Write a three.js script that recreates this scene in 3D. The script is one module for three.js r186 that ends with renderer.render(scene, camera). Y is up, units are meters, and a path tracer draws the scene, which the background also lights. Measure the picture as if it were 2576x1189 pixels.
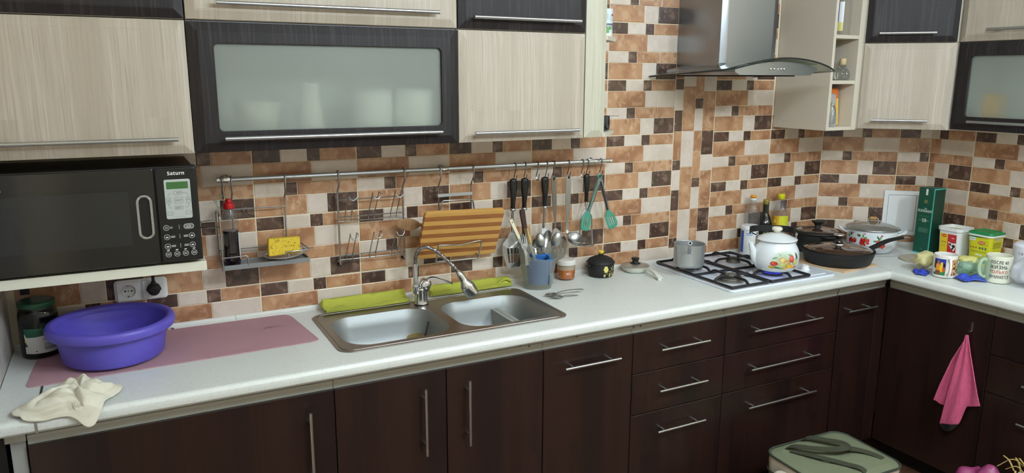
import * as THREE from 'three';
import { RoundedBoxGeometry } from 'three/addons/geometries/RoundedBoxGeometry.js';
import { mergeGeometries, mergeVertices, toCreasedNormals } from 'three/addons/utils/BufferGeometryUtils.js';

// ---------- camera, renderer, exposure ----------
const scene = new THREE.Scene();
scene.background = new THREE.Color(0x0b0b0c);
const camera = new THREE.PerspectiveCamera(34.78, 2576 / 1189, 0.05, 40);
camera.rotation.order = 'YXZ';
camera.position.set(-0.3964, 1.6855, 2.6619);
camera.rotation.set(-0.2080, -0.4806, 0.0034);
scene.add(camera);
const renderer = new THREE.WebGLRenderer({ antialias: true });
renderer.toneMapping = THREE.LinearToneMapping;
renderer.toneMappingExposure = 0.88;
renderer.shadowMap.enabled = true;
// ---------- lamps: a five-bulb ceiling chandelier and a small square ceiling panel nearer the corner ----------
const LIGHT = new THREE.Color().setRGB(0.86, 1.0, 1.1);
const CHANDELIER = { x: 0.85, y: 2.4, z: 2.25, r: 0.3, power: 1.62 };
const DOME = { x: 2.2, z: 2.4, power: 4.6 };

// ---------- helpers ----------
const used = new Map();
function numbered(name) {
  const n = used.get(name) || 0; used.set(name, n + 1);
  return n ? name + '_' + String(n).padStart(3, '0') : name;
}
function tag(o, label, category, group) {
  o.userData.label = label; o.userData.category = category;
  if (group) o.userData.group = group;
  return o;
}
function thing(name, label, category, pos = [0, 0, 0], turn = 0, group) {
  const o = new THREE.Group(); o.name = numbered(name); scene.add(o);
  o.position.set(...pos); o.rotation.y = turn;
  return tag(o, label, category, group);
}
function part(name, geo, mat, parent, label) {
  if (Array.isArray(geo)) geo = join(geo);
  const m = new THREE.Mesh(geo, mat); m.name = name; m.castShadow = m.receiveShadow = true;
  parent.add(m); if (label) m.userData.label = label;
  return m;
}
function solo(name, geo, mat, label, category, pos = [0, 0, 0], group) {
  if (Array.isArray(geo)) geo = join(geo);
  const m = part(numbered(name), geo, mat, scene); m.position.set(...pos);
  return tag(m, label, category, group);
}
function struct(name, geo, mat) {
  const m = part(name, geo, mat, scene); m.userData.kind = 'structure'; return m;
}
function copyOf(root, label, pos, turn) {
  const c = root.clone(); c.name = numbered(root.name.replace(/_\d{3}$/, '')); scene.add(c);
  c.userData = { ...root.userData, label };
  if (pos) c.position.set(...pos);
  if (turn !== undefined) c.rotation.y = turn;
  return c;
}
function join(list) {
  return mergeGeometries(list.map((g) => {
    let q = g.index ? g.toNonIndexed() : g.clone();
    for (const k of Object.keys(q.attributes)) if (!['position', 'normal', 'uv'].includes(k)) q.deleteAttribute(k);
    if (!q.attributes.normal) q.computeVertexNormals();
    if (!q.attributes.uv) q.setAttribute('uv', new THREE.BufferAttribute(new Float32Array(q.attributes.position.count * 2), 2));
    q.morphAttributes = {};
    return q;
  }));
}
const mv = (g, x = 0, y = 0, z = 0) => g.translate(x, y, z);
function box(w, h, d, r = 0.0015, x = 0, y = 0, z = 0) {
  const q = Math.min(r, w / 2.01, h / 2.01, d / 2.01);
  return new RoundedBoxGeometry(w, h, d, 2, q).translate(x, y, z);
}
// box from corner to corner
function span(x0, x1, y0, y1, z0, z1, r = 0.0015) { return box(x1 - x0, y1 - y0, z1 - z0, r, (x0 + x1) / 2, (y0 + y1) / 2, (z0 + z1) / 2); }
function lathe(pts, seg = 48, a0 = 0, a1 = Math.PI * 2) {
  return new THREE.LatheGeometry(pts.map((p) => new THREE.Vector2(p[0], p[1])), seg, a0, a1);
}
function smoothProfile(pts, n = 40) {
  return new THREE.SplineCurve(pts.map((p) => new THREE.Vector2(p[0], p[1]))).getPoints(n).map((v) => [Math.max(v.x, 0), v.y]);
}
function cyl(r0, r1, h, seg = 24, x = 0, y = 0, z = 0) { return new THREE.CylinderGeometry(r0, r1, h, seg).translate(x, y, z); }
// polyline with rounded corners
function rounded(pts, rad, closed = false) {
  const P = pts.map((p) => new THREE.Vector3(...p)), n = P.length, out = [];
  for (let i = 0; i < n; i++) {
    if (!closed && (i === 0 || i === n - 1)) { out.push(P[i].clone()); continue; }
    const a = P[(i + n - 1) % n], b = P[i], c = P[(i + 1) % n];
    const u = a.clone().sub(b), v = c.clone().sub(b);
    const r = Math.min(rad, u.length() * 0.49, v.length() * 0.49);
    u.setLength(r); v.setLength(r);
    const p0 = b.clone().add(u), p2 = b.clone().add(v), k = 6;
    for (let j = 0; j <= k; j++) {
      const t = j / k;
      out.push(p0.clone().multiplyScalar((1 - t) * (1 - t)).addScaledVector(b, 2 * t * (1 - t)).addScaledVector(p2, t * t));
    }
  }
  return out;
}
// sweep a section (list of [a, b]) or a radius along points with parallel-transported frames
function sweep(points, section, closed = false, up, scaleAt) {
  const P = points.map((p) => (p.isVector3 ? p : new THREE.Vector3(...p)));
  const n = P.length;
  let S = section;
  if (typeof section === 'number') { S = []; const k = 10; for (let i = 0; i < k; i++) S.push([Math.cos(i / k * 2 * Math.PI) * section, Math.sin(i / k * 2 * Math.PI) * section]); }
  const T = P.map((p, i) => {
    const a = closed ? P[(i + n - 1) % n] : P[Math.max(i - 1, 0)], b = closed ? P[(i + 1) % n] : P[Math.min(i + 1, n - 1)];
    return b.clone().sub(a).normalize();
  });
  let N = up ? new THREE.Vector3(...up) : (Math.abs(T[0].y) < 0.9 ? new THREE.Vector3(0, 1, 0) : new THREE.Vector3(0, 0, 1));
  N.addScaledVector(T[0], -N.dot(T[0])).normalize();
  const pos = [], uv = [], idx = [], m = S.length; let len = 0;
  for (let i = 0; i < n; i++) {
    if (i) { len += P[i].distanceTo(P[i - 1]); }
    if (i && !up) { N = N.clone().addScaledVector(T[i], -N.dot(T[i])).normalize(); }
    if (up) { N = new THREE.Vector3(...up); N.addScaledVector(T[i], -N.dot(T[i])).normalize(); }
    const B = T[i].clone().cross(N), s = scaleAt ? scaleAt(i / (n - 1)) : [1, 1];
    for (let j = 0; j <= m; j++) {
      const q = S[j % m];
      const v = P[i].clone().addScaledVector(N, q[0] * s[0]).addScaledVector(B, q[1] * s[1]);
      pos.push(v.x, v.y, v.z); uv.push(j / m, len);
    }
  }
  const rows = closed ? n : n - 1;
  for (let i = 0; i < rows; i++) for (let j = 0; j < m; j++) {
    const a = i * (m + 1) + j, b = ((i + 1) % n) * (m + 1) + j;
    idx.push(a, a + 1, b, b, a + 1, b + 1);
  }
  if (!closed) {
    for (const [row, flip] of [[0, false], [n - 1, true]]) {
      const c = pos.length / 3; pos.push(P[row].x, P[row].y, P[row].z); uv.push(0, 0);
      for (let j = 0; j < m; j++) { const a = row * (m + 1) + j; if (flip) idx.push(c, a, a + 1); else idx.push(c, a + 1, a); }
    }
  }
  const g = new THREE.BufferGeometry();
  g.setAttribute('position', new THREE.Float32BufferAttribute(pos, 3));
  g.setAttribute('uv', new THREE.Float32BufferAttribute(uv, 2));
  g.setIndex(idx); 
  return toCreasedNormals(g, 0.9);
}
const wire = (pts, r, fillet = 0.01, closed = false) => sweep(rounded(pts, fillet, closed), r, closed);
function curvePts(pts, n = 40, closed = false) { return new THREE.CatmullRomCurve3(pts.map((p) => new THREE.Vector3(...p)), closed, 'centripetal').getPoints(n); }
function rrect(w, h, r, x = 0, y = 0) {
  const s = new THREE.Shape(), a = x - w / 2, b = x + w / 2, c = y - h / 2, d = y + h / 2;
  s.moveTo(a + r, c); s.lineTo(b - r, c); s.absarc(b - r, c + r, r, -Math.PI / 2, 0); s.lineTo(b, d - r); s.absarc(b - r, d - r, r, 0, Math.PI / 2);
  s.lineTo(a + r, d); s.absarc(a + r, d - r, r, Math.PI / 2, Math.PI); s.lineTo(a, c + r); s.absarc(a + r, c + r, r, Math.PI, Math.PI * 1.5);
  return s;
}
function poly(pts) { return new THREE.Shape(pts.map((p) => new THREE.Vector2(p[0], p[1]))); }
function extrude(shape, depth, bevel = 0, curve = 12) {
  const g = new THREE.ExtrudeGeometry(shape, { depth: depth - 2 * bevel, bevelEnabled: bevel > 0, bevelSize: bevel, bevelThickness: bevel, bevelOffset: -bevel, bevelSegments: 2, curveSegments: curve });
  return g.translate(0, 0, bevel);
}
// lay an x-y extrusion flat: shape x -> x, shape y -> z, depth -> up
function flat(shape, depth, bevel = 0, curve = 12) { return extrude(shape, depth, bevel, curve).rotateX(Math.PI / 2).translate(0, depth, 0); }
// uv in metres from the dominant axis of each triangle
function metric(g, s = 1, du = 0, dv = 0, swap = false) {
  g = g.index ? g.toNonIndexed() : g;
  const p = g.attributes.position, uv = new Float32Array(p.count * 2), a = new THREE.Vector3(), b = new THREE.Vector3(), c = new THREE.Vector3();
  for (let i = 0; i < p.count; i += 3) {
    a.fromBufferAttribute(p, i); b.fromBufferAttribute(p, i + 1); c.fromBufferAttribute(p, i + 2);
    const n = b.clone().sub(a).cross(c.clone().sub(a)); const ax = Math.abs(n.x), ay = Math.abs(n.y), az = Math.abs(n.z);
    [a, b, c].forEach((v, k) => {
      let q = az >= ax && az >= ay ? [v.x, v.y] : ax >= ay ? [v.z, v.y] : [v.x, v.z];
      if (swap) q = [q[1], q[0]];
      uv[(i + k) * 2] = q[0] / s + du; uv[(i + k) * 2 + 1] = q[1] / s + dv;
    });
  }
  g.setAttribute('uv', new THREE.BufferAttribute(uv, 2));
  return g;
}
// displaced lump: turns every vertex by fn(v)
function warp(g, fn) {
  const p = g.attributes.position, v = new THREE.Vector3();
  for (let i = 0; i < p.count; i++) { v.fromBufferAttribute(p, i); fn(v); p.setXYZ(i, v.x, v.y, v.z); }
  g.computeVertexNormals(); return g;
}
// grid surface fn(u, v) -> [x, y, z], given thickness t
function sheet(fn, nu, nv, t = 0.0015) {
  const P = [], g = new THREE.BufferGeometry(), idx = [], uv = [];
  for (let i = 0; i <= nu; i++) for (let j = 0; j <= nv; j++) { P.push(new THREE.Vector3(...fn(i / nu, j / nv))); uv.push(i / nu, j / nv); }
  const w = nv + 1, tri = [];
  for (let i = 0; i < nu; i++) for (let j = 0; j < nv; j++) { const a = i * w + j; tri.push([a, a + w, a + 1], [a + 1, a + w, a + w + 1]); }
  const N = P.map(() => new THREE.Vector3());
  for (const [a, b, c] of tri) { const n = P[b].clone().sub(P[a]).cross(P[c].clone().sub(P[a])); N[a].add(n); N[b].add(n); N[c].add(n); }
  N.forEach((n) => n.normalize());
  const pos = []; const k = P.length;
  P.forEach((p, i) => { const q = p.clone().addScaledVector(N[i], t / 2); pos.push(q.x, q.y, q.z); });
  P.forEach((p, i) => { const q = p.clone().addScaledVector(N[i], -t / 2); pos.push(q.x, q.y, q.z); });
  for (const [a, b, c] of tri) { idx.push(a, b, c, a + k, c + k, b + k); }
  const edge = (a, b) => idx.push(a, a + k, b, b, a + k, b + k);
  for (let i = 0; i < nu; i++) { edge(i * w, (i + 1) * w); edge((i + 1) * w + nv, i * w + nv); }
  for (let j = 0; j < nv; j++) { edge(j + 1, j); edge(nu * w + j, nu * w + j + 1); }
  g.setAttribute('position', new THREE.Float32BufferAttribute(pos, 3));
  g.setAttribute('uv', new THREE.Float32BufferAttribute([...uv, ...uv], 2));
  g.setIndex(idx); g.computeVertexNormals();
  return g;
}
// rectangular plate with a chamfered rim: outer w x h, thickness t, chamfer width bw, depth bd; front looks to +z, back at z = 0
function plate(w, h, t, bw, bd) {
  const x = w / 2, y = h / 2, X = x - bw, Yy = y - bw, pos = [];
  const quad = (a, b, c, d) => pos.push(...a, ...b, ...c, ...a, ...c, ...d);
  const o = [[-x, -y], [x, -y], [x, y], [-x, y]], q = [[-X, -Yy], [X, -Yy], [X, Yy], [-X, Yy]];
  for (let i = 0; i < 4; i++) {
    const j = (i + 1) % 4;
    quad([...o[i], 0], [...o[j], 0], [...o[j], t - bd], [...o[i], t - bd]);
    quad([...o[i], t - bd], [...o[j], t - bd], [...q[j], t], [...q[i], t]);
  }
  quad([...q[0], t], [...q[1], t], [...q[2], t], [...q[3], t]);
  quad([...o[1], 0], [...o[0], 0], [...o[3], 0], [...o[2], 0]);
  const g = new THREE.BufferGeometry(); g.setAttribute('position', new THREE.Float32BufferAttribute(pos, 3)); g.computeVertexNormals();
  return metric(g);
}
// seeded random numbers and periodic noise
function rng(seed) { let s = seed >>> 0; return () => { s = (s + 0x6d2b79f5) >>> 0; let t = s; t = Math.imul(t ^ (t >>> 15), t | 1); t ^= t + Math.imul(t ^ (t >>> 7), t | 61); return ((t ^ (t >>> 14)) >>> 0) / 4294967296; }; }
function makeNoise(seed) {
  const r = rng(seed), T = new Float32Array(65536); for (let i = 0; i < 65536; i++) T[i] = r();
  return (x, y, px, py) => {
    const xi = Math.floor(x), yi = Math.floor(y), fx = x - xi, fy = y - yi, u = fx * fx * (3 - 2 * fx), v = fy * fy * (3 - 2 * fy);
    const w = (a, n) => ((a % n) + n) % n, x0 = w(xi, px), x1 = w(xi + 1, px), y0 = w(yi, py), y1 = w(yi + 1, py);
    const h = (a, b) => T[(a * 251 + b * 4099) & 65535];
    return (h(x0, y0) * (1 - u) + h(x1, y0) * u) * (1 - v) + (h(x0, y1) * (1 - u) + h(x1, y1) * u) * v;
  };
}
const N1 = makeNoise(11), N2 = makeNoise(29);
function fbm(u, v, fx, fy, oct = 4, n = N1) { let s = 0, a = 0.5, t = 0; for (let i = 0; i < oct; i++) { s += a * n(u * fx, v * fy, fx, fy); t += a; a *= 0.5; fx *= 2; fy *= 2; } return s / t; }
function tex(w, h, fn, srgb = true, repeat) {
  const d = new Uint8Array(w * h * 4);
  for (let y = 0; y < h; y++) for (let x = 0; x < w; x++) {
    const c = fn((x + 0.5) / w, (y + 0.5) / h), i = (y * w + x) * 4;
    if (typeof c === 'number') d[i] = d[i + 1] = d[i + 2] = Math.max(0, Math.min(255, c)); else for (let k = 0; k < 3; k++) d[i + k] = Math.max(0, Math.min(255, c[k]));
    d[i + 3] = 255;
  }
  const t = new THREE.DataTexture(d, w, h, THREE.RGBAFormat); t.wrapS = t.wrapT = THREE.RepeatWrapping;
  t.magFilter = THREE.LinearFilter; t.minFilter = THREE.LinearMipmapLinearFilter; t.generateMipmaps = true;
  if (srgb) t.colorSpace = THREE.SRGBColorSpace; if (repeat) t.repeat.set(...repeat);
  t.needsUpdate = true; return t;
}
function canvasTex(w, h, draw) {
  const c = document.createElement('canvas'); c.width = w; c.height = h; const g = c.getContext('2d'); draw(g, w, h);
  const t = new THREE.CanvasTexture(c); t.colorSpace = THREE.SRGBColorSpace; t.magFilter = THREE.LinearFilter; return t;
}
const mix = (a, b, t) => a.map((v, i) => v + (b[i] - v) * t);
const sstep = (a, b, x) => { const t = Math.max(0, Math.min(1, (x - a) / (b - a))); return t * t * (3 - 2 * t); };
const std = (o) => new THREE.MeshPhysicalMaterial(o);

// ---------- materials ----------
function marble(base, dark, vein, seed, veinAmt, fleck) {
  return tex(512, 512, (u, v) => {
    const wx = u + 0.07 * (fbm(u, v, 11, 11, 3, N2) - 0.5), wy = v + 0.07 * (fbm(v, u, 13, 13, 3, N1) - 0.5);
    const a = fbm(wx + seed * 0.13, wy + seed * 0.29, 7, 7, 5), b = fbm(wx, wy, 16, 16, 3, N2), m = fbm(u, v, 4, 4, 2, N2);
    let c = mix(dark, base, sstep(0.3, 0.64, a));
    c = mix(c, mix(c, vein, 0.55), sstep(0.52, 0.72, b) * 0.75);
    const r1 = Math.abs(fbm(wx, wy, 9, 9, 3, N1) - 0.5), r2 = Math.abs(fbm(wy, wx, 12, 12, 2, N2) - 0.5);
    c = mix(c, vein, veinAmt * Math.max(1 - r1 / 0.02, 0) * sstep(0.5, 0.72, m + 0.25 * (b - 0.5)));
    c = mix(c, vein, 0.6 * veinAmt * Math.max(1 - r2 / 0.016, 0) * sstep(0.45, 0.65, a));
    if (fleck) c = mix(c, vein, fleck * sstep(0.7, 0.8, fbm(u, v, 64, 26, 2, N1)) * sstep(0.4, 0.6, m));
    return c;
  });
}
const woodPale = tex(512, 1024, (u, v) => {
  const w = u + 0.006 * (fbm(u, v, 3, 2, 3) - 0.5);
  const broad = fbm(w, v * 0.25, 9, 1, 3), fine = fbm(w, v, 96, 2, 3, N2), hair = fbm(w, v, 230, 5, 2);
  let c = mix([168, 156, 140], [176, 165, 150], sstep(0.3, 0.7, broad));
  c = mix(c, [190, 180, 164], 0.6 * sstep(0.54, 0.72, fine) * sstep(0.4, 0.6, broad));
  return mix(c, [152, 138, 120], 0.4 * sstep(0.55, 0.8, hair));
});
const woodPaleBump = tex(512, 512, (u, v) => 255 * (0.7 * fbm(u, v, 110, 3, 3, N2) + 0.3 * fbm(u, v, 240, 6, 2)), false);
const wenge = tex(512, 512, (u, v) => {
  const f = fbm(u, v, 120, 3, 3, N2), b = fbm(u, v, 12, 2, 3);
  return mix(mix([27, 23, 24], [38, 33, 34], b), [54, 49, 50], 0.8 * sstep(0.52, 0.75, f));
});
const mahogany = tex(512, 512, (u, v) => {
  const w = u + 0.02 * (fbm(u, v, 2, 2, 3) - 0.5);
  const b = fbm(w, v * 0.3, 9, 1, 3), f = fbm(w, v, 60, 2, 3, N2);
  let c = mix([27, 16, 15], [40, 23, 19], sstep(0.35, 0.7, b));
  return mix(c, [54, 32, 25], 0.35 * sstep(0.55, 0.8, f));
});
const M = {};
M.brick = ['brown', 'cream', 'dark'].map((k) => std({
  map: { brown: marble([184, 140, 104], [152, 105, 74], [212, 182, 152], 1, 0.75, 0.5), cream: marble([213, 199, 186], [205, 190, 175], [222, 210, 198], 2, 0.4, 0), dark: marble([86, 62, 51], [64, 45, 37], [160, 135, 115], 3, 0.7, 0.6) }[k],
  roughness: 0.3, clearcoat: 0.25, clearcoatRoughness: 0.2,
}));
M.grout = std({ color: 0xe0d2b6, roughness: 0.85 });
M.paleTile = std({ map: marble([196, 188, 184], [180, 170, 166], [214, 208, 204], 4, 0.4, 0), roughness: 0.35 });
M.plaster = std({ color: 0xd9d2c6, roughness: 0.9 });
M.ceiling = std({ color: 0xf1efea, roughness: 0.8 });
M.floor = std({ map: tex(512, 512, (u, v) => mix([92, 62, 46], [124, 88, 66], fbm(u, v, 4, 40, 4))), roughness: 0.45 });
M.paleDoor = std({ map: woodPale, bumpMap: woodPaleBump, bumpScale: 0.0004, roughness: 0.5 });
M.paleYellow = std({ map: tex(512, 512, (u, v) => mix([190, 187, 168], [176, 171, 150], 0.8 * sstep(0.5, 0.8, fbm(u, v, 110, 3, 3, N2)))), roughness: 0.5 });
M.paleBoard = std({ color: 0xcbc2b2, roughness: 0.55 });
M.wenge = std({ map: wenge, bumpMap: woodPaleBump, bumpScale: 0.0003, roughness: 0.5, specularIntensity: 0.6 });
M.mahogany = std({ map: mahogany, roughness: 0.36, specularIntensity: 0.7, clearcoat: 0.3, clearcoatRoughness: 0.14 });
M.darkVoid = std({ color: 0x0c0b0b, roughness: 0.9 });
M.greyRail = std({ color: 0xb2b4ab, roughness: 0.5, metalness: 0.15 });
M.greyPanel = std({ color: 0x9a9c98, roughness: 0.6 });
M.worktop = std({ map: tex(512, 512, (u, v) => { const s = fbm(u, v, 120, 120, 2, N2), b = fbm(u, v, 5, 5, 3); return mix([222, 226, 222], [206, 211, 206], 0.5 * sstep(0.55, 0.8, s) + 0.25 * b); }), bumpMap: tex(256, 256, (u, v) => 255 * fbm(u, v, 64, 64, 2), false), bumpScale: 0.00012, roughness: 0.38 });
M.whiteTrim = std({ color: 0xdcdcd6, roughness: 0.45 });
M.whiteBoard = std({ color: 0xdedccb, roughness: 0.5 });
M.chrome = std({ color: 0xd8dadc, metalness: 1, roughness: 0.14 });
M.satin = std({ color: 0xb9bcbe, metalness: 1, roughness: 0.3 });
M.wireMetal = std({ color: 0xa3a5a6, metalness: 1, roughness: 0.28 });
M.darkChrome = std({ color: 0x85868a, metalness: 1, roughness: 0.2 });
M.steel = std({ color: 0xa9aaa8, metalness: 1, roughness: 0.38, bumpMap: tex(256, 256, (u, v) => 255 * fbm(u, v, 4, 120, 2), false), bumpScale: 0.00004 });
M.sinkBowl = std({ color: 0x9a9e9e, metalness: 0.8, roughness: 0.52, bumpMap: tex(256, 256, (u, v) => 255 * fbm(u, v, 4, 120, 2), false), bumpScale: 0.00004 });
M.sinkRim = std({ color: 0x9a938c, metalness: 1, roughness: 0.34 });
M.steelDark = std({ color: 0x8f8a84, metalness: 1, roughness: 0.36 });
M.aluminium = std({ color: 0xb5b9ba, metalness: 0.85, roughness: 0.45 });
M.black = std({ color: 0x0b0c0d, roughness: 0.35 });
M.blackMatt = std({ color: 0x141516, roughness: 0.6 });
M.blackGloss = std({ color: 0x060808, roughness: 0.12, clearcoat: 0.5, clearcoatRoughness: 0.05 });
M.castIron = std({ color: 0x14151c, roughness: 0.45 });
M.white = std({ color: 0xe6e8e8, roughness: 0.4 });
M.enamel = std({ color: 0xe4ebf0, roughness: 0.1, clearcoat: 0.6, clearcoatRoughness: 0.04 });
M.hobEnamel = std({ color: 0xdfe6f2, roughness: 0.16, clearcoat: 0.3, clearcoatRoughness: 0.1 });
M.ceramic = std({ color: 0xe9e7e2, roughness: 0.14, clearcoat: 0.4, clearcoatRoughness: 0.05 });
M.glass = std({ color: 0xffffff, transmission: 1, roughness: 0.02, thickness: 0, ior: 1.5 });
M.glassGrey = std({ color: 0xd6d2c8, transmission: 1, roughness: 0.04, thickness: 0, ior: 1.5 });
M.frosted = std({ color: 0xe8ece7, transmission: 0.9, roughness: 0.5, thickness: 0, ior: 1.45 });
M.petClear = std({ color: 0xe9e9ea, transmission: 0.95, roughness: 0.06, thickness: 0, ior: 1.4 });
M.greenGlass = std({ color: 0x8f9a8c, transmission: 1, roughness: 0.03, thickness: 0, ior: 1.5 });
const paint = (c, roughness = 0.5, extra = {}) => std({ color: c, roughness, ...extra });

// ---------- room shell ----------
const FLOOR = -0.05, CEIL = 2.62, TOP = 0.86, LEFT = -0.74, RIGHT = 3.15, FRONT = 4.4;
const CORNER = [2.753, 0], BEND = [3.15, 0.31];
struct('floor', metric(span(LEFT - 0.1, RIGHT + 0.1, FLOOR - 0.1, FLOOR, -0.1, FRONT + 0.1), 0.8), M.floor);
struct('ceiling', span(LEFT - 0.1, RIGHT + 0.1, CEIL, CEIL + 0.1, -0.1, FRONT + 0.1), M.ceiling);
struct('wall_front', span(LEFT - 0.1, RIGHT + 0.1, FLOOR, CEIL, FRONT, FRONT + 0.1), M.plaster);
const wallBack = struct('wall_back', span(LEFT - 0.1, CORNER[0] + 0.06, FLOOR, CEIL, -0.1, -0.0014), M.grout);
const diagLen = Math.hypot(BEND[0] - CORNER[0], BEND[1]), diagTurn = -Math.atan2(BEND[1], BEND[0] - CORNER[0]);
const wallDiag = struct('wall_corner', span(-0.1, diagLen + 0.1, FLOOR, CEIL, -0.1, -0.0014), M.grout);
wallDiag.position.set(CORNER[0], 0, CORNER[1]); wallDiag.rotation.y = diagTurn;
const wallRight = struct('wall_right', span(-0.1, FRONT - BEND[1] + 0.1, FLOOR, CEIL, -0.1, -0.0014), M.grout);
wallRight.position.set(BEND[0], 0, BEND[1]); wallRight.rotation.y = -Math.PI / 2;
const wallLeft = struct('wall_left', span(-FRONT - 0.1, 0.1, FLOOR, CEIL, -0.1, -0.004), M.grout);
wallLeft.position.set(LEFT, 0, 0); wallLeft.rotation.y = Math.PI / 2;

// printed ceramic tiles: each 36 x 23.3 cm tile carries thirteen raised brick-shaped pieces in four rows
const TW = 0.36, TH = 0.233, SEAM = 1.443;
const B = 0, C = 1, D = 2;
const PATTERN = [
  [0, 0.2, [[0, 0.262, D], [0.262, 0.513, C], [0.513, 0.64, D], [0.64, 1, B]]],
  [0.2, 0.5, [[0, 0.55, B], [0.55, 1, C]]],
  [0.5, 0.7, [[0, 0.28, C], [0.28, 0.405, D], [0.405, 0.735, B], [0.735, 1, B]]],
  [0.7, 1, [[0, 0.49, B], [0.49, 0.69, C], [0.69, 1, D]]],
];
const pieces = [];
function ceramic(wall, x, top, clip, turned) {
  for (const [v0, v1, row] of PATTERN) for (const [u0, u1, kind] of row) {
    const gx0 = u0 === 0 ? 0.002 : 0.0008, gx1 = u1 === 1 ? 0.002 : 0.0008, gy0 = v0 === 0 ? 0.002 : 0.0008, gy1 = v1 === 1 ? 0.002 : 0.0008;
    let r;
    if (!turned) r = [x + u0 * TW + gx0, x + u1 * TW - gx1, top - v1 * TH + gy1, top - v0 * TH - gy0];
    else r = [x + v0 * TH + gy0, x + v1 * TH - gy1, top - (1 - u0) * TW + gx0, top - (1 - u1) * TW - gx1];
    r = [Math.max(r[0], clip[0]), Math.min(r[1], clip[1]), Math.max(r[2], clip[2]), Math.min(r[3], clip[3])];
    if (r[1] - r[0] < 0.006 || r[3] - r[2] < 0.006) continue;
    pieces.push({ wall, r, kind, turned });
  }
}
const CL = [-0.7195, CORNER[0] - 0.002, 0.845, CEIL];
for (let j = -5; j < 3; j++) {
  const top = SEAM - j * TH;
  for (let i = -3; i < 5; i++) ceramic(wallBack, i * TW, top, CL);
  for (let i = 0; i < 2; i++) ceramic(wallBack, 5 * TW + TH + i * TW, top, CL);
}
for (let j = -3; j < 2; j++) ceramic(wallBack, 5 * TW, 1.4525 - j * (TW - 0.003), CL, true);
for (let j = -5; j < 3; j++) {
  const top = SEAM - j * TH + 0.002;
  for (let i = 0; i < 2; i++) ceramic(wallDiag, i * TW, top, [0.002, diagLen - 0.0015, 0.845, CEIL]);
  for (let i = 0; i < 5; i++) ceramic(wallRight, i * TW - (diagLen - TW), top, [0.0015, 1.6, 0.845, CEIL]);
}
const brickCache = new Map(), brickRnd = rng(5);
function brickGeo(w, h, turned, k) {
  const key = [Math.round(w * 2000), Math.round(h * 2000), turned ? 1 : 0, k].join();
  if (!brickCache.has(key)) {
    const g = plate(w, h, 0.006, 0.0022, 0.0012);
    metric(g, 0.42, brickRnd(), brickRnd(), turned);
    brickCache.set(key, g);
  }
  return brickCache.get(key);
}
const eye = camera.position.clone();
function seen(p) {          // what the furniture leaves in view
  const x = (p.r[0] + p.r[1]) / 2, y = (p.r[2] + p.r[3]) / 2;
  if (y < 0.86) return false;
  if (p.wall === wallBack) return !((x < 1.2 && p.r[2] > 1.47) || (p.r[1] < -0.215 && y > 1.13) || (x > 2.4 && p.r[2] > 1.46) || (x > 1.83 && x < 2.08 && y > 1.76) || y > 2.3);
  return p.r[2] < 1.49 && (p.wall === wallDiag || x < 1.2);
}
for (const wall of [wallBack, wallDiag, wallRight]) {
  wall.updateMatrixWorld(true);
  const list = pieces.filter((p) => p.wall === wall && seen(p));
  for (const p of list) {
    p.c = new THREE.Vector3((p.r[0] + p.r[1]) / 2, (p.r[2] + p.r[3]) / 2, -0.006);
    p.size = (p.r[1] - p.r[0]) * (p.r[3] - p.r[2]) / p.c.clone().applyMatrix4(wall.matrixWorld).distanceToSquared(eye);
  }
  list.sort((a, b) => b.size - a.size);
  const rest = [[], [], []];
  list.forEach((p, i) => {
    const g = brickGeo(p.r[1] - p.r[0], p.r[3] - p.r[2], p.turned, i % 3);
    if (i < 297) {
      const m = part('tile', g, M.brick[p.kind], wall); m.position.copy(p.c); m.position.z += 0.0005 * (((i * 7) % 5) / 5 - 0.4);
    } else rest[p.kind].push(g.clone().translate(p.c.x, p.c.y, p.c.z));
  });
  rest.forEach((r, k) => { if (r.length) { const m = part('small_tiles', r, M.brick[k], wall); m.userData.kind = 'stuff'; } });
}
// pale tiles of the left wall, in local coordinates (x runs towards the back wall)
for (let j = 0; j < 7; j++) for (let i = 0; i < 4; i++) {
  const y0 = 0.86 + (j - 1) * 0.25, x1 = -i * 0.33;
  if (y0 > 1.4 || y0 + 0.25 < 0.8) continue;
  const m = part('tile', metric(plate(0.327, 0.247, 0.005, 0.002, 0.001), 0.5, i * 0.37, j * 0.21), M.paleTile, wallLeft);
  m.position.set(x1 - 0.165, y0 + 0.125 - 0.055, -0.004);
}

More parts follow.
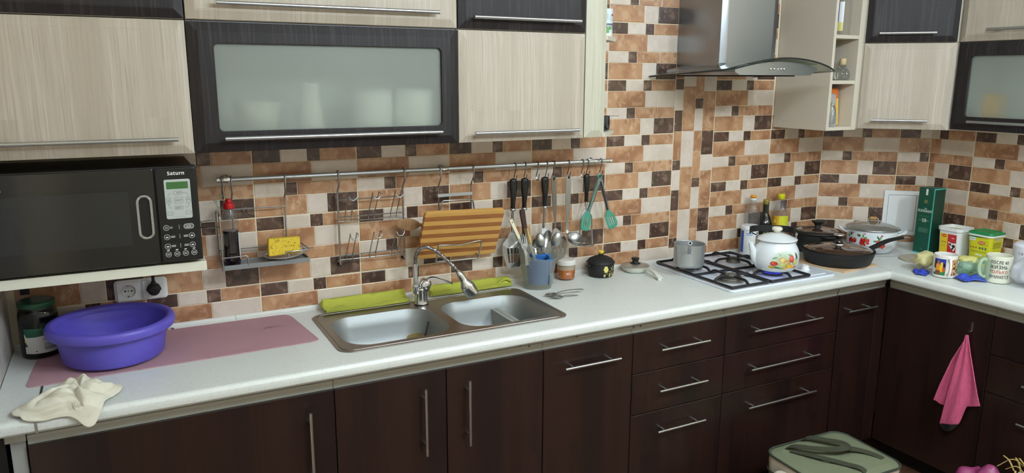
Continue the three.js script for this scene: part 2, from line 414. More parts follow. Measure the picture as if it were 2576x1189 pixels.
// ---------- worktops ----------
const SINK = { x0: 0.165, x1: 0.955, z0: 0.088, z1: 0.498 };
{
  // back worktop: slab with sink hole and mitred corner, plus rounded front nose
  const wt = thing('worktop', 'long white worktop along the back wall holding sink and hob', 'worktop', [0, 0, 0]);
  const s = poly([[-0.636, 0.001], [CORNER[0], 0.001], [2.562, 0.571], [-0.636, 0.571]]);
  s.holes.push(rrect(0.76, 0.385, 0.05, 0.56, 0.293).getPoints ? new THREE.Path(rrect(0.76, 0.385, 0.05, 0.56, 0.293).getPoints(8)) : null);
  const slab = flat(s, 0.038).translate(0, TOP - 0.038, 0);
  const nose = [[0, 0.571], [0, 0.571]];
  const prof = new THREE.Shape(); prof.moveTo(0, 0); prof.lineTo(0.012, 0); prof.absarc(0.014, 0.012, 0.012, -Math.PI / 2, 0); prof.lineTo(0.026, 0.024); prof.absarc(0.012, 0.024, 0.014, 0, Math.PI / 2); prof.lineTo(0, 0.038); prof.lineTo(0, 0);
  // profile x -> z (towards the room), profile y -> y, depth -> -x
  const n = extrude(prof, 2.562 + 0.636, 0, 8).rotateY(-Math.PI / 2).translate(2.562, TOP - 0.038, 0.571);
  warp(n, (v) => { if (v.x > 2.5) v.x -= (v.z - 0.571) * 0.45; });
  part('slab', metric(join([slab, toCreasedNormals(n, 0.6)]), 0.5), M.worktop, wt);
  const wr = thing('worktop', 'white worktop along the right wall holding mugs and tubs', 'worktop', [0, 0, 0]);
  const s2 = poly([[CORNER[0] + 0.002, 0.004], [BEND[0] - 0.002, BEND[1] + 0.003], [RIGHT - 0.002, 2.3], [2.5735, 2.3], [2.5735, 0.571], [2.5645, 0.5715]]);
  const slab2 = flat(s2, 0.038).translate(0, TOP - 0.038, 0);
  const n2 = extrude(prof, 2.3 - 0.571, 0, 8).rotateY(Math.PI).translate(2.5735, TOP - 0.038, 2.3);
  warp(n2, (v) => { if (v.z < 0.6) v.z += (2.5735 - v.x) * 0.9; });
  part('slab', metric(join([slab2, toCreasedNormals(n2, 0.6)]), 0.5), M.worktop, wr);
  const wl = thing('worktop', 'short white worktop end against the left wall under the rag', 'worktop', [0, 0, 0]);
  const n3 = extrude(prof, 0.096, 0, 8).rotateY(-Math.PI / 2).translate(-0.641, TOP - 0.038, 0.571);
  part('slab', metric(join([span(-0.737, -0.641, TOP - 0.038, TOP, 0.002, 0.571, 0.0005), toCreasedNormals(n3, 0.6)]), 0.5), M.worktop, wl);
  solo('joint_strip', [span(-0.6415, -0.6355, TOP - 0.004, TOP + 0.0012, 0.3, 0.588, 0.0008), span(-0.6415, -0.6355, TOP - 0.037, TOP - 0.004, 0.59, 0.5985, 0.0008)], M.satin, 'thin grey metal strip covering the joint of the left worktop', 'strip');
  // white wall trim
  const tp = new THREE.Shape(); tp.moveTo(0, 0); tp.lineTo(0.014, 0); tp.lineTo(0.014, 0.003); tp.quadraticCurveTo(0.004, 0.006, 0.003, 0.016); tp.lineTo(0, 0.016); tp.lineTo(0, 0);
  const run = (x0, x1) => extrude(tp, x1 - x0, 0, 6).rotateY(-Math.PI / 2).translate(x1, TOP, 0.0005);
  for (const [i, x0, x1] of [[1, LEFT + 0.006, -0.0895], [2, -0.0885, CORNER[0] - 0.012]]) struct('trim_' + i, run(x0, x1), M.whiteTrim);
  const t3 = struct('trim_3', extrude(tp, diagLen - 0.012, 0, 6).rotateY(-Math.PI / 2).translate(diagLen - 0.004, TOP, 0.0005), M.whiteTrim);
  t3.position.set(CORNER[0], 0, 0); t3.rotation.y = diagTurn;
  const t4 = struct('trim_4', extrude(tp, 1.7, 0, 6).rotateY(-Math.PI / 2).translate(1.705, TOP, 0.0005), M.whiteTrim);
  t4.position.set(BEND[0], 0, BEND[1]); t4.rotation.y = -Math.PI / 2;
}

// ---------- base cabinets ----------
const barHandle = (len, r = 0.005, post = 0.028, inset = 0.035) => join([
  cyl(r, r, len, 14).rotateZ(Math.PI / 2).translate(0, 0, post),
  cyl(r * 0.8, r * 0.8, post, 10).rotateX(Math.PI / 2).translate(-len / 2 + inset, 0, post / 2),
  cyl(r * 0.8, r * 0.8, post, 10).rotateX(Math.PI / 2).translate(len / 2 - inset, 0, post / 2),
]);
const DOORZ = 0.552, BOT = 0.045, DT = 0.775;
function baseUnit(name, label, category, x0, x1, fronts, frame) {
  // built in local coordinates: x along the run, z towards the room; carcass, grey top rail, plinth and fronts
  const t = thing(name, label, category, [0, 0, 0]);
  if (frame) { t.position.set(frame.pos[0], 0, frame.pos[1]); t.rotation.y = frame.turn; }
  part('carcass', [span(x0 + 0.001, x0 + 0.017, BOT, 0.820, 0.02, DOORZ - 0.0205), span(x1 - 0.017, x1 - 0.001, BOT, 0.820, 0.02, DOORZ - 0.0205), span(x0 + 0.0175, x1 - 0.0175, BOT, BOT + 0.016, 0.02, DOORZ - 0.0205), span(x0 + 0.0175, x1 - 0.0175, BOT + 0.0165, 0.7, 0.02, 0.024)], M.greyPanel, t);
  part('top_rail', [span(x0 + 0.0006, x1 - 0.0006, DT - 0.012, 0.8205, DOORZ - 0.02, DOORZ - 0.012, 0.001), span(x0 + 0.0006, x1 - 0.0006, 0.79, 0.8, DOORZ - 0.012, DOORZ - 0.008, 0.001)], M.greyRail, t);
  part('plinth', span(x0, x1, FLOOR, BOT - 0.004, DOORZ - 0.09, DOORZ - 0.075, 0.001), M.darkVoid, t);
  fronts.forEach((f, i) => {
    const w = f.x1 - f.x0 - 0.003, h = f.y1 - f.y0 - 0.003;
    const p = part(f.kind, metric(plate(w, h, 0.018, 0.0012, 0.0012), 0.6, (x0 * 1.7 + i * 0.3) % 1, 0), M.mahogany, t);
    p.position.set((f.x0 + f.x1) / 2, (f.y0 + f.y1) / 2, DOORZ - 0.018);
    if (f.h) {
      const hd = part('handle', barHandle(f.h.len), M.satin, p);
      hd.position.set(f.h.x - p.position.x, f.h.y - p.position.y, 0.018);
      if (f.h.upright) hd.rotation.z = Math.PI / 2;
    }
  });
  return t;
}
const G1 = 'dark mahogany base cabinets';
baseUnit('base_cabinet', 'wide dark base cabinet at the left end below the basin', 'cabinet', -0.668, 0.108, [{ kind: 'door', x0: -0.668, x1: 0.108, y0: BOT, y1: DT, h: { len: 0.24, x: 0.03, y: 0.605, upright: 1 } }]);
baseUnit('base_cabinet', 'dark two-door base cabinet below the double sink', 'cabinet', 0.108, 0.827, [
  { kind: 'door', x0: 0.108, x1: 0.4685, y0: BOT, y1: DT, h: { len: 0.225, x: 0.388, y: 0.616, upright: 1 } },
  { kind: 'door', x0: 0.4685, x1: 0.827, y0: BOT, y1: DT, h: { len: 0.225, x: 0.539, y: 0.616, upright: 1 } }]);
baseUnit('base_cabinet', 'narrow dark base cabinet with one level handle right of the sink doors', 'cabinet', 0.827, 1.2035, [{ kind: 'door', x0: 0.827, x1: 1.2035, y0: BOT, y1: DT, h: { len: 0.232, x: 1.015, y: 0.702 } }]);
const dr = (a, b, hx, len) => [[0.615, DT, 0.702], [0.45, 0.615, 0.539], [BOT, 0.45, 0.3745]].map(([y0, y1, hy]) => ({ kind: 'drawer', x0: a, x1: b, y0, y1, h: { len, x: hx, y: hy } }));
baseUnit('drawer_cabinet', 'dark three-drawer cabinet left of the hob with bright handles', 'cabinet', 1.2035, 1.65, dr(1.2035, 1.65, 1.43, 0.232));
baseUnit('drawer_cabinet', 'wide dark three-drawer cabinet under the hob with dull long handles', 'cabinet', 1.65, 2.287, dr(1.65, 2.287, 1.968, 0.388));
baseUnit('base_cabinet', 'slim dark base cabinet with short handle beside the inner corner', 'cabinet', 2.294, 2.598, [{ kind: 'door', x0: 2.294, x1: 2.53, y0: BOT, y1: DT, h: { len: 0.185, x: 2.412, y: 0.703 } }, { kind: 'filler', x0: 2.53, x1: 2.598, y0: BOT, y1: DT }]);
const RF = { pos: [RIGHT, 0.552], turn: -Math.PI / 2 };   // right run: local x -> +z, local z -> -x
const rightUnits = (name, label, a, b, fr) => baseUnit(name, label, 'cabinet', a, b, fr, RF);
rightUnits('base_cabinet', 'plain dark corner cabinet front with the pink cloth on its hook', 0.003, 0.472, [{ kind: 'door', x0: 0.003, x1: 0.472, y0: BOT, y1: DT }]);
rightUnits('drawer_cabinet', 'dark drawer cabinet at the right edge beyond the pink cloth', 0.472, 1.1, [
  { kind: 'drawer', x0: 0.472, x1: 1.1, y0: 0.617, y1: DT, h: { len: 0.34, x: 0.79, y: 0.7 } },
  { kind: 'drawer', x0: 0.472, x1: 1.1, y0: 0.46, y1: 0.617, h: { len: 0.34, x: 0.79, y: 0.54 } },
  { kind: 'drawer', x0: 0.472, x1: 1.1, y0: BOT, y1: 0.46, h: { len: 0.34, x: 0.79, y: 0.386 } }]);
solo('side_panel', span(-0.705, -0.672, FLOOR, 0.785, 0.02, 0.54, 0.001), M.greyPanel, 'narrow grey upright panel closing the cabinet run at left', 'panel');
solo('rail_end', span(-0.715, -0.6695, 0.786, 0.8205, 0.02, 0.545, 0.001), M.greyRail, 'grey rail end under the short left worktop', 'rail');
solo('oven_side', span(-0.737, -0.716, FLOOR, 0.815, 0.02, 0.53, 0.001), M.black, 'black appliance side in the gap at the left wall', 'appliance');
// screws and screw holes on the grey rail
const screwShape = join([cyl(0.004, 0.0045, 0.002, 12).rotateX(Math.PI / 2), box(0.005, 0.001, 0.0006, 0.0002, 0, 0, 0.001), box(0.001, 0.005, 0.0006, 0.0002, 0, 0, 0.001)]);
let screw0;
[[0.742, 0.803], [0.775, 0.797], [0.865, 0.803], [0.965, 0.8], [1.21, 0.797], [1.24, 0.797], [1.64, 0.798]].forEach(([x, y], i) => {
  const lb = ['first', 'second', 'third', 'fourth', 'fifth', 'sixth', 'seventh'][i] + ' small screw from the left on the grey rail below the worktop';
  if (!screw0) { screw0 = solo('screw', screwShape, M.steelDark, lb, 'screw', [x, y, DOORZ - 0.0075], 'screws on the grey rail'); screw0.scale.setScalar(1); } else copyOf(screw0, lb, [x, y, DOORZ - 0.0075]);
});

// ---------- wall cabinets ----------
const UB = 1.469, UM = 1.838, UT = 2.2, UZ = 0.318;   // bottom, row break, top, carcass front
const handleFlat = (len) => barHandle(len, 0.0058, 0.026, 0.05);
function milledDoor(t, kind, w, h, cx, cyy, mat, hx, hlen, hy) {
  const d = part(kind, join([plate(w, h, 0.02, 0.024, 0.009), plate(w - 0.052, h - 0.052, 0.0206, 0.0006, 0.0006)]), mat, t);
  metric(d.geometry, 0.5, (cx * 1.3) % 1, (cyy * 0.7) % 1);
  d.position.set(cx, cyy, UZ);
  if (hlen) { const hd = part('handle', handleFlat(hlen), M.satin, d); hd.position.set(hx - cx, hy - cyy, 0.02); }
  return d;
}
function glassDoor(t, w, h, cx, cyy, open, hx, hlen, hy) {
  const s = rrect(w - 0.05, h - 0.05, 0.002);
  s.holes.push(new THREE.Path(rrect(open.w, open.h, 0.014, open.x - cx, open.y - cyy).getPoints(6)));
  // chamfered rim as a ring, milled frame in front
  const rim = plate(w, h, 0.02, 0.026, 0.009);
  const p = rim.attributes.position, keep = [];
  for (let i = 0; i < p.count; i += 3) { let front = true, back = true; for (let k = 0; k < 3; k++) { if (p.getZ(i + k) < 0.0199) front = false; if (p.getZ(i + k) > 0.0001) back = false; } if (!front && !back) for (let k = 0; k < 3; k++) keep.push(p.getX(i + k), p.getY(i + k), p.getZ(i + k)); }
  const rg = new THREE.BufferGeometry(); rg.setAttribute('position', new THREE.Float32BufferAttribute(keep, 3)); rg.computeVertexNormals();
  const d = part('door', metric(join([rg, extrude(s, 0.0202, 0.0015)]), 0.5), M.wenge, t);
  d.position.set(cx, cyy, UZ);
  const g = part('pane', box(open.w + 0.02, open.h + 0.02, 0.004, 0.0005), M.frosted, d); g.position.set(open.x - cx, open.y - cyy, 0.008);
  const hd = part('handle', handleFlat(hlen), M.satin, d); hd.position.set(hx - cx, hy - cyy, 0.02);
  return d;
}
function carcass(t, x0, x1, y0, y1, open, mat = M.paleBoard, zb = 0.002) {
  if (!open) { part('carcass', span(x0, x1, y0, y1, zb, UZ - 0.002, 0.001), mat, t); return; }
  part('carcass', [span(x0, x0 + 0.016, y0, y1, zb, UZ - 0.002), span(x1 - 0.016, x1, y0, y1, zb, UZ - 0.002), span(x0 + 0.0165, x1 - 0.0165, y0, y0 + 0.016, zb, UZ - 0.002), span(x0 + 0.0165, x1 - 0.0165, y1 - 0.016, y1, zb, UZ - 0.002), span(x0 + 0.0165, x1 - 0.0165, y0 + 0.0165, y1 - 0.0165, zb, zb + 0.004)], M.white, t);
}
const row2 = (UM + UT) / 2 + 0.001, h2 = UT - UM - 0.004, row1 = (UB + UM) / 2 - 0.001, h1 = UM - UB - 0.004;
{
  let t = thing('wall_cabinet', 'pale wood wall cabinet directly above the microwave', 'cabinet');
  carcass(t, LEFT + 0.006, -0.202, UB, UM - 0.001);
  milledDoor(t, 'door', 0.532, h1, -0.4695, row1, M.paleDoor, -0.52, 0.55, 1.513);
  t = thing('wall_cabinet', 'dark upper cabinet in the top left corner of the picture', 'cabinet');
  carcass(t, LEFT + 0.006, -0.202, UM + 0.001, UT);
  milledDoor(t, 'door', 0.532, h2, -0.4695, row2, M.wenge, -0.52, 0.55, 1.91);
  t = thing('glass_cabinet', 'dark framed frosted glass cabinet above the rail', 'cabinet');
  carcass(t, -0.199, 0.6155, UB, UM - 0.001, true);
  glassDoor(t, 0.813, h1, 0.208, row1, { w: 0.688, h: 0.246, x: 0.2125, y: 1.6525 }, 0.212, 0.668, 1.51);
  t = thing('wall_cabinet', 'pale wood upper cabinet above the long frosted glass door', 'cabinet');
  carcass(t, -0.199, 0.6155, UM + 0.001, UT);
  milledDoor(t, 'door', 0.813, h2, 0.208, row2, M.paleDoor, 0.211, 0.662, 1.8845);
  t = thing('wall_cabinet', 'square pale wood wall cabinet left of the slim end unit', 'cabinet');
  carcass(t, 0.6185, 1.111, UB, UM - 0.001);
  milledDoor(t, 'door', 0.49, h1, 0.8645, row1, M.paleDoor, 0.868, 0.408, 1.5015);
  t = thing('wall_cabinet', 'dark upper cabinet left of the cooker hood', 'cabinet');
  carcass(t, 0.6185, 1.111, UM + 0.001, UT);
  milledDoor(t, 'door', 0.49, h2, 0.8645, row2, M.wenge, 0.867, 0.408, 1.876);
  // slim end unit and its corner shelves
  t = thing('end_cabinet', 'slim tall pale yellow end cabinet with small corner shelves', 'cabinet');
  carcass(t, 1.1125, 1.2, UB, UT, false, M.paleBoard);
  milledDoor(t, 'door', 0.0865, UT - UB - 0.004, 1.157, (UB + UT) / 2, M.paleYellow);
  part('back_strip', span(1.2005, 1.36, UB, UT, 0.002, 0.014), M.whiteBoard, t);
  const sh = () => { const s = new THREE.Shape(); s.moveTo(1.2005, 0.0145); s.lineTo(1.2005, 0.318); s.lineTo(1.214, 0.318); s.lineTo(1.325, 0.212); s.lineTo(1.325, 0.0145); s.lineTo(1.2005, 0.0145); return s; };
  for (const y of [UB, 1.818, UT - 0.016]) part('shelf', flat(sh(), 0.016, 0.0008).translate(0, y, 0), M.paleBoard, t);

  // right-hand group
  t = thing('open_shelf', 'narrow open shelf unit in pale board beside the cooker hood', 'shelf');
  const X0 = 2.4, X1 = 2.592, Zf = 0.31;
  part('side', span(X0, X0 + 0.016, 1.456, UT, 0.002, Zf), M.paleBoard, t);
  part('side', span(X1 - 0.03, X1, 1.456, UT, 0.002, Zf), M.paleBoard, t);
  part('back', span(X0 + 0.0165, X1 - 0.0305, 1.4725, UT - 0.0005, 0.002, 0.006), M.paleBoard, t);
  for (const y of [1.456, 1.66, 1.855, UT - 0.016]) part('shelf', span(X0 + 0.0163, X1 - 0.0303, y, y + 0.016, 0.0065, Zf - 0.001), M.paleBoard, t);
}
// diagonal corner cabinet: local frame along its front
function inFrame(t, x, z, turn) { t.position.set(x, 0, z); t.rotation.y = turn; }
{
  const d45 = -Math.PI / 4, L = 0.372;
  const bx = 2.5945, bz = 0.31;   // left front corner of the door plane
  for (const [lo, label, mat, y0, y1, hy, yc, hh] of [[1, 'pale wood diagonal corner cabinet right of the open shelf', M.paleDoor, 1.462, UM - 0.001, 1.5025, (1.462 + UM) / 2, UM - 1.462 - 0.004], [0, 'dark diagonal upper corner cabinet right of the open shelf', M.wenge, UM + 0.001, UT, 1.8785, row2, h2]]) {
    const t = thing('corner_cabinet', label, 'cabinet');
    inFrame(t, bx, bz, d45);
    // body: pentagon seen from above in local coordinates, door in front
    const c = Math.SQRT1_2, loc = (x, z) => [(x - bx) * c + (z - bz) * c, -(x - bx) * c + (z - bz) * c];
    const P = [[2.5945, 0.305], [2.5945, 0.004], [2.75, 0.004], [3.14, 0.312], [3.14, 0.57], [2.858, 0.57]].map(([x, z]) => loc(x, z));
    const s = poly(P.map(([a, b]) => [a, Math.min(b, -0.003)]));
    part('carcass', flat(s, y1 - y0).translate(0, y0, 0), M.paleBoard, t);
    const door = part('door', metric(join([plate(L - 0.01, hh, 0.02, 0.024, 0.009), plate(L - 0.062, hh - 0.052, 0.0206, 0.0006, 0.0006)]), 0.5, 0.3, 0.2), mat, t);
    door.position.set(L / 2, yc, -0.002);
    const hd = part('handle', handleFlat(0.224), M.satin, door); hd.position.set(0.166 - L / 2, hy - yc, 0.02);
  }
  // cabinets along the right wall: local x -> +z, local z -> -x; door plane at x = 2.855
  const RX = RIGHT - 0.002, off = RX - 2.843 - UZ - 0.02;
  const mk = (name, label) => { const t = thing(name, label, 'cabinet'); inFrame(t, 2.853 + UZ + 0.02, 0, -Math.PI / 2); return t; };
  let t = mk('glass_cabinet', 'dark framed frosted glass cabinet at the right edge');
  const zc = (0.578 + 1.36) / 2, W = 1.36 - 0.578;
  carcass(t, 0.578, 1.36, 1.466, UM - 0.001, true, M.paleBoard, 0.044);
  glassDoor(t, W - 0.004, UM - 1.466 - 0.004, zc, (1.466 + UM) / 2, { w: W - 0.124, h: 0.254, x: zc, y: 1.6525 }, zc + 0.01, W - 0.17, 1.5055);
  t = mk('wall_cabinet', 'pale wood upper cabinet at the top right edge');
  carcass(t, 0.578, 1.36, UM + 0.001, UT, false, M.paleBoard, 0.044);
  milledDoor(t, 'door', W - 0.004, h2, zc, row2, M.paleDoor, zc + 0.03, W - 0.2, 1.885);
}

// ---------- sink, tap and things in the sink ----------
function loft(rings) {       // rings of equal length, joined; last ring closed by a fan
  const pos = [], idx = [], n = rings[0].length;
  rings.forEach((r) => r.forEach((p) => pos.push(...p)));
  for (let i = 0; i < rings.length - 1; i++) for (let j = 0; j < n; j++) { const a = i * n + j, b = i * n + (j + 1) % n; idx.push(a, b, a + n, b, b + n, a + n); }
  const g = new THREE.BufferGeometry(); g.setAttribute('position', new THREE.Float32BufferAttribute(pos, 3)); g.setIndex(idx);
  return toCreasedNormals(g, 0.7);
}
function rring(cx, cz, w, d, r, y, n = 8) {
  r = Math.min(r, w / 2.02, d / 2.02); const o = [];
  for (let q = 0; q < 4; q++) for (let i = 0; i <= n; i++) { const a = (q + i / n) * Math.PI / 2, sx = q === 0 || q === 3 ? 1 : -1, sz = q < 2 ? 1 : -1; o.push([cx + sx * (w / 2 - r) + Math.cos(a) * r, y, cz + sz * (d / 2 - r) + Math.sin(a) * r]); }
  return o.reverse();
}
{
  const t = thing('sink', 'double stainless steel sink set into the white worktop', 'sink', [0, TOP, 0]);
  const bowls = [[0.366, 0.312, 0.362, 0.302], [0.757, 0.312, 0.346, 0.302]];
  const s = rrect(0.82, 0.418, 0.045, 0.556, 0.293);
  for (const [x, z, w, d] of bowls) s.holes.push(new THREE.Path(rrect(w, d, 0.085, x, z).getPoints(10)));
  part('rim', [flat(s, 0.0032, 0.001, 10)], M.sinkRim, t);
  // raised bead round the rim
  part('bead', sweep(rrect(0.795, 0.393, 0.04, 0.556, 0.293).getPoints(8).slice(0, -1).map((p) => [p.x, 0.003, p.y]), 0.0022, true), M.sinkRim, t);
  for (const [x, z, w, d] of bowls) {
    const R = (inset, r, y) => rring(x, z, w - 2 * inset, d - 2 * inset, r, y);
    const rings = [R(0, 0.085, 0.0028), R(0.003, 0.083, -0.001), R(0.007, 0.08, -0.008), R(0.014, 0.077, -0.04), R(0.022, 0.073, -0.075), R(0.031, 0.068, -0.1), R(0.044, 0.062, -0.12), R(0.06, 0.055, -0.133), R(0.08, 0.045, -0.141), R(0.11, 0.03, -0.146), R(0.14, 0.015, -0.149)];
    rings.push(rring(x, z, 0.002, 0.002, 0.001, -0.1495));
    part('bowl', [loft(rings)], M.sinkBowl, t);
    part('drain', [lathe([[0, 0.001], [0.03, 0.001], [0.038, 0.003], [0.04, 0], [0, 0]], 28).translate(x, -0.149, z)], M.chrome, t);
  }
  part('overflow', [0, 1, 2].map((k) => box(0.002, 0.011, 0.004, 0.0009, 0.366 + 0.168, -0.045 + 0.001 * k, 0.27 + k * 0.009)), M.darkVoid, t, 'three small dark overflow slots');
}
{
  const t = thing('tap', 'chrome kitchen tap with coiled spring neck and spray head', 'tap', [0.548, TOP + 0.003, 0.125]);
  const L = (x, y, z) => [x - 0.548, y - TOP - 0.003, z - 0.125];
  part('body', [lathe([[0, 0], [0.027, 0], [0.028, 0.006], [0.024, 0.012], [0.0225, 0.04], [0.025, 0.058], [0.021, 0.066], [0, 0.066]], 32), sweep(curvePts([[0, 0.03, 0], [-0.012, 0.045, 0.002], [-0.0215, 0.055, 0.004], [-0.0215, 0.07, 0.004]], 14), 0.0135)], M.chrome, t);
  part('riser', [cyl(0.0085, 0.0095, 0.08, 20, -0.0215, 0.108, 0.004), cyl(0.0115, 0.0125, 0.012, 20, -0.0215, 0.072, 0.004), cyl(0.0105, 0.0105, 0.012, 20, -0.0215, 0.15, 0.004)], M.chrome, t);
  const neck = curvePts([L(0.5265, 1.013, 0.129), L(0.528, 1.045, 0.13), L(0.54, 1.07, 0.134), L(0.563, 1.079, 0.14), L(0.596, 1.066, 0.152), L(0.632, 1.032, 0.165), L(0.668, 0.992, 0.178), L(0.69, 0.962, 0.186)], 60);
  part('neck', sweep(neck, 0.0062), M.darkChrome, t);
  // spring coil round the neck
  const coil = [], cv = new THREE.CatmullRomCurve3(neck), turns = 52, fr = cv.computeFrenetFrames(turns * 8, false);
  for (let i = 0; i <= turns * 8; i++) { const p = cv.getPointAt(i / (turns * 8)), a = i / 8 * Math.PI * 2; coil.push(p.addScaledVector(fr.normals[i], Math.cos(a) * 0.0072).addScaledVector(fr.binormals[i], Math.sin(a) * 0.0072)); }
  part('spring', sweep(coil, [[0.0011, 0], [0, 0.0011], [-0.0011, 0], [0, -0.0011]]), M.chrome, t);
  const head = part('spray_head', lathe([[0, 0], [0.016, 0], [0.0195, 0.004], [0.0205, 0.03], [0.019, 0.04], [0.0125, 0.05], [0.0105, 0.058], [0.0105, 0.07], [0.0085, 0.085], [0, 0.085]], 32), M.chrome, t);
  head.position.set(...L(0.726, 0.893, 0.2)); head.rotation.set(-0.18, 0, 0.52); head.scale.setScalar(1.28);
  part('nozzle', lathe([[0, -0.001], [0.0145, -0.001], [0.0145, 0.001], [0, 0.001]], 24), M.blackMatt, head);
  const cart = part('cartridge', lathe([[0, 0], [0.021, 0], [0.023, 0.012], [0.0225, 0.03], [0.0165, 0.038], [0, 0.039]], 28), M.chrome, t);
  cart.position.set(0.006, 0.056, 0.004); cart.rotation.z = -0.5;
  const lev = part('lever', sweep(curvePts([[0.018, 0.089, 0.006], [0.04, 0.097, 0.01], [0.075, 0.087, 0.018], [0.114, 0.07, 0.026]], 16), [[0.0035, 0], [0.0025, 0.008], [-0.0025, 0.008], [-0.0035, 0], [-0.0025, -0.008], [0.0025, -0.008]], false, [0, 1, 0]), M.chrome, t);
}
// folded cloths behind the bowls
M.limeCloth = std({ map: tex(256, 256, (u, v) => mix([178, 184, 62], [196, 200, 88], fbm(u, v, 40, 40, 3)).map((c, i) => c - 26 * sstep(0.62, 0.8, fbm(u, v, 5, 3, 3, N2)) * (i < 2 ? 1 : 0.3))), bumpMap: tex(256, 256, (u, v) => 255 * fbm(u, v, 90, 90, 2, N2), false, [3, 2]), bumpScale: 0.0008, roughness: 0.95, sheen: 0.4, sheenRoughness: 0.6, sheenColor: new THREE.Color(0xd4dc60) });
function foldedCloth(x0, x1, zf, zb, lift, seed, lumpEnd) {
  const layers = [];
  for (let k = 0; k < 3; k++) layers.push(sheet((u, v) => {
    const x = x0 + (x1 - x0) * u + 0.004 * Math.sin(v * 5 + seed + k), w = fbm(u * 0.5 + k * 0.3, v * 0.3, 6, 4, 2), z = zf + (zb - zf) * v + 0.004 * (w - 0.5);
    let y = 0.0055 + k * 0.0045 + lift * Math.pow(v, 2.2) + 0.003 * (w - 0.5);
    if (lumpEnd) y += 0.016 * sstep(0.78, 0.92, u) * (0.4 + Math.sin(v * 3.1 + k)) * (1 - 0.6 * sstep(0.95, 1, u));
    return [x, Math.max(y, 0.0035 + k * 0.0035), z];
  }, 40, 12, 0.0042));
  // rolled front fold
  layers.push(sweep(curvePts([[x0 + 0.002, 0.0098, zf], [(x0 + x1) / 2, 0.0098, zf + 0.002], [x1 - 0.002, 0.0098, zf]], 20), 0.0066));
  return layers;
}
solo('dish_cloth', foldedCloth(0.2, 0.512, 0.095, 0.03, 0.022, 1, false), M.limeCloth, 'folded lime green cloth left of the tap behind the left bowl', 'cloth', [0, TOP + 0.0035, 0]);
solo('dish_cloth', foldedCloth(0.612, 0.958, 0.066, 0.024, 0.02, 4, true), M.limeCloth, 'crumpled lime green cloth right of the tap behind the right bowl', 'cloth', [0, TOP + 0.0035, 0]);
{
  const t = thing('glass_cup', 'yellowish glass cup standing in the left sink bowl', 'cup', [0.487, 0.7175, 0.25]);
  part('wall', lathe([[0.0, 0.003], [0.033, 0.003], [0.037, 0.05], [0.0385, 0.066], [0.04, 0.066], [0.0385, 0.05], [0.0345, 0], [0, 0]], 36), std({ color: 0xd9c690, transmission: 0.75, roughness: 0.2, thickness: 0 }), t);
  const k = thing('spoon', 'thin metal spoon leaning in the glass cup in the sink', 'spoon', [0.499, 0.712, 0.245]);
  part('handle', sweep(curvePts([[0, 0, 0], [0.012, 0.05, 0.0], [0.03, 0.12, 0.0]], 10), [[0.001, 0], [0, 0.004], [-0.001, 0], [0, -0.004]]), M.steelDark, k);
}

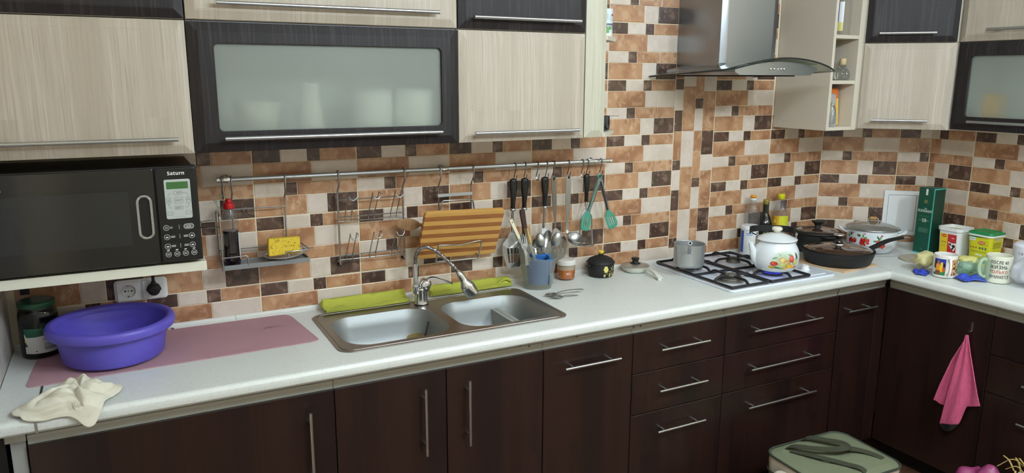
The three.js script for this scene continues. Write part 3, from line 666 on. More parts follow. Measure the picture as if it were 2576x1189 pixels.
// ---------- microwave and its shelf ----------
{
  const t = thing('wall_shelf', 'white board shelf under the microwave', 'shelf', [0, 0, 0]);
  part('board', span(LEFT + 0.006, -0.196, 1.127, 1.155, 0.003, 0.335, 0.001), M.whiteBoard, t);
  for (const x of [-0.69, -0.225]) part('bracket', [span(x - 0.012, x + 0.012, 1.1185, 1.1265, 0.003, 0.3, 0.002), span(x - 0.012, x + 0.012, 1.03 + (x > -0.3 ? 0.03 : 0), 1.1184, 0.002, 0.008, 0.002)], paint(0x14152a, 0.5), t);
}
{
  const t = thing('microwave', 'black microwave oven on the white wall shelf', 'microwave', [0, 1.1555, 0]);
  const x0 = -0.73, x1 = -0.204, h = 0.282, zf = 0.345;
  part('case', [span(x0 + 0.004, x1 - 0.004, 0.012, h - 0.004, 0.012, zf - 0.03, 0.006), span(x0, x1, 0.006, h, zf - 0.03, zf - 0.006, 0.004)], M.black, t);
  for (const fx of [x0 + 0.05, x1 - 0.05]) for (const fz of [zf - 0.06, 0.06]) part('foot', cyl(0.012, 0.014, 0.008, 16, fx, 0.004, fz), M.blackMatt, t);
  const d = part('door', extrude(rrect(0.405, h - 0.014, 0.006, 0, 0), 0.014, 0.002), M.blackGloss, t); d.position.set(-0.5195, h / 2 + 0.003, zf - 0.0055);
  const w = part('window', extrude(rrect(0.315, 0.152, 0.003), 0.0008), std({ color: 0x15181a, roughness: 0.22, clearcoat: 0.5 }), d); w.position.set(-0.022, 0.0, 0.0137);
  const hp = new THREE.Shape(), sl = rrect(0.034, 0.118, 0.0168); const pts = sl.getPoints(10).slice(0, -1).map((p) => [p.x, p.y, 0]);
  const hd = part('handle', sweep(pts, [[0.0042, 0], [0.003, 0.005], [0, 0.0062], [-0.003, 0.005], [-0.0042, 0], [-0.003, -0.003], [0, -0.004], [0.003, -0.003]], true), M.satin, d); hd.position.set(0.173, 0.001, 0.017);
  const rc = part('grip_recess', extrude(rrect(0.028, 0.112, 0.0135), 0.0006), M.black, d); rc.position.set(0.173, 0.001, 0.0138);
  const leaf = part('leaf_emblem', (() => { const r = []; r.push(sweep(curvePts([[-0.012, 0.012, 0], [0.004, 0.01, 0], [0.008, 0, 0], [0.002, -0.011, 0], [-0.01, -0.013, 0]], 20), 0.0006)); r.push(sweep(curvePts([[0.008, 0.012, 0], [0.004, 0, 0], [-0.006, -0.006, 0]], 10), 0.0006)); r.push(sweep(curvePts([[0.003, 0.004, 0], [-0.006, 0.002, 0], [-0.01, -0.002, 0]], 10), 0.0005)); return r; })(), M.white, d, 'thin white leaf emblem'); leaf.position.set(-0.164, 0.094, 0.0142);
  const p = part('control_panel', extrude(rrect(0.105, h - 0.014, 0.006), 0.0145, 0.002), M.black, t); p.position.set(-0.2605, h / 2 + 0.003, zf - 0.0055);
  const face = canvasTex(512, 1312, (g, W, H) => {
    g.clearRect(0, 0, W, H);
    g.fillStyle = '#e8e8e6'; g.font = 'bold 74px sans-serif'; g.textAlign = 'center'; g.textBaseline = 'middle';
    g.fillText('Saturn', 262, 56); g.font = 'bold 26px sans-serif'; g.fillText("'", 398, 38);
    g.strokeStyle = '#d7dad8'; g.fillStyle = '#c9cdcb'; g.lineWidth = 5;
    const ring = (x, y, r) => { g.beginPath(); g.arc(x, y, r, 0, 7); g.stroke(); };
    const bar = (x, y, w, h) => { g.fillRect(x, y, w, h); };
    const small = (x, y, w) => { for (let k = 0; k < 2; k++) for (let q = 0; q < 5; q++) bar(x + q * w / 5, y - 14 + k * 17, w / 5 - 3, 11); };
    [[70, 860], [70, 1000], [70, 1140]].forEach(([x, y], i) => { ring(x, y, 38); g.beginPath(); if (i === 0) { g.arc(x, y, 15, 0, 7); g.stroke(); } else { g.ellipse(x, y + 4, 22, 11, 0, 0, 7); g.fill(); } small(x + 52, y, i ? 60 : 36); });
    [[410, 1000], [410, 1140]].forEach(([x, y], i) => { ring(x, y, 38); g.beginPath(); g.ellipse(x, y + 2, 20, 13, 0, 0, 7); g.fill(); small(x - 112, y, 62); });
    g.beginPath(); g.roundRect(310, 820, 138, 72, 36); g.stroke(); g.beginPath(); g.roundRect(322, 832, 114, 48, 24); g.stroke(); small(340, 858, 76);
    for (const y of [858, 998, 1138]) bar(242, y - 32, 5, 66);
    [70, 188, 306, 424].forEach((x) => { ring(x, 1262, 38); small(x - 24, 1262, 50); g.beginPath(); g.ellipse(x, 1200, 20, 9, -0.2, 0, 7); g.fill(); });
  });
  const f = new THREE.PlaneGeometry(0.098, 0.251); const pr = part('print', f, std({ map: face, transparent: true, roughness: 0.4 }), p, 'white button symbols and maker name'); pr.position.set(0, 0.0045, 0.0149);
  const pad = part('keypad', extrude(rrect(0.068, 0.112, 0.005), 0.0012, 0.0004), paint(0xb4bab6, 0.4), p, 'pale grey keypad panel'); pad.position.set(0.002, 0.046, 0.0144);
  const lcd = part('display', extrude(rrect(0.056, 0.02, 0.0015), 0.0006), std({ color: 0x3f6b3a, roughness: 0.2 }), pad, 'green display'); lcd.position.set(0, 0.039, 0.0012);
  const kp = canvasTex(512, 640, (g, W, H) => {
    g.clearRect(0, 0, W, H); g.strokeStyle = '#4b5350'; g.lineWidth = 5; g.fillStyle = '#59615e';
    const r = (x, y, w, h, q = 12) => { g.beginPath(); g.roundRect(x, y, w, h, q); g.stroke(); };
    r(170, 40, 170, 80); r(10, 180, 92, 130); r(178, 180, 170, 130); r(420, 180, 82, 130); r(170, 370, 170, 74); r(10, 500, 110, 60); r(392, 500, 110, 60);
    g.beginPath(); g.arc(120, 150, 70, Math.PI, 1.5 * Math.PI); g.moveTo(340, 80); g.arc(400, 150, 70, 1.5 * Math.PI, 0); g.moveTo(50, 312); g.arc(120, 340, 70, Math.PI, 0.5 * Math.PI, true); g.moveTo(470, 312); g.arc(400, 340, 70, 0, 0.5 * Math.PI); g.stroke();
    for (const [x, y, w] of [[230, 60, 90], [230, 84, 70], [30, 214, 56], [30, 240, 46], [30, 266, 56], [196, 224, 136], [196, 252, 120], [440, 214, 40], [440, 240, 46], [190, 392, 120], [190, 416, 90]]) for (let q = 0; q < w; q += 14) g.fillRect(x + q, y, 10, 12);
    for (let q = 0; q < 12; q++) g.fillRect(150 + q * 22, 600 + (q % 2) * 3, 8, 8);
  });
  const k = part('print', new THREE.PlaneGeometry(0.064, 0.082), std({ map: kp, transparent: true, roughness: 0.4 }), pad, 'thin dark keypad symbols'); k.position.set(0, -0.0135, 0.0014);
}
// double wall socket and the microwave plug
{
  const t = thing('wall_socket', 'white double wall socket below the microwave shelf', 'socket', [-0.372, 1.006, 0.0005]);
  part('frame', extrude(rrect(0.156, 0.072, 0.012), 0.009, 0.003), M.white, t);
  for (const s of [-1, 1]) {
    part('insert', [extrude((() => { const q = rrect(0.066, 0.062, 0.004, s * 0.037, 0); q.holes.push(new THREE.Path(new THREE.Path().absarc(s * 0.037, 0, 0.0205, 0, Math.PI * 2, true).getPoints(24))); return q; })(), 0.005, 0.001).translate(0, 0, 0.0088)], M.white, t);
    part('cup', [lathe([[0, 0.0005], [0.019, 0.0005], [0.0205, 0.005], [0.0213, 0.005], [0.0206, 0], [0, 0]], 32).rotateX(Math.PI / 2).translate(s * 0.037, 0, 0.009)], paint(0xcfd0cd, 0.5), t);
  }
  part('pin_hole', [-1, 1].map((s) => cyl(0.0026, 0.0026, 0.0012, 14).rotateX(Math.PI / 2).translate(-0.037 + s * 0.0095, 0, 0.0096)), M.darkVoid, t);
  part('earth_clip', [-1, 1].map((s) => box(0.004, 0.005, 0.004, 0.0005, -0.037, s * 0.0175, 0.0115)), M.satin, t);
  part('screw', cyl(0.0025, 0.0025, 0.0012, 12).rotateX(Math.PI / 2).translate(-0.037, 0, 0.0096), M.satin, t);
  const p = thing('plug', 'black round plug with its cord in the right socket', 'plug', [-0.335, 1.006, 0.012]);
  part('plug_body', [lathe([[0, 0.03], [0.012, 0.03], [0.0175, 0.026], [0.019, 0.016], [0.019, 0], [0, 0]], 32).rotateX(Math.PI / 2), box(0.044, 0.008, 0.008, 0.002, 0, 0, 0.01)], M.blackMatt, p);
  part('cord', [sweep(curvePts([[0, 0.01, 0.018], [0.0, 0.035, 0.019], [0.002, 0.07, 0.014], [0.004, 0.112, 0.005]], 24), 0.005), box(0.014, 0.02, 0.014, 0.004, 0, 0.02, 0.016)], M.blackMatt, p);
}

// ---------- rail and hanging racks ----------
const railY = (x) => 1.3535 - 0.0058 * (x + 0.118), RZ = 0.046;
{
  const t = thing('utensil_rail', 'long chrome wall rail above the worktop', 'rail', [0, 0, 0]);
  part('tube', [sweep([[-0.118, railY(-0.118), RZ], [1.433, railY(1.433), RZ]], Array.from({ length: 20 }, (_, i) => [Math.cos(i / 10 * Math.PI) * 0.0078, Math.sin(i / 10 * Math.PI) * 0.0078]))], M.satin, t);
  for (const x of [-0.118, 1.431]) part('end_cap', sweep([[x - 0.003, railY(x), RZ], [x + 0.004, railY(x), RZ]], Array.from({ length: 20 }, (_, i) => [Math.cos(i / 10 * Math.PI) * 0.0092, Math.sin(i / 10 * Math.PI) * 0.0092])), M.chrome, t);
  for (const x of [-0.088, 0.683, 1.361]) part('holder', [sweep([[x - 0.011, railY(x), RZ], [x - 0.004, railY(x), RZ], [x + 0.004, railY(x), RZ], [x + 0.011, railY(x), RZ]], Array.from({ length: 20 }, (_, i) => [Math.cos(i / 10 * Math.PI) * 0.0105, Math.sin(i / 10 * Math.PI) * 0.0105]), false, undefined, (s) => (s < 0.1 || s > 0.9 ? [0.86, 0.86] : [1, 1])), cyl(0.005, 0.006, RZ - 0.008, 14).rotateX(Math.PI / 2).translate(x, railY(x) - 0.001, RZ / 2 - 0.002), cyl(0.012, 0.012, 0.004, 20).rotateX(Math.PI / 2).translate(x, railY(x), 0.0025)], M.chrome, t);
}
// hanging arm: hooks over the rail and steps back towards the wall
const hang = (x, yEnd, zEnd, r = 0.0028, yBend = 1.29) => {
  const ry = railY(x);
  return sweep([...curvePts([[x, ry - 0.004, RZ - 0.0118], [x, ry + 0.0075, RZ - 0.0085], [x, ry + 0.0112, RZ], [x, ry + 0.0072, RZ + 0.0085], [x, ry - 0.004, RZ + 0.0112]], 14), ...rounded([[x, ry - 0.02, RZ + 0.0112], [x, yBend + 0.02, RZ + 0.0105], [x, yBend - 0.01, zEnd], [x, yEnd, zEnd]], 0.012)], r);
};
{
  const t = thing('wire_rack', 'chrome rail rack with a grey tray holding bottle and sponge', 'rack', [0, 0, 0]);
  const X0 = -0.129, X1 = 0.15, Zb = 0.022, Zf2 = 0.12;
  part('hanger', hang(-0.077, 1.088, Zb), M.wireMetal, t); part('hanger', hang(0.0955, 1.088, Zb), M.wireMetal, t);
  part('cross_wire', [wire([[-0.077, 1.249, Zb + 0.003], [0.0955, 1.249, Zb + 0.003]], 0.0022), wire([[X0, 1.1125, Zb], [X1 - 0.006, 1.1125, Zb]], 0.002)], M.wireMetal, t);
  part('side_guard', wire([[X0, 1.078, Zb], [X0, 1.252, Zb], [X0, 1.252, Zf2], [X0, 1.066, Zf2]], 0.0027, 0.02), M.wireMetal, t);
  part('side_loop', [wire([[X0 - 0.001, 1.219, Zb + 0.001], [X0 - 0.055, 1.216, Zb + 0.004], [X0 - 0.055, 1.21, Zf2 - 0.016], [X0 - 0.001, 1.211, Zf2]], 0.0024, 0.016)], M.wireMetal, t);
  part('front_guard', wire([[X0, 1.1075, Zf2], [-0.052, 1.109, Zf2], [-0.0495, 1.078, Zf2]], 0.0025, 0.009), M.wireMetal, t);
  part('front_guard', wire([[0.0695, 1.078, Zf2], [0.072, 1.108, Zf2], [X1 + 0.003, 1.109, Zf2], [X1 - 0.006, 1.1125, Zb]], 0.0025, 0.009), M.wireMetal, t);
  part('tray', [span(X0 + 0.003, X1 - 0.001, 1.069, 1.0705, Zb - 0.004, Zf2, 0.0004), span(X0 + 0.003, X1 - 0.001, 1.0655, 1.0815, Zf2 - 0.0014, Zf2 + 0.0006, 0.0006), span(X0 + 0.003, X1 - 0.001, 1.0655, 1.076, Zb - 0.006, Zb - 0.0045, 0.0005), span(X1 - 0.002, X1, 1.0655, 1.0795, Zb - 0.004, Zf2, 0.0005), span(X0 + 0.002, X0 + 0.004, 1.0655, 1.0795, Zb - 0.004, Zf2, 0.0005)], std({ color: 0x8d9192, roughness: 0.45, metalness: 0.5 }), t);
}
{
  const t = thing('sauce_bottle', 'clear plastic bottle of dark liquid with a red cap on the rail rack', 'bottle', [-0.092, 1.0712, 0.07]);
  part('bottle', lathe(smoothProfile([[0.0253, 0.1175], [0.0262, 0.14], [0.0225, 0.168], [0.0165, 0.186], [0.0155, 0.191]], 30), 40), M.petClear, t);
  part('liquid', lathe([[0, 0.0005], ...smoothProfile([[0.02, 0.001], [0.0252, 0.004], [0.0265, 0.04], [0.0248, 0.08], [0.0253, 0.1173]], 30), [0.024, 0.118], [0, 0.118]], 40), std({ color: 0x130c14, roughness: 0.12, clearcoat: 0.6 }), t);
  part('cap', [lathe([[0, 0.19], [0.0172, 0.19], [0.0178, 0.192], [0.0178, 0.206], [0.0165, 0.2085], [0.0105, 0.211], [0.009, 0.2205], [0.006, 0.2225], [0, 0.2225]], 32)], paint(0xb3161c, 0.35), t);
  part('label', lathe([[0.0268, 0.022], [0.0262, 0.06], [0.0258, 0.09], [0.0262, 0.112]], 20, 0.95, 1.1), paint(0xcfd3dd, 0.5), t, 'white label on the right side');
}
{
  const t = thing('saucer', 'white saucer with a floral rim under the yellow sponge', 'saucer', [0.083, 1.0712, 0.076]); t.rotation.z = 0.1; t.position.y = 1.079;
  part('dish', lathe([[0, 0.001], [0.03, 0.001], [0.055, 0.009], [0.073, 0.017], [0.0735, 0.0185], [0.054, 0.0115], [0.03, 0.0035], [0, 0.0035]], 48), M.ceramic, t);
  const fl = canvasTex(512, 64, (g) => { const r = rng(3); g.clearRect(0, 0, 512, 64); for (let i = 0; i < 26; i++) { g.fillStyle = i % 2 ? '#4d7a4a' : '#a24f6e'; g.beginPath(); g.ellipse(r() * 512, 14 + r() * 36, 10, 6, r() * 3, 0, 7); g.fill(); } });
  part('floral_rim', lathe([[0.056, 0.0125], [0.0722, 0.0186]], 48), std({ map: fl, transparent: true, roughness: 0.2 }), t, 'green and pink floral rim');
  const sp = warp(box(0.104, 0.06, 0.042, 0.005).toNonIndexed ? new RoundedBoxGeometry(0.104, 0.06, 0.042, 6, 0.005) : null, (v) => { v.y += 0.003 * Math.sin(v.x * 40); if (v.x > 0.03) { v.y *= 1 - 4.5 * (v.x - 0.03); } });
  M.sponge = std({ map: tex(256, 256, (u, v) => { const a = fbm(u, v, 28, 28, 2, N2); return mix(mix([214, 180, 44], [226, 198, 78], fbm(u, v, 8, 8, 3)), [172, 128, 20], sstep(0.74, 0.82, a)); }), bumpMap: tex(256, 256, (u, v) => 255 * (1 - sstep(0.68, 0.8, fbm(u, v, 28, 28, 2, N2))), false), bumpScale: 0.0015, roughness: 0.95 });
  const s = solo('sponge', metric(sp, 0.09), M.sponge, 'yellow washing sponge standing on the saucer', 'sponge', [0.073, 1.1225, 0.083]); s.rotation.set(-0.12, -0.08, -0.04);
}
// pot lid rack
{
  const t = thing('lid_rack', 'chrome wire rack with paired prongs for pot lids', 'rack', [0, 0, 0]);
  const Zb = 0.028, xa = 0.2785, xb = 0.5205;
  part('hanger', hang(xa, 1.02, Zb, 0.0034, 1.3), M.wireMetal, t); part('hanger', hang(xb, 1.018, Zb, 0.0034, 1.3), M.wireMetal, t);
  for (const y of [1.257, 1.195, 1.1795, 1.0555, 1.0385]) part('cross_wire', wire([[xa, y, Zb + 0.004], [xb, y - 0.001, Zb + 0.004]], 0.0022), M.wireMetal, t);
  for (const x of [xa, xb]) part('stopper', cyl(0.0055, 0.0055, 0.02, 14).rotateX(Math.PI / 2).translate(x, 1.018, 0.014), M.blackMatt, t);
  for (const y0 of [1.178, 1.037]) for (const x of [0.311, 0.397, 0.481]) {
    const a = 0.0112, zt = 0.09, yt = y0 + 0.106;
    part('prong', sweep([...rounded([[x - a, y0, Zb + 0.0065], [x - a, y0 + 0.018, Zb + 0.0065], [x - a + 0.002, yt - 0.01, zt - 0.006]], 0.006), ...curvePts([[x - a + 0.002, yt, zt], [x - a + 0.001, yt - 0.004, zt + 0.004], [x - 0.004, yt - 0.019, zt + 0.012], [x + 0.006, yt - 0.02, zt + 0.014], [x + a + 0.006, yt - 0.01, zt + 0.01], [x + a + 0.006, yt - 0.001, zt + 0.004], [x + a + 0.002, yt + 0.002, zt]], 20), ...rounded([[x + a + 0.002, yt - 0.01, zt - 0.006], [x + a, y0 + 0.018, Zb + 0.0065], [x + a, y0, Zb + 0.0065]], 0.006)], 0.0017), M.wireMetal, t);
  }
}
// board rack, striped board and wooden spoon
{
  const t = thing('board_rack', 'chrome wire rack holding the striped cutting board', 'rack', [0, 0, 0]);
  const xa = 0.662, xb = 0.797, Zb = 0.03;
  part('hanger', [hang(xa, 1.01, Zb, 0.0028, 1.295)], M.wireMetal, t); part('hanger', [hang(xb, 1.01, Zb, 0.0028, 1.295)], M.wireMetal, t);
  part('flat_bar', span(xa - 0.004, xb + 0.004, 1.2405, 1.2525, Zb + 0.0015, Zb + 0.0035, 0.0004), M.aluminium, t);
  part('inner_loop', wire([[0.654, 1.03, 0.058], [0.654, 1.2, 0.058], [0.666, 1.2305, 0.058], [0.7915, 1.2265, 0.058], [0.797, 1.19, 0.058], [0.797, 1.03, 0.058]], 0.0026, 0.01), M.wireMetal, t);
  part('cradle', [wire([[0.654, 1.031, 0.058], [0.607, 1.013, 0.118], [0.787, 1.01, 0.118], [0.797, 1.03, 0.058]], 0.0026, 0.012), wire([[xa, 1.011, Zb], [0.654, 1.03, 0.058]], 0.0026), wire([[xb, 1.011, Zb], [0.797, 1.03, 0.058]], 0.0026)], M.wireMetal, t);
  part('front_loop', wire([[0.613, 1.013, 0.118], [0.618, 1.078, 0.128], [0.70, 1.071, 0.131], [0.796, 1.081, 0.128], [0.784, 1.011, 0.118]], 0.0028, 0.012), M.wireMetal, t);
}
{
  M.bamboo = std({ map: tex(512, 128, (u, v) => mix([196, 146, 74], [210, 164, 92], fbm(u, v, 6, 60, 3))), roughness: 0.5 });
  M.bambooDark = std({ map: tex(512, 128, (u, v) => mix([140, 86, 42], [164, 106, 56], fbm(u, v, 6, 60, 3, N2))), roughness: 0.5 });
  const t = thing('cutting_board', 'striped bamboo cutting board leaning in the wire rack', 'board', [0.554, 1.024, 0.072]);
  t.rotation.order = 'ZXY'; t.rotation.set(0.40, 0, -0.031);
  const w = 0.32, h = 0.202, n = 11, sh = h / n;
  for (let k = 0; k < n; k++) {
    const end = k === 0 || k === n - 1;
    const s = end ? (() => { const q = new THREE.Shape(), r = 0.012, d = k === 0 ? 1 : -1; const y0 = k === 0 ? 0 : sh, y1 = k === 0 ? sh : 0; q.moveTo(0, y1); q.lineTo(0, y0 + d * r); q.quadraticCurveTo(0, y0, r, y0); q.lineTo(w - r, y0); q.quadraticCurveTo(w, y0, w, y0 + d * r); q.lineTo(w, y1); q.lineTo(0, y1); return q; })() : poly([[0, 0], [w, 0], [w, sh], [0, sh]]);
    const p = part('strip', metric(extrude(s, 0.016, end ? 0.0015 : 0.0004), 0.3, k * 0.21, k * 0.37), k % 2 ? M.bambooDark : M.bamboo, t);
    p.position.set(0, k * sh, -0.008);
  }
  const wood = std({ map: tex(128, 256, (u, v) => mix([128, 94, 58], [168, 130, 88], fbm(u, v, 30, 4, 3))), roughness: 0.6 });
  const sp = thing('wooden_spoon', 'brown wooden spoon sticking out left behind the cutting board', 'spoon', [0.53, 1.152, 0.06]);
  sp.rotation.z = -0.13;
  part('bowl', metric(warp(new THREE.SphereGeometry(1, 28, 18), (v) => { const hollow = v.z > 0.1 ? -0.75 : 0; v.set(v.x * 0.045, v.y * 0.023 * (1 - 0.12 * v.x), (v.z + hollow * v.z) * 0.011); }), 0.1), wood, sp);
  part('handle', metric(sweep([[0.035, 0, -0.003], [0.1, 0, -0.004], [0.2, 0.006, -0.008]], [[0.006, 0], [0.0042, 0.0042], [0, 0.006], [-0.0042, 0.0042], [-0.006, 0], [-0.0042, -0.0042], [0, -0.006], [0.0042, -0.0042]]), 0.1), wood, sp);
}

// ---------- S hooks and hanging utensils ----------
const hookPath = curvePts([[0, -0.004, -0.0112], [0, 0.007, -0.0085], [0, 0.0107, 0], [0, 0.007, 0.009], [0, -0.004, 0.0108], [0, -0.02, 0.005], [0, -0.042, -0.006], [0, -0.053, -0.0085], [0, -0.0625, -0.003], [0, -0.0635, 0.005], [0, -0.056, 0.0115], [0, -0.045, 0.0145], [0, -0.037, 0.017]], 44);
const HOOKX = [-0.106, 0.98, 1.0245, 1.0805, 1.123, 1.1565, 1.226, 1.2935, 1.3185, 1.384];
const HOOKL = ['steel S hook at the left rail end with the green rubber ring', 'steel S hook carrying the black-handled slotted spatula', 'steel S hook carrying the second black-handled spoon', 'empty steel S hook between two black-handled utensils', 'steel S hook carrying the black-handled cake server', 'steel S hook carrying the all-steel slotted turner', 'steel S hook carrying the steel soup ladle', 'empty steel S hook just left of the potato masher', 'steel S hook carrying the potato masher', 'steel S hook carrying the green-tipped tongs'];
let hook0;
HOOKX.forEach((x, i) => {
  const pos = [x, railY(x), RZ];
  if (!hook0) hook0 = solo('s_hook', sweep(hookPath, 0.0018), M.darkChrome, HOOKL[i], 'hook', pos, 'S hooks on the rail');
  else copyOf(hook0, HOOKL[i], pos);
});
solo('rubber_ring', sweep(Array.from({ length: 40 }, (_, i) => [Math.cos(i / 20 * Math.PI) * 0.0195, Math.sin(i / 20 * Math.PI) * 0.0215, 0]), 0.0012, true), paint(0x6f9a80, 0.6), 'thin green rubber ring hanging at the left rail end', 'ring', [-0.1085, railY(-0.1) - 0.0745 + 0.002, 0.052]);
// bulged black handle hung from its eye: local origin at the eye, hanging down -y
function handleGeo(len, w) {
  const pts = [], n = 24; for (let i = 0; i <= n; i++) pts.push([0, -len * i / n, 0.002 * Math.sin(i / n * 3)]);
  const sec = Array.from({ length: 18 }, (_, i) => [Math.cos(i / 9 * Math.PI), Math.sin(i / 9 * Math.PI)]);
  return sweep(pts, sec, false, [0, 0, 1], (s) => { const k = s < 0.06 ? Math.sqrt(Math.max(0.08, 1 - ((0.06 - s) / 0.06) ** 2)) : 1; const b = 1 + 0.18 * Math.sin(s * 5.2 + 0.3) - 0.22 * s; return [0.0095 * k * (0.9 + 0.15 * b), w * k * b]; });
}
const eyeHole = () => new THREE.SphereGeometry(1, 16, 12).scale(0.0045, 0.012, 0.0115).translate(0, -0.013, 0.001);
function blackUtensil(name, label, cat, x, turnZ, tail, pts) {
  const y = railY(x) - 0.0575;
  const t = thing(name, label, cat, [x, y, RZ + 0.004]); t.rotation.z = turnZ;
  part('handle', handleGeo(0.118, 0.0148), M.black, t).position.y = 0.007;
  part('eye', eyeHole(), M.darkVoid, t);
  part('ferrule', lathe([[0.0095, 0], [0.012, 0.002], [0.012, 0.009], [0.0085, 0.012], [0, 0.012]], 24).translate(0, -0.123, 0.001), M.satin, t);
  part('shaft', sweep(curvePts(pts, 16), 0.0052), M.steel, t);
  for (const [nm, g] of tail) part(nm, g, M.steel, t);
  return t;
}
// bent plate from an outline with holes, thickness 1.2 mm, then curved
function blade(outline, holes, bend) {
  const s = poly(outline); for (const h of holes) s.holes.push(new THREE.Path(h.map((p) => new THREE.Vector2(p[0], p[1]))));
  return warp(extrude(s, 0.0014, 0.0002), bend);
}
const slot = (x, y0, y1, w, lean = 0) => [[x - w / 2, y0], [x + w / 2, y0], [x + w / 2 + lean, y1], [x - w / 2 + lean, y1]].reverse();
{
  // slotted spatula
  const out = []; const P = [[-0.006, -0.2], [-0.02, -0.225], [-0.044, -0.252], [-0.044, -0.285], [-0.026, -0.345], [-0.02, -0.35], [0.026, -0.35], [0.032, -0.345], [0.042, -0.285], [0.042, -0.252], [0.02, -0.225], [0.006, -0.2]];
  curvePts(P.map((p) => [p[0], p[1], 0]), 60).forEach((v) => out.push([v.x, v.y]));
  const holes = [-0.024, -0.008, 0.008, 0.024].map((x, i) => slot(x, -0.27 + 0.0 * i, -0.33, 0.0065, -x * 0.3));
  blackUtensil('spatula', 'steel slotted spatula with black handle, leftmost on the hooks', 'spatula', 0.9705, -0.02, [['blade', blade(out, holes, (v) => { v.z += 0.012 * sstep(-0.2, -0.26, v.y) + 0.02 * (v.y + 0.26 < 0 ? -(v.y + 0.26) * 2.2 : 0) - v.x * v.x * 4; })]], [[0, -0.118, 0], [0, -0.16, -0.002], [0, -0.205, 0.001]]);
  // serving spoon, mostly hidden
  const bowl = sheet((u, v) => [u * 0.03 * Math.cos(v * 2 * Math.PI), -0.262 + u * 0.042 * Math.sin(v * 2 * Math.PI), 0.012 * (u * u - 1)], 8, 28, 0.0014);
  blackUtensil('serving_spoon', 'steel serving spoon with black handle behind the knives', 'spoon', 1.0215, -0.02, [['bowl', bowl]], [[0, -0.118, 0], [0, -0.17, -0.004], [0, -0.225, -0.004]]);
  // cake server
  const tri = [[-0.005, -0.2], [0.005, -0.2], [0.02, -0.235], [0.03, -0.3], [0, -0.315], [-0.03, -0.3], [-0.02, -0.235]];
  blackUtensil('cake_server', 'steel flat server with black handle, third handle from the left', 'server', 1.1135, 0, [['blade', blade(tri, [], (v) => { v.z += 0.02 * sstep(-0.2, -0.23, v.y) - 0.01; })]], [[0, -0.118, 0], [0, -0.17, -0.004], [0, -0.205, -0.008]]);
}
{
  // all-steel slotted turner
  const t = thing('slotted_turner', 'all-steel slotted turner hanging behind the teaspoons', 'turner', [1.1535, railY(1.15) - 0.0575, RZ + 0.004]); t.rotation.z = 0.06;
  part('handle', [sweep(curvePts([[0, 0.01, 0], [0, -0.06, 0], [0.001, -0.13, -0.002], [0.002, -0.225, -0.004]], 30), [[0.0018, -0.0105], [0.0026, 0], [0.0018, 0.0105], [-0.0012, 0.0105], [-0.0014, 0], [-0.0012, -0.0105]], false, [0, 0, 1], (s) => [1, s < 0.5 ? 1 : 1 - 0.65 * sstep(0.5, 0.9, s)])], M.steelDark, t);
  part('eye', new THREE.SphereGeometry(1, 14, 10).scale(0.0045, 0.011, 0.0032).translate(0, -0.006, 0), M.darkVoid, t);
  const out = curvePts([[-0.006, -0.21, 0], [-0.03, -0.235, 0], [-0.043, -0.262, 0], [-0.044, -0.31, 0], [-0.032, -0.335, 0], [0.032, -0.335, 0], [0.044, -0.31, 0], [0.043, -0.262, 0], [0.03, -0.235, 0], [0.006, -0.21, 0]], 60).map((v) => [v.x, v.y]);
  part('blade', blade(out, [-0.028, -0.0095, 0.0095, 0.028].map((x) => slot(x, -0.258, -0.315, 0.006)), (v) => { v.z += 0.01 * sstep(-0.2, -0.25, v.y) - 0.003; }), M.steelDark, t);
  // soup ladle
  const l = thing('ladle', 'steel soup ladle with patterned flat handle on the rail', 'ladle', [1.2245, railY(1.22) - 0.0575, RZ + 0.004]);
  part('handle', [sweep(curvePts([[0, 0.012, 0], [0, -0.06, 0], [0, -0.14, -0.002], [0, -0.225, -0.004], [0.003, -0.245, 0.006]], 36), [[0.0014, -0.0125], [0.0022, 0], [0.0014, 0.0125], [-0.0014, 0.0125], [-0.0014, 0], [-0.0014, -0.0125]], false, [0, 0, 1], (s) => [1, s < 0.06 ? 0.6 + s * 6 : s < 0.35 ? 1 : 1 - 0.55 * sstep(0.35, 0.6, s)])], M.steel, l);
  part('eye', new THREE.SphereGeometry(1, 14, 10).scale(0.0045, 0.008, 0.003).translate(0, -0.003, 0), M.darkVoid, l);
  const b = part('bowl', lathe([[0, -0.026], [0.015, -0.024], [0.03, -0.014], [0.0385, 0.002], [0.0395, 0.006], [0.0375, 0.003], [0.029, -0.0125], [0.014, -0.0222], [0, -0.0242]], 40), M.steel, l);
  b.position.set(0.018, -0.252, 0.036); b.rotation.set(0.42, 0, -0.1);
}
{
  const t = thing('potato_masher', 'wire potato masher with plain black handle on the rail', 'masher', [1.313, railY(1.31) - 0.0575, RZ + 0.004]); 
  part('handle', handleGeo(0.116, 0.0122), M.black, t).position.y = 0.008;
  part('eye', new THREE.SphereGeometry(1, 12, 10).scale(0.003, 0.005, 0.011).translate(0, -0.004, 0.001), M.darkVoid, t);
  part('shaft', cyl(0.006, 0.007, 0.02, 16, 0, -0.117, 0.001), M.satin, t);
  part('fork', [-1, 1].map((s) => wire([[0, -0.122, 0.001], [0, -0.136, 0.001], [s * 0.027, -0.17, 0.004], [s * 0.033, -0.29, 0.004]], 0.003, 0.014)), M.satin, t);
  part('mash_ring', lathe([[0.026, 0], [0.036, 0], [0.036, 0.0025], [0.026, 0.0025], [0.026, 0]], 36).translate(0, -0.291, 0.004), M.satin, t);
}
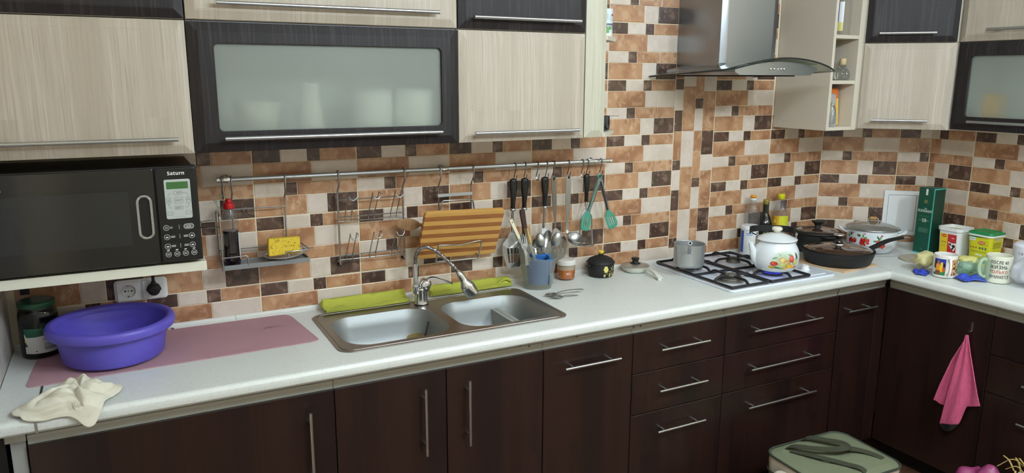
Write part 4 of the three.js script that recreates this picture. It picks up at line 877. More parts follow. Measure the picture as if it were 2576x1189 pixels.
{
  const t = thing('tongs', 'open kitchen tongs with green slotted tips on the last hook', 'tongs', [1.3765, railY(1.37) - 0.062, RZ + 0.006]);
  const green = paint(0x3f8f78, 0.4), ol = [0.0075, 0.009];
  part('pivot_ring', new THREE.TorusGeometry(0.0085, 0.003, 10, 28), green, t).position.set(0, -0.002, 0);
  const arm = (s, ang, out) => {
    const a = part('arm', [sweep([[0, -0.008, 0], [0, -0.07, 0.001], [0, -0.15, 0.001]], [[0.004, -0.008], [0.0075, 0], [0.004, 0.008], [-0.004, 0.008], [-0.004, -0.008]], false, [0, 0, 1], (q) => [1, 1 - 0.3 * q])], std({ color: 0x8f9193, metalness: 0.9, roughness: 0.35 }), t);
    a.rotation.z = ang; a.position.set(s * 0.002, -0.004, s < 0 ? 0.003 : -0.003);
    part('grip', span(-0.0022, 0.0022, -0.148, -0.018, 0.0045, 0.0092, 0.0018).translate(-0.004, 0, 0), s < 0 ? green : M.black, a);
    const o = curvePts([[-0.007, -0.14, 0], [-0.01, -0.155, 0], [-0.021, -0.175, 0], [-0.024, -0.215, 0], [-0.018, -0.228, 0], [0.018, -0.228, 0], [0.024, -0.215, 0], [0.021, -0.175, 0], [0.01, -0.155, 0], [0.007, -0.14, 0]], 50).map((v) => [v.x, v.y]);
    const sl = [-0.01, 0, 0.01].map((x) => slot(x, -0.178, -0.217, 0.004));
    const b = part('tip', (() => { const sp = poly(o); sl.forEach((h) => sp.holes.push(new THREE.Path(h.map((p) => new THREE.Vector2(p[0], p[1]))))); return warp(extrude(sp, 0.004, 0.001), (v) => { v.z += 0.012 * sstep(-0.16, -0.22, v.y); }); })(), green, a, 'green slotted tip');
  };
  arm(-1, -0.36); arm(1, 0.3);
}

// ---------- left end of the worktop ----------
{
  const M1 = std({ map: tex(512, 256, (u, v) => { const c = mix([170, 128, 137], [186, 147, 155], fbm(u, v, 5, 4, 4)); return mix(c, [120, 88, 96], 0.3 * sstep(0.8, 0.88, fbm(u, v, 30, 12, 2, N2))); }), roughness: 0.75, bumpMap: tex(128, 128, (u, v) => 255 * fbm(u, v, 64, 64, 1), false), bumpScale: 0.0002 });
  const t = thing('drying_mat', 'long dusty pink rubber mat under the basin', 'mat', [0, TOP, 0]);
  const ang = 0.012;
  // uneven outline traced along its corners, lightly wavy near the wall
  const o = new THREE.Shape(); o.moveTo(-0.653, 0.368); o.lineTo(0.088, 0.352); o.quadraticCurveTo(0.122, 0.348, 0.118, 0.328); o.lineTo(0.093, 0.092); o.quadraticCurveTo(0.09, 0.028, 0.055, 0.026); o.lineTo(-0.63, 0.02); o.quadraticCurveTo(-0.662, 0.02, -0.664, 0.05); o.lineTo(-0.676, 0.345); o.quadraticCurveTo(-0.678, 0.37, -0.653, 0.368);
  part('sheet', metric(flat(o, 0.003, 0.0008, 10).translate(0, 0.0002, 0), 0.8), M1, t);
  const c = new THREE.Shape(); const mk = () => canvasTex(256, 128, (g, W, H) => { g.clearRect(0, 0, W, H); g.strokeStyle = '#2c2226'; const r = rng(8); for (let i = 0; i < 26; i++) { g.lineWidth = 1.5 + r() * 3; g.beginPath(); const x = 40 + r() * 170, y = 25 + r() * 70; g.moveTo(x, y); g.lineTo(x + (r() - 0.5) * 50, y + (r() - 0.5) * 26); g.stroke(); } });
  const st = part('stain', new THREE.PlaneGeometry(0.09, 0.05).rotateX(-Math.PI / 2), std({ map: mk(), transparent: true, roughness: 0.8 }), t, 'scribbled black stain marks'); st.position.set(0.01, 0.0042, 0.16);
  part('hanging_eye', new THREE.TorusGeometry(0.01, 0.0025, 8, 20, Math.PI).rotateX(-Math.PI / 2).translate(-0.298, 0.0035, 0.022), M1, t);
}
{
  const plum = std({ color: 0x5a50b8, roughness: 0.42, clearcoat: 0.1 });
  const t = thing('basin', 'large round purple plastic washing basin', 'basin', [-0.461, TOP + 0.0035, 0.219]);
  part('bowl', lathe([[0, 0.001], [0.108, 0.001], [0.124, 0.004], [0.133, 0.014], [0.139, 0.05], [0.1462, 0.1], [0.1495, 0.1], [0.1435, 0.055], [0.1365, 0.012], [0.126, 0.0045], [0.108, 0.0045], [0, 0.0045]].reverse(), 72), plum, t);
  part('rim', lathe(smoothProfile([[0.1462, 0.1], [0.148, 0.112], [0.154, 0.1195], [0.162, 0.1205], [0.1695, 0.117], [0.1728, 0.108], [0.1722, 0.097], [0.1695, 0.092], [0.1678, 0.094], [0.1672, 0.106], [0.162, 0.1135], [0.156, 0.1135], [0.1515, 0.107], [0.1495, 0.1]], 60), 72), plum, t);
}
{
  const t = thing('pickle_jar', 'tall glass jar of dark contents with a green lid in the left corner', 'jar', [-0.656, TOP + 0.0001, 0.088]); t.scale.y = 0.93;
  part('glass', lathe(smoothProfile([[0.03, 0.001], [0.049, 0.004], [0.053, 0.02], [0.053, 0.12], [0.0515, 0.145], [0.0455, 0.163], [0.044, 0.17]], 40), 48), M.greenGlass, t);
  part('contents', lathe([[0, 0.004], [0.044, 0.004], [0.049, 0.012], [0.0515, 0.02], [0.0515, 0.118], [0, 0.12]], 40), std({ color: 0x0f1710, roughness: 0.4 }), t);
  part('lid', lathe([[0, 0.186], [0.04, 0.186], [0.0485, 0.184], [0.05, 0.18], [0.05, 0.168], [0.048, 0.166], [0, 0.166]], 48), paint(0x1d5a3a, 0.35, { clearcoat: 0.3 }), t);
  const lab = canvasTex(512, 320, (g, W, H) => { g.fillStyle = '#cfcfc8'; g.fillRect(0, 0, W, H); g.fillStyle = '#1b5138'; g.beginPath(); g.moveTo(0, 0); g.lineTo(W, 0); g.lineTo(W, 50); g.quadraticCurveTo(W * 0.5, 110, 30, 112); g.lineTo(0, 60); g.fill(); g.fillStyle = '#8d9398'; g.fillRect(250, 190, 150, 90); g.fillStyle = '#c9c9c4'; for (let i = 0; i < 12; i++) g.fillRect(254 + i * 12, 196, 3 + (i % 3) * 2, 50); g.fillStyle = '#7c8084'; for (let i = 0; i < 4; i++) g.fillRect(240, 128 + i * 12, 120, 5); g.fillStyle = '#30402c'; g.beginPath(); g.moveTo(0, 150); g.lineTo(46, 230); g.lineTo(0, 232); g.fill(); g.fillStyle = '#c9a53c'; g.fillRect(0, 120, 12, 60); g.fillStyle = '#222'; g.beginPath(); g.arc(150, 290, 9, 0, 7); g.fill(); });
  part('label', lathe([[0.0536, 0.022], [0.0537, 0.104]], 40, -0.75, 2.0), std({ map: lab, roughness: 0.55 }), t, 'white and green paper label');
}
{
  // crumpled cream rag hanging over the worktop edge
  M.rag = std({ map: tex(256, 256, (u, v) => mix([226, 222, 204], [206, 200, 178], sstep(0.4, 0.8, fbm(u, v, 6, 6, 4)))), bumpMap: tex(256, 256, (u, v) => 255 * fbm(u, v, 120, 120, 1), false), bumpScale: 0.0003, roughness: 0.95 });
  const g = sheet((u, v) => {
    const a = v * 2 * Math.PI, lobes = 1 + 0.14 * Math.sin(3 * a + 0.7) + 0.1 * Math.sin(5 * a + 2.1);
    let x = -0.545 + u * lobes * 0.085 * Math.cos(a), z = 0.495 + u * lobes * 0.105 * Math.sin(a);
    const tail = Math.pow(Math.max(0, Math.cos(a - 2.75)), 5) * u; x -= 0.062 * tail; z += 0.005 * tail;
    const corner = Math.pow(Math.max(0, Math.cos(a - 1.35)), 10) * u; z += 0.045 * corner;
    // soft folds running outwards with crossing creases
    const f1 = Math.abs(Math.sin(a * 3.5 + 2.6 * u + 4 * fbm(x + 2, z + 1, 3, 3, 2))), f2 = Math.abs(fbm(x * 3 + 3, z * 3 + 1, 9, 9, 3) - 0.5) * 2, f3 = 1 - Math.abs(Math.sin(x * 38 + 3 * Math.sin(z * 30)));
    let y = 0.005 + (1 - u * u) * 0.022 * (0.5 + 0.6 * (1 - f2)) + 0.014 * f1 * Math.sin(Math.min(1, u * 1.12) * Math.PI) + 0.004 * f3 * f3 * (1 - u * 0.6) + 0.004 * f1 * u;
    const over = z - 0.588; if (over > 0) { y -= Math.min(over * 0.95, 0.06) + 0.002; z = 0.588 + over * 0.3 + 0.012; }
    return [x, y, z];
  }, 46, 130, 0.0022);
  const t = thing('rag', 'crumpled cream white rag lying over the worktop edge', 'rag', [0, TOP, 0]);
  part('cloth', g, M.rag, t);
}

// ---------- cutlery holder and middle of the worktop ----------
const spoonBowl = (bl, bw, dp) => sheet((u, v) => [u * bw / 2 * Math.cos(v * 2 * Math.PI) * (1 - 0.12 * Math.sin(v * 2 * Math.PI)), u * bl / 2 * Math.sin(v * 2 * Math.PI), dp * (u * u - 1)], 8, 30, 0.0012);
const stemSec = [[0.0008, -1], [0.0014, 0], [0.0008, 1], [-0.0008, 1], [-0.0008, -1]].map(([a, b]) => [a, b * 0.005]);
function spoonThing(label, pos, rot, len = 0.19, bl = 0.058, bw = 0.036, group) {
  const t = thing('spoon', label, 'spoon', pos, 0, group); t.rotation.set(...rot);
  part('bowl', spoonBowl(bl, bw, 0.009).translate(0, 0, 0), M.steel, t);
  part('handle', sweep(curvePts([[0, -bl * 0.46, -0.002], [0, -bl * 0.7, 0.003], [0, -len * 0.6, 0.006], [0, -len * 0.9, 0.002]], 24), stemSec, false, [0, 0, 1], (s) => [1, 0.6 + 0.9 * s * s]), M.steel, t);
  return t;
}
{
  // oval tapering beaker with a slanted rim and a blue cross divider
  const cx = 1.046, cz = 0.116, t = thing('cutlery_holder', 'translucent plastic cutlery holder with blue divider beside the sink', 'holder', [cx, TOP, cz]);
  t.rotation.y = -0.48;
  const wall = (inset) => sheet((u, v) => { const a = v * 2 * Math.PI, top = 0.148 + 0.017 * -Math.cos(a) - 0.017 * Math.sin(a), y = 0.002 + (top - 0.002) * u, k = 0.72 + 0.28 * u; return [Math.cos(a) * (0.077 - inset) * k, y, Math.sin(a) * (0.058 - inset) * k]; }, 10, 56, 0.0018);
  M.frostPlastic = std({ color: 0xe9ebe6, transmission: 0.9, roughness: 0.16, thickness: 0, ior: 1.3 });
  part('beaker', [wall(0), lathe([[0, 0.001], [0.054, 0.001], [0.054, 0.004], [0, 0.004]], 48).scale(1.02, 1, 0.77)], M.frostPlastic, t);
  const blue = paint(0x2467b4, 0.4);
  part('divider', [sheet((u, v) => [-0.032 + 0.012 * Math.sin(u * 2) , 0.02 + v * (0.118 - 0.02 * u) , -0.036 + u * 0.076], 8, 8, 0.002), sheet((u, v) => [-0.03 + u * 0.08, 0.02 + v * (0.112 + 0.006 * u), -0.003], 8, 6, 0.002), sheet((u, v) => [0.026 + 0.02 * u, 0.02 + v * 0.115, -0.034 + u * 0.07], 8, 8, 0.002), sheet((u, v) => { const a = 0.55 + u * 2.0, k = 0.74 + 0.2 * v; return [Math.cos(a) * 0.066 * k + 0.006, 0.02 + v * (0.108 - 0.012 * u), Math.sin(a) * 0.049 * k]; }, 16, 8, 0.0018)], blue, t, 'blue plastic cross divider');
}
// pieces standing in the holder; positions of their upper ends
{
  const up = (x, y, z) => [x, y, z];
  let k = thing('knife', 'kitchen knife with cream white handle standing in the cutlery holder', 'knife', up(0.944, 1.102, 0.12)); k.rotation.set(-0.1, 0, 0.42);
  part('handle', sweep([[0, 0.05, 0], [0, 0.04, 0], [0, 0, 0], [0, -0.035, 0]], [[0.0045, -0.006], [0.006, 0], [0.0045, 0.006], [-0.0045, 0.006], [-0.006, 0], [-0.0045, -0.006]], false, [0, 0, 1], (s) => [1, 1.25 - 0.3 * s]), paint(0xd9d2b4, 0.45), k);
  part('blade', extrude(poly([[-0.007, -0.03], [0.007, -0.03], [0.009, -0.16], [0.0, -0.18], [-0.006, -0.16]]), 0.0014).translate(0, 0, -0.0007), M.steel, k);
  part('hole', cyl(0.002, 0.002, 0.0135, 12).rotateX(Math.PI / 2).translate(0, 0.037, 0), M.darkVoid, k);
  k = thing('knife', 'kitchen knife with dark brown wooden handle standing in the cutlery holder', 'knife', up(1.0, 1.121, 0.085)); k.rotation.set(-0.03, 0, 0.16);
  part('handle', sweep([[0, 0.055, 0], [0, 0.045, 0], [0, 0, 0], [0, -0.05, 0]], [[0.006, -0.009], [0.008, 0], [0.006, 0.009], [-0.006, 0.009], [-0.008, 0], [-0.006, -0.009]], false, [0, 0, 1], (s) => [1, s < 0.05 ? 0.8 : 1.2 - 0.35 * s]), paint(0x3a1f1c, 0.5), k);
  part('blade', extrude(poly([[-0.01, -0.05], [0.01, -0.05], [0.01, -0.15], [0.002, -0.19], [-0.008, -0.15]]), 0.0016).translate(0, 0, -0.0008), M.steel, k);
  k = thing('knife', 'small knife with speckled yellow handle standing in the cutlery holder', 'knife', up(1.002, 1.07, 0.12)); k.rotation.set(-0.08, 0, 0.28);
  part('handle', sweep([[0, 0.036, 0], [0, 0.03, 0], [0, 0, 0], [0, -0.026, 0]], [[0.0045, -0.006], [0.006, 0], [0.0045, 0.006], [-0.0045, 0.006], [-0.006, 0], [-0.0045, -0.006]], false, [0, 0, 1], (s) => [1, 1.15 - 0.25 * s]), std({ map: tex(64, 128, (u, v) => mix([196, 172, 104], [92, 66, 36], sstep(0.55, 0.65, fbm(u, v, 8, 12, 3)))), roughness: 0.5 }), k);
  part('blade', extrude(poly([[-0.006, -0.025], [0.006, -0.025], [0.006, -0.12], [0, -0.135], [-0.005, -0.12]]), 0.0014).translate(0, 0, -0.0007), M.steel, k);
  const fork = (label, pos, rot) => {
    const f = thing('fork', label, 'fork', pos); f.rotation.set(...rot);
    part('head', [extrude(poly([[-0.004, -0.012], [0.004, -0.012], [0.0125, 0.004], [0.013, 0.014], [-0.013, 0.014], [-0.0125, 0.004]]), 0.0014, 0.0003), ...[-0.0112, -0.0037, 0.0037, 0.0112].map((x) => extrude(poly([[x - 0.0017, 0.013], [x + 0.0017, 0.013], [x + 0.0007, 0.052], [x - 0.0007, 0.052]]), 0.0014, 0.0003))].map((g) => warp(g, (v) => { v.z += 0.006 * sstep(0.05, 0, v.y) - 0.006; })), M.steel, f);
    part('handle', sweep(curvePts([[0, -0.01, 0.001], [0, -0.035, 0.003], [0, -0.07, 0.001]], 16), stemSec, false, [0, 0, 1], (s) => [1, 0.6 + 0.7 * s]), M.steel, f);
    return f;
  };
  fork('steel dinner fork standing tines up in the cutlery holder', up(0.977, 1.034, 0.135), [-0.1, -0.3, 0.1]);
  const S = (label, p, r, bl, bw, len = 0.16) => spoonThing(label, p, r, len, bl, bw);
  S('steel tablespoon with bulging back, left of the spoons in the holder', up(1.06, 1.05, 0.11), [-0.08, Math.PI - 0.5, -0.12], 0.058, 0.038);
  S('steel tablespoon reflecting blue, middle spoon in the holder', up(1.108, 1.056, 0.085), [-0.03, -0.4, -0.2], 0.056, 0.034);
  S('large steel tablespoon, rightmost standing in the holder', up(1.137, 1.046, 0.108), [-0.03, Math.PI - 0.45, 0.25], 0.06, 0.041);
  S('small steel spoon low at the front rim of the cutlery holder', up(1.07, 0.966, 0.142), [-0.15, 0.1, 0.25], 0.036, 0.026, 0.1);
  S('steel teaspoon hidden behind the speckled knife in the holder', up(1.046, 1.035, 0.095), [-0.1, -0.3, 0.02], 0.04, 0.026);
}
{
  const t = spoonThing('steel teaspoon lying on the worktop, the farther of two', [1.03, TOP + 0.0105, 0.253], [-Math.PI / 2, 0, 1.52], 0.155, 0.05, 0.033, 'teaspoons on the worktop');
  const u = spoonThing('steel teaspoon lying on the worktop, the nearer of two', [1.036, TOP + 0.0125, 0.292], [-Math.PI / 2 + 0.02, 0.2, 1.62], 0.145, 0.05, 0.032, 'teaspoons on the worktop');
}
{
  const t = thing('honey_mug', 'glass mug of amber honey with a white plastic lid', 'jar', [1.217, TOP, 0.056]);
  part('glass', lathe([[0, 0.001], [0.036, 0.001], [0.0385, 0.005], [0.0385, 0.068], [0.037, 0.07]], 48), M.glass, t);
  part('honey', lathe([[0, 0.006], [0.034, 0.006], [0.0368, 0.009], [0.0368, 0.044], [0, 0.046]], 40), std({ color: 0xb5672a, roughness: 0.25, transmission: 0.25, clearcoat: 0.3 }), t);
  part('film', lathe([[0.0366, 0.044], [0.0366, 0.068]], 40), std({ color: 0xd8c0a4, roughness: 0.6, transmission: 0.5 }), t);
  part('lid', lathe([[0, 0.087], [0.036, 0.0868], [0.0405, 0.084], [0.0415, 0.079], [0.0415, 0.066], [0.0395, 0.064], [0.0392, 0.07], [0, 0.07]], 48), std({ color: 0xe6e2da, roughness: 0.45, transmission: 0.12 }), t);
  part('handle', sweep(curvePts([[0.024, 0.06, 0.03], [0.033, 0.063, 0.047], [0.036, 0.05, 0.056], [0.035, 0.03, 0.055], [0.031, 0.018, 0.044], [0.024, 0.018, 0.03]], 26), 0.0035), M.glass, t);
}
{
  const t = thing('mini_pot', 'little black ceramic pot with yellow flowers and a yellow knob', 'pot', [1.378, TOP, 0.075]);
  const prof = smoothProfile([[0.046, 0.0], [0.05, 0.003], [0.0555, 0.02], [0.0565, 0.04], [0.0545, 0.058]], 24);
  part('body', lathe([[0, 0.001], ...prof, [0.052, 0.058], [0.053, 0.02], [0, 0.006]], 48), M.blackMatt, t);
  for (const s of [-1, 1]) part('ear', sweep(curvePts([[s * 0.053, 0.05, 0.006], [s * 0.066, 0.049, 0.004], [s * 0.066, 0.047, -0.006], [s * 0.053, 0.046, -0.008]], 14), 0.004), M.blackMatt, t);
  part('lid', lathe([[0.059, 0.058], [0.06, 0.062], [0.05, 0.074], [0.03, 0.084], [0.012, 0.089], [0.0105, 0.095], [0, 0.095]], 48), M.blackMatt, t);
  part('knob', lathe([[0, 0.094], [0.008, 0.095], [0.0125, 0.102], [0.0125, 0.107], [0.009, 0.11], [0, 0.11]], 24), paint(0xd9bd3c, 0.35), t, 'yellow knob');
  const fl = canvasTex(512, 256, (g, W, H) => { g.clearRect(0, 0, W, H); const fw = (x, y, r) => { g.fillStyle = '#d8cf78'; for (let i = 0; i < 6; i++) { g.beginPath(); g.ellipse(x + Math.cos(i * 1.047) * r * 0.6, y + Math.sin(i * 1.047) * r * 0.6, r * 0.5, r * 0.4, i * 1.047, 0, 7); g.fill(); } g.fillStyle = '#8a7a2c'; g.beginPath(); g.arc(x, y, r * 0.2, 0, 7); g.fill(); };
    fw(180, 90, 58); g.strokeStyle = '#b8ac5a'; g.lineWidth = 7; g.beginPath(); g.moveTo(230, 110); g.quadraticCurveTo(300, 150, 380, 100); g.moveTo(130, 190); g.quadraticCurveTo(230, 150, 330, 190); g.moveTo(380, 140); g.quadraticCurveTo(420, 90, 440, 50); g.stroke(); for (const [x, y] of [[340, 80], [400, 60], [430, 110], [300, 170], [370, 170]]) { g.fillStyle = '#cfc468'; g.beginPath(); g.ellipse(x, y, 24, 11, x, 0, 7); g.fill(); } fw(150, 210, 26); fw(300, 215, 26); fw(410, 205, 20); });
  part('flower_print', lathe(prof.slice(6).map(([r, y]) => [r + 0.0005, y]), 40, -0.72, 1.55), std({ map: fl, transparent: true, roughness: 0.5 }), t, 'pale yellow flower print');
}
{
  const t = thing('small_skillet', 'small light skillet with a black knobbed lid and leaf-patterned handle', 'skillet', [1.553, TOP, 0.083]);
  const pale = paint(0xd4d3c9, 0.3, { clearcoat: 0.3 });
  part('pan', lathe([[0, 0.001], [0.044, 0.001], [0.052, 0.008], [0.0605, 0.026], [0.0585, 0.026], [0.05, 0.01], [0, 0.005]], 48), pale, t);
  part('lid', lathe([[0.0615, 0.026], [0.0615, 0.0285], [0.045, 0.0325], [0.02, 0.0355], [0, 0.036]], 48), std({ color: 0xb4b1a8, metalness: 0.7, roughness: 0.38 }), t, 'grey metal lid');
  part('knob', lathe([[0.0225, 0.035], [0.0225, 0.037], [0.013, 0.04], [0.0125, 0.05], [0.0175, 0.056], [0.017, 0.06], [0, 0.0605]], 28), M.blackMatt, t, 'black knob');
  const hs = [[0.0045, -0.0085], [0.006, 0], [0.0045, 0.0085], [-0.0045, 0.0085], [-0.006, 0], [-0.0045, -0.0085]];
  part('handle', sweep(curvePts([[0.012, 0.022, 0.055], [0.014, 0.024, 0.08], [0.012, 0.021, 0.12], [0.004, 0.012, 0.158]], 20), hs, false, [0, 1, 0], (s) => [1, 0.8 + 0.35 * s]), pale, t);
  const lf = canvasTex(128, 128, (g) => { g.fillStyle = '#dfe3dc'; g.fillRect(0, 0, 128, 128); g.fillStyle = '#4d7a55'; for (const [x, y, a] of [[34, 40, 0.6], [88, 36, -0.6], [38, 92, 0.6], [92, 92, -0.6]]) { g.save(); g.translate(x, y); g.rotate(a); g.beginPath(); g.moveTo(-22, 0); g.quadraticCurveTo(0, -18, 22, 0); g.quadraticCurveTo(0, 18, -22, 0); g.fill(); g.restore(); } });
  part('handle_end', metric(sweep(curvePts([[0.0055, 0.0135, 0.148], [0.003, 0.0105, 0.164], [-0.001, 0.0065, 0.178]], 8), hs.map(([a, b]) => [a * 1.1, b * 1.1]), false, [0, 1, 0], (s) => [1, 1.12]), 0.022), std({ map: lf, roughness: 0.3 }), t, 'white handle end with green leaves');
}

// ---------- hob ----------
{
  const X0 = 1.686, X1 = 2.278, Z0 = 0.034, Z1 = 0.535, t = thing('gas_hob', 'white enamel gas hob with black pan supports', 'hob', [0, TOP, 0]);
  part('plate', [flat(rrect(X1 - X0, Z1 - Z0, 0.02, (X0 + X1) / 2, (Z0 + Z1) / 2), 0.009, 0.003), flat(rrect(X1 - X0 - 0.05, Z1 - Z0 - 0.05, 0.02, (X0 + X1) / 2, (Z0 + Z1) / 2), 0.0035, 0.0015).translate(0, 0.0085, 0)], M.hobEnamel, t);
  const burners = [[1.786, 0.418, 0.044], [1.786, 0.185, 0.034], [2.022, 0.185, 0.026], [2.022, 0.418, 0.034]];
  const iron = std({ color: 0x6b675f, roughness: 0.6, metalness: 0.4 });
  burners.forEach(([x, z, r]) => {
    const b = part('burner', lathe([[r * 1.25, 0], [r * 1.25, 0.004], [r * 1.02, 0.006], [r * 1.02, 0.014], [r * 0.9, 0.0165], [0, 0.0165]], 44), iron, t); b.position.set(x, 0.011, z);
    const teeth = []; for (let i = 0; i < 36; i++) { const a = i / 36 * Math.PI * 2; teeth.push(box(0.0012, 0.006, 0.002, 0.0002).translate(0, 0.01, r * 1.025).rotateY(a)); }
    const tt = part('flame_ports', teeth, M.darkVoid, b); 
    part('cap', lathe([[r * 0.96, 0.0165], [r * 0.98, 0.019], [r * 0.9, 0.0215], [r * 0.5, 0.022], [0, 0.022]], 44), std({ color: 0x35342f, roughness: 0.5, metalness: 0.5 }), b, 'dark burner cap');
    if (r > 0.04) part('inner_ring', [lathe([[r * 0.5, 0.022], [r * 0.52, 0.027], [r * 0.46, 0.029], [0, 0.029]], 36), ...[0, 1, 2, 3].map((i) => box(0.004, 0.008, 0.003, 0.0008).translate(0, 0.029, r * 0.42).rotateY(i * 1.57 + 0.4))], iron, b);
  });
  // two cast pan supports, left and right
  const R = 0.0058, bar = (pts, f = 0.008, closed = false) => wire(pts, R, f, closed);
  [[1.697, 1.898], [1.91, 2.132]].forEach(([a, b], gi) => {
    const z0 = 0.048, z1 = 0.522, y = 0.017, top = 0.033, g = part('pan_support', [bar([[a, y, z0], [b, y, z0], [b, y, z1], [a, y, z1]], 0.012, true), ...[[a, z0], [b, z0], [a, z1], [b, z1]].map(([x, z]) => cyl(0.006, 0.006, 0.012, 10, x + (x === a ? 0.006 : -0.006), 0.012, z + (z === z0 ? 0.006 : -0.006))), bar([[a, y, 0.3], [b, y, 0.3]])], M.castIron, t);
    const cx = gi ? 2.022 : 1.786;
    for (const cz of [0.185, 0.418]) {
      const fingers = [[[a, y, cz], [a + 0.022, top, cz], [cx - 0.026, top, cz]], [[b, y, cz], [b - 0.022, top, cz], [cx + 0.026, top, cz]], [[cx, y, cz < 0.3 ? z0 : z1], [cx, top, (cz < 0.3 ? z0 + 0.02 : z1 - 0.02)], [cx, top, cz + (cz < 0.3 ? -0.026 : 0.026)]], [[cx, y, 0.3], [cx, top, 0.3 + (cz < 0.3 ? -0.02 : 0.02)], [cx, top, cz + (cz < 0.3 ? 0.03 : -0.03)]]];
      for (const f of fingers) part('finger', bar(f, 0.014), M.castIron, t);
    }
  });
  [0.13, 0.23, 0.33, 0.43].forEach((z) => { const k = part('control_knob', [lathe([[0.019, 0], [0.0195, 0.003], [0.0155, 0.006], [0.0145, 0.017], [0.013, 0.0195], [0, 0.02]], 28), box(0.005, 0.006, 0.026, 0.002, 0, 0.021, 0)], M.white, t); k.position.set(2.205, 0.0118, z); });
  const fl = thing('gas_flame', 'blue gas flame ring burning under the kettle', 'flame', [2.022, TOP + 0.022, 0.418]);
  const fm = new THREE.MeshStandardMaterial({ color: 0x5a66d8, emissive: 0x4a5cff, emissiveIntensity: 0.35, transparent: true, opacity: 0.75, roughness: 1 });
  const jets = []; for (let i = 0; i < 30; i++) { const a = i / 30 * Math.PI * 2, h = 0.85 + 0.3 * ((i * 7) % 5) / 5; jets.push(new THREE.ConeGeometry(0.0042, 0.02 * h, 8).rotateX(1.15).translate(0, 0.004, 0.044).rotateY(a)); }
  part('jets', jets, fm, fl);
  const l = new THREE.PointLight(0x6a80ff, 0.003, 0, 2); l.position.set(0, 0.014, 0); l.castShadow = true; fl.add(l); l.name = 'flame_light';
}
{
  const t = thing('saucepan', 'aluminium saucepan with pouring lip on the rear left burner', 'saucepan', [1.722, TOP + 0.0395, 0.232]);
  const r = 0.0645, h = 0.098;
  part('pan', warp(lathe([[0, 0.0], [r - 0.009, 0.0], [r - 0.002, 0.005], [r, 0.016], [r, h - 0.004], [r + 0.0025, h], [r + 0.001, h + 0.001], [r - 0.0025, h - 0.003], [r - 0.003, 0.018], [r - 0.01, 0.006], [0, 0.004]], 64), (v) => { const a = Math.atan2(v.z, v.x), k = Math.exp(-((Math.abs(a) - Math.PI) ** 2) / 0.02) * sstep(h - 0.03, h, v.y); v.x -= 0.009 * k; }), M.aluminium, t);
  const hd = part('socket', [sweep(curvePts([[0, 0, 0], [0, 0.014, 0.014], [0, 0.034, 0.045]], 10), 0.0075), extrude(rrect(0.034, 0.02, 0.009), 0.003, 0.001).translate(0, -0.004, -0.004)], M.aluminium, t); hd.position.set(-0.0415, h - 0.027, 0.0495); hd.rotation.y = -0.7;
  part('grip', [sweep([[0, 0.031, 0.038], [0, 0.058, 0.082]], 0.0078)], std({ color: 0xb9bcbc, metalness: 0.7, roughness: 0.4 }), hd);
  part('bore', [sweep([[0, 0.0577, 0.0815], [0, 0.0586, 0.083]], 0.0052)], M.darkVoid, hd);
  for (const s of [-1, 1]) part('rivet', new THREE.SphereGeometry(0.003, 12, 8).scale(1, 1, 0.5).translate(s * 0.011, -0.004, 0), M.satin, hd);
}
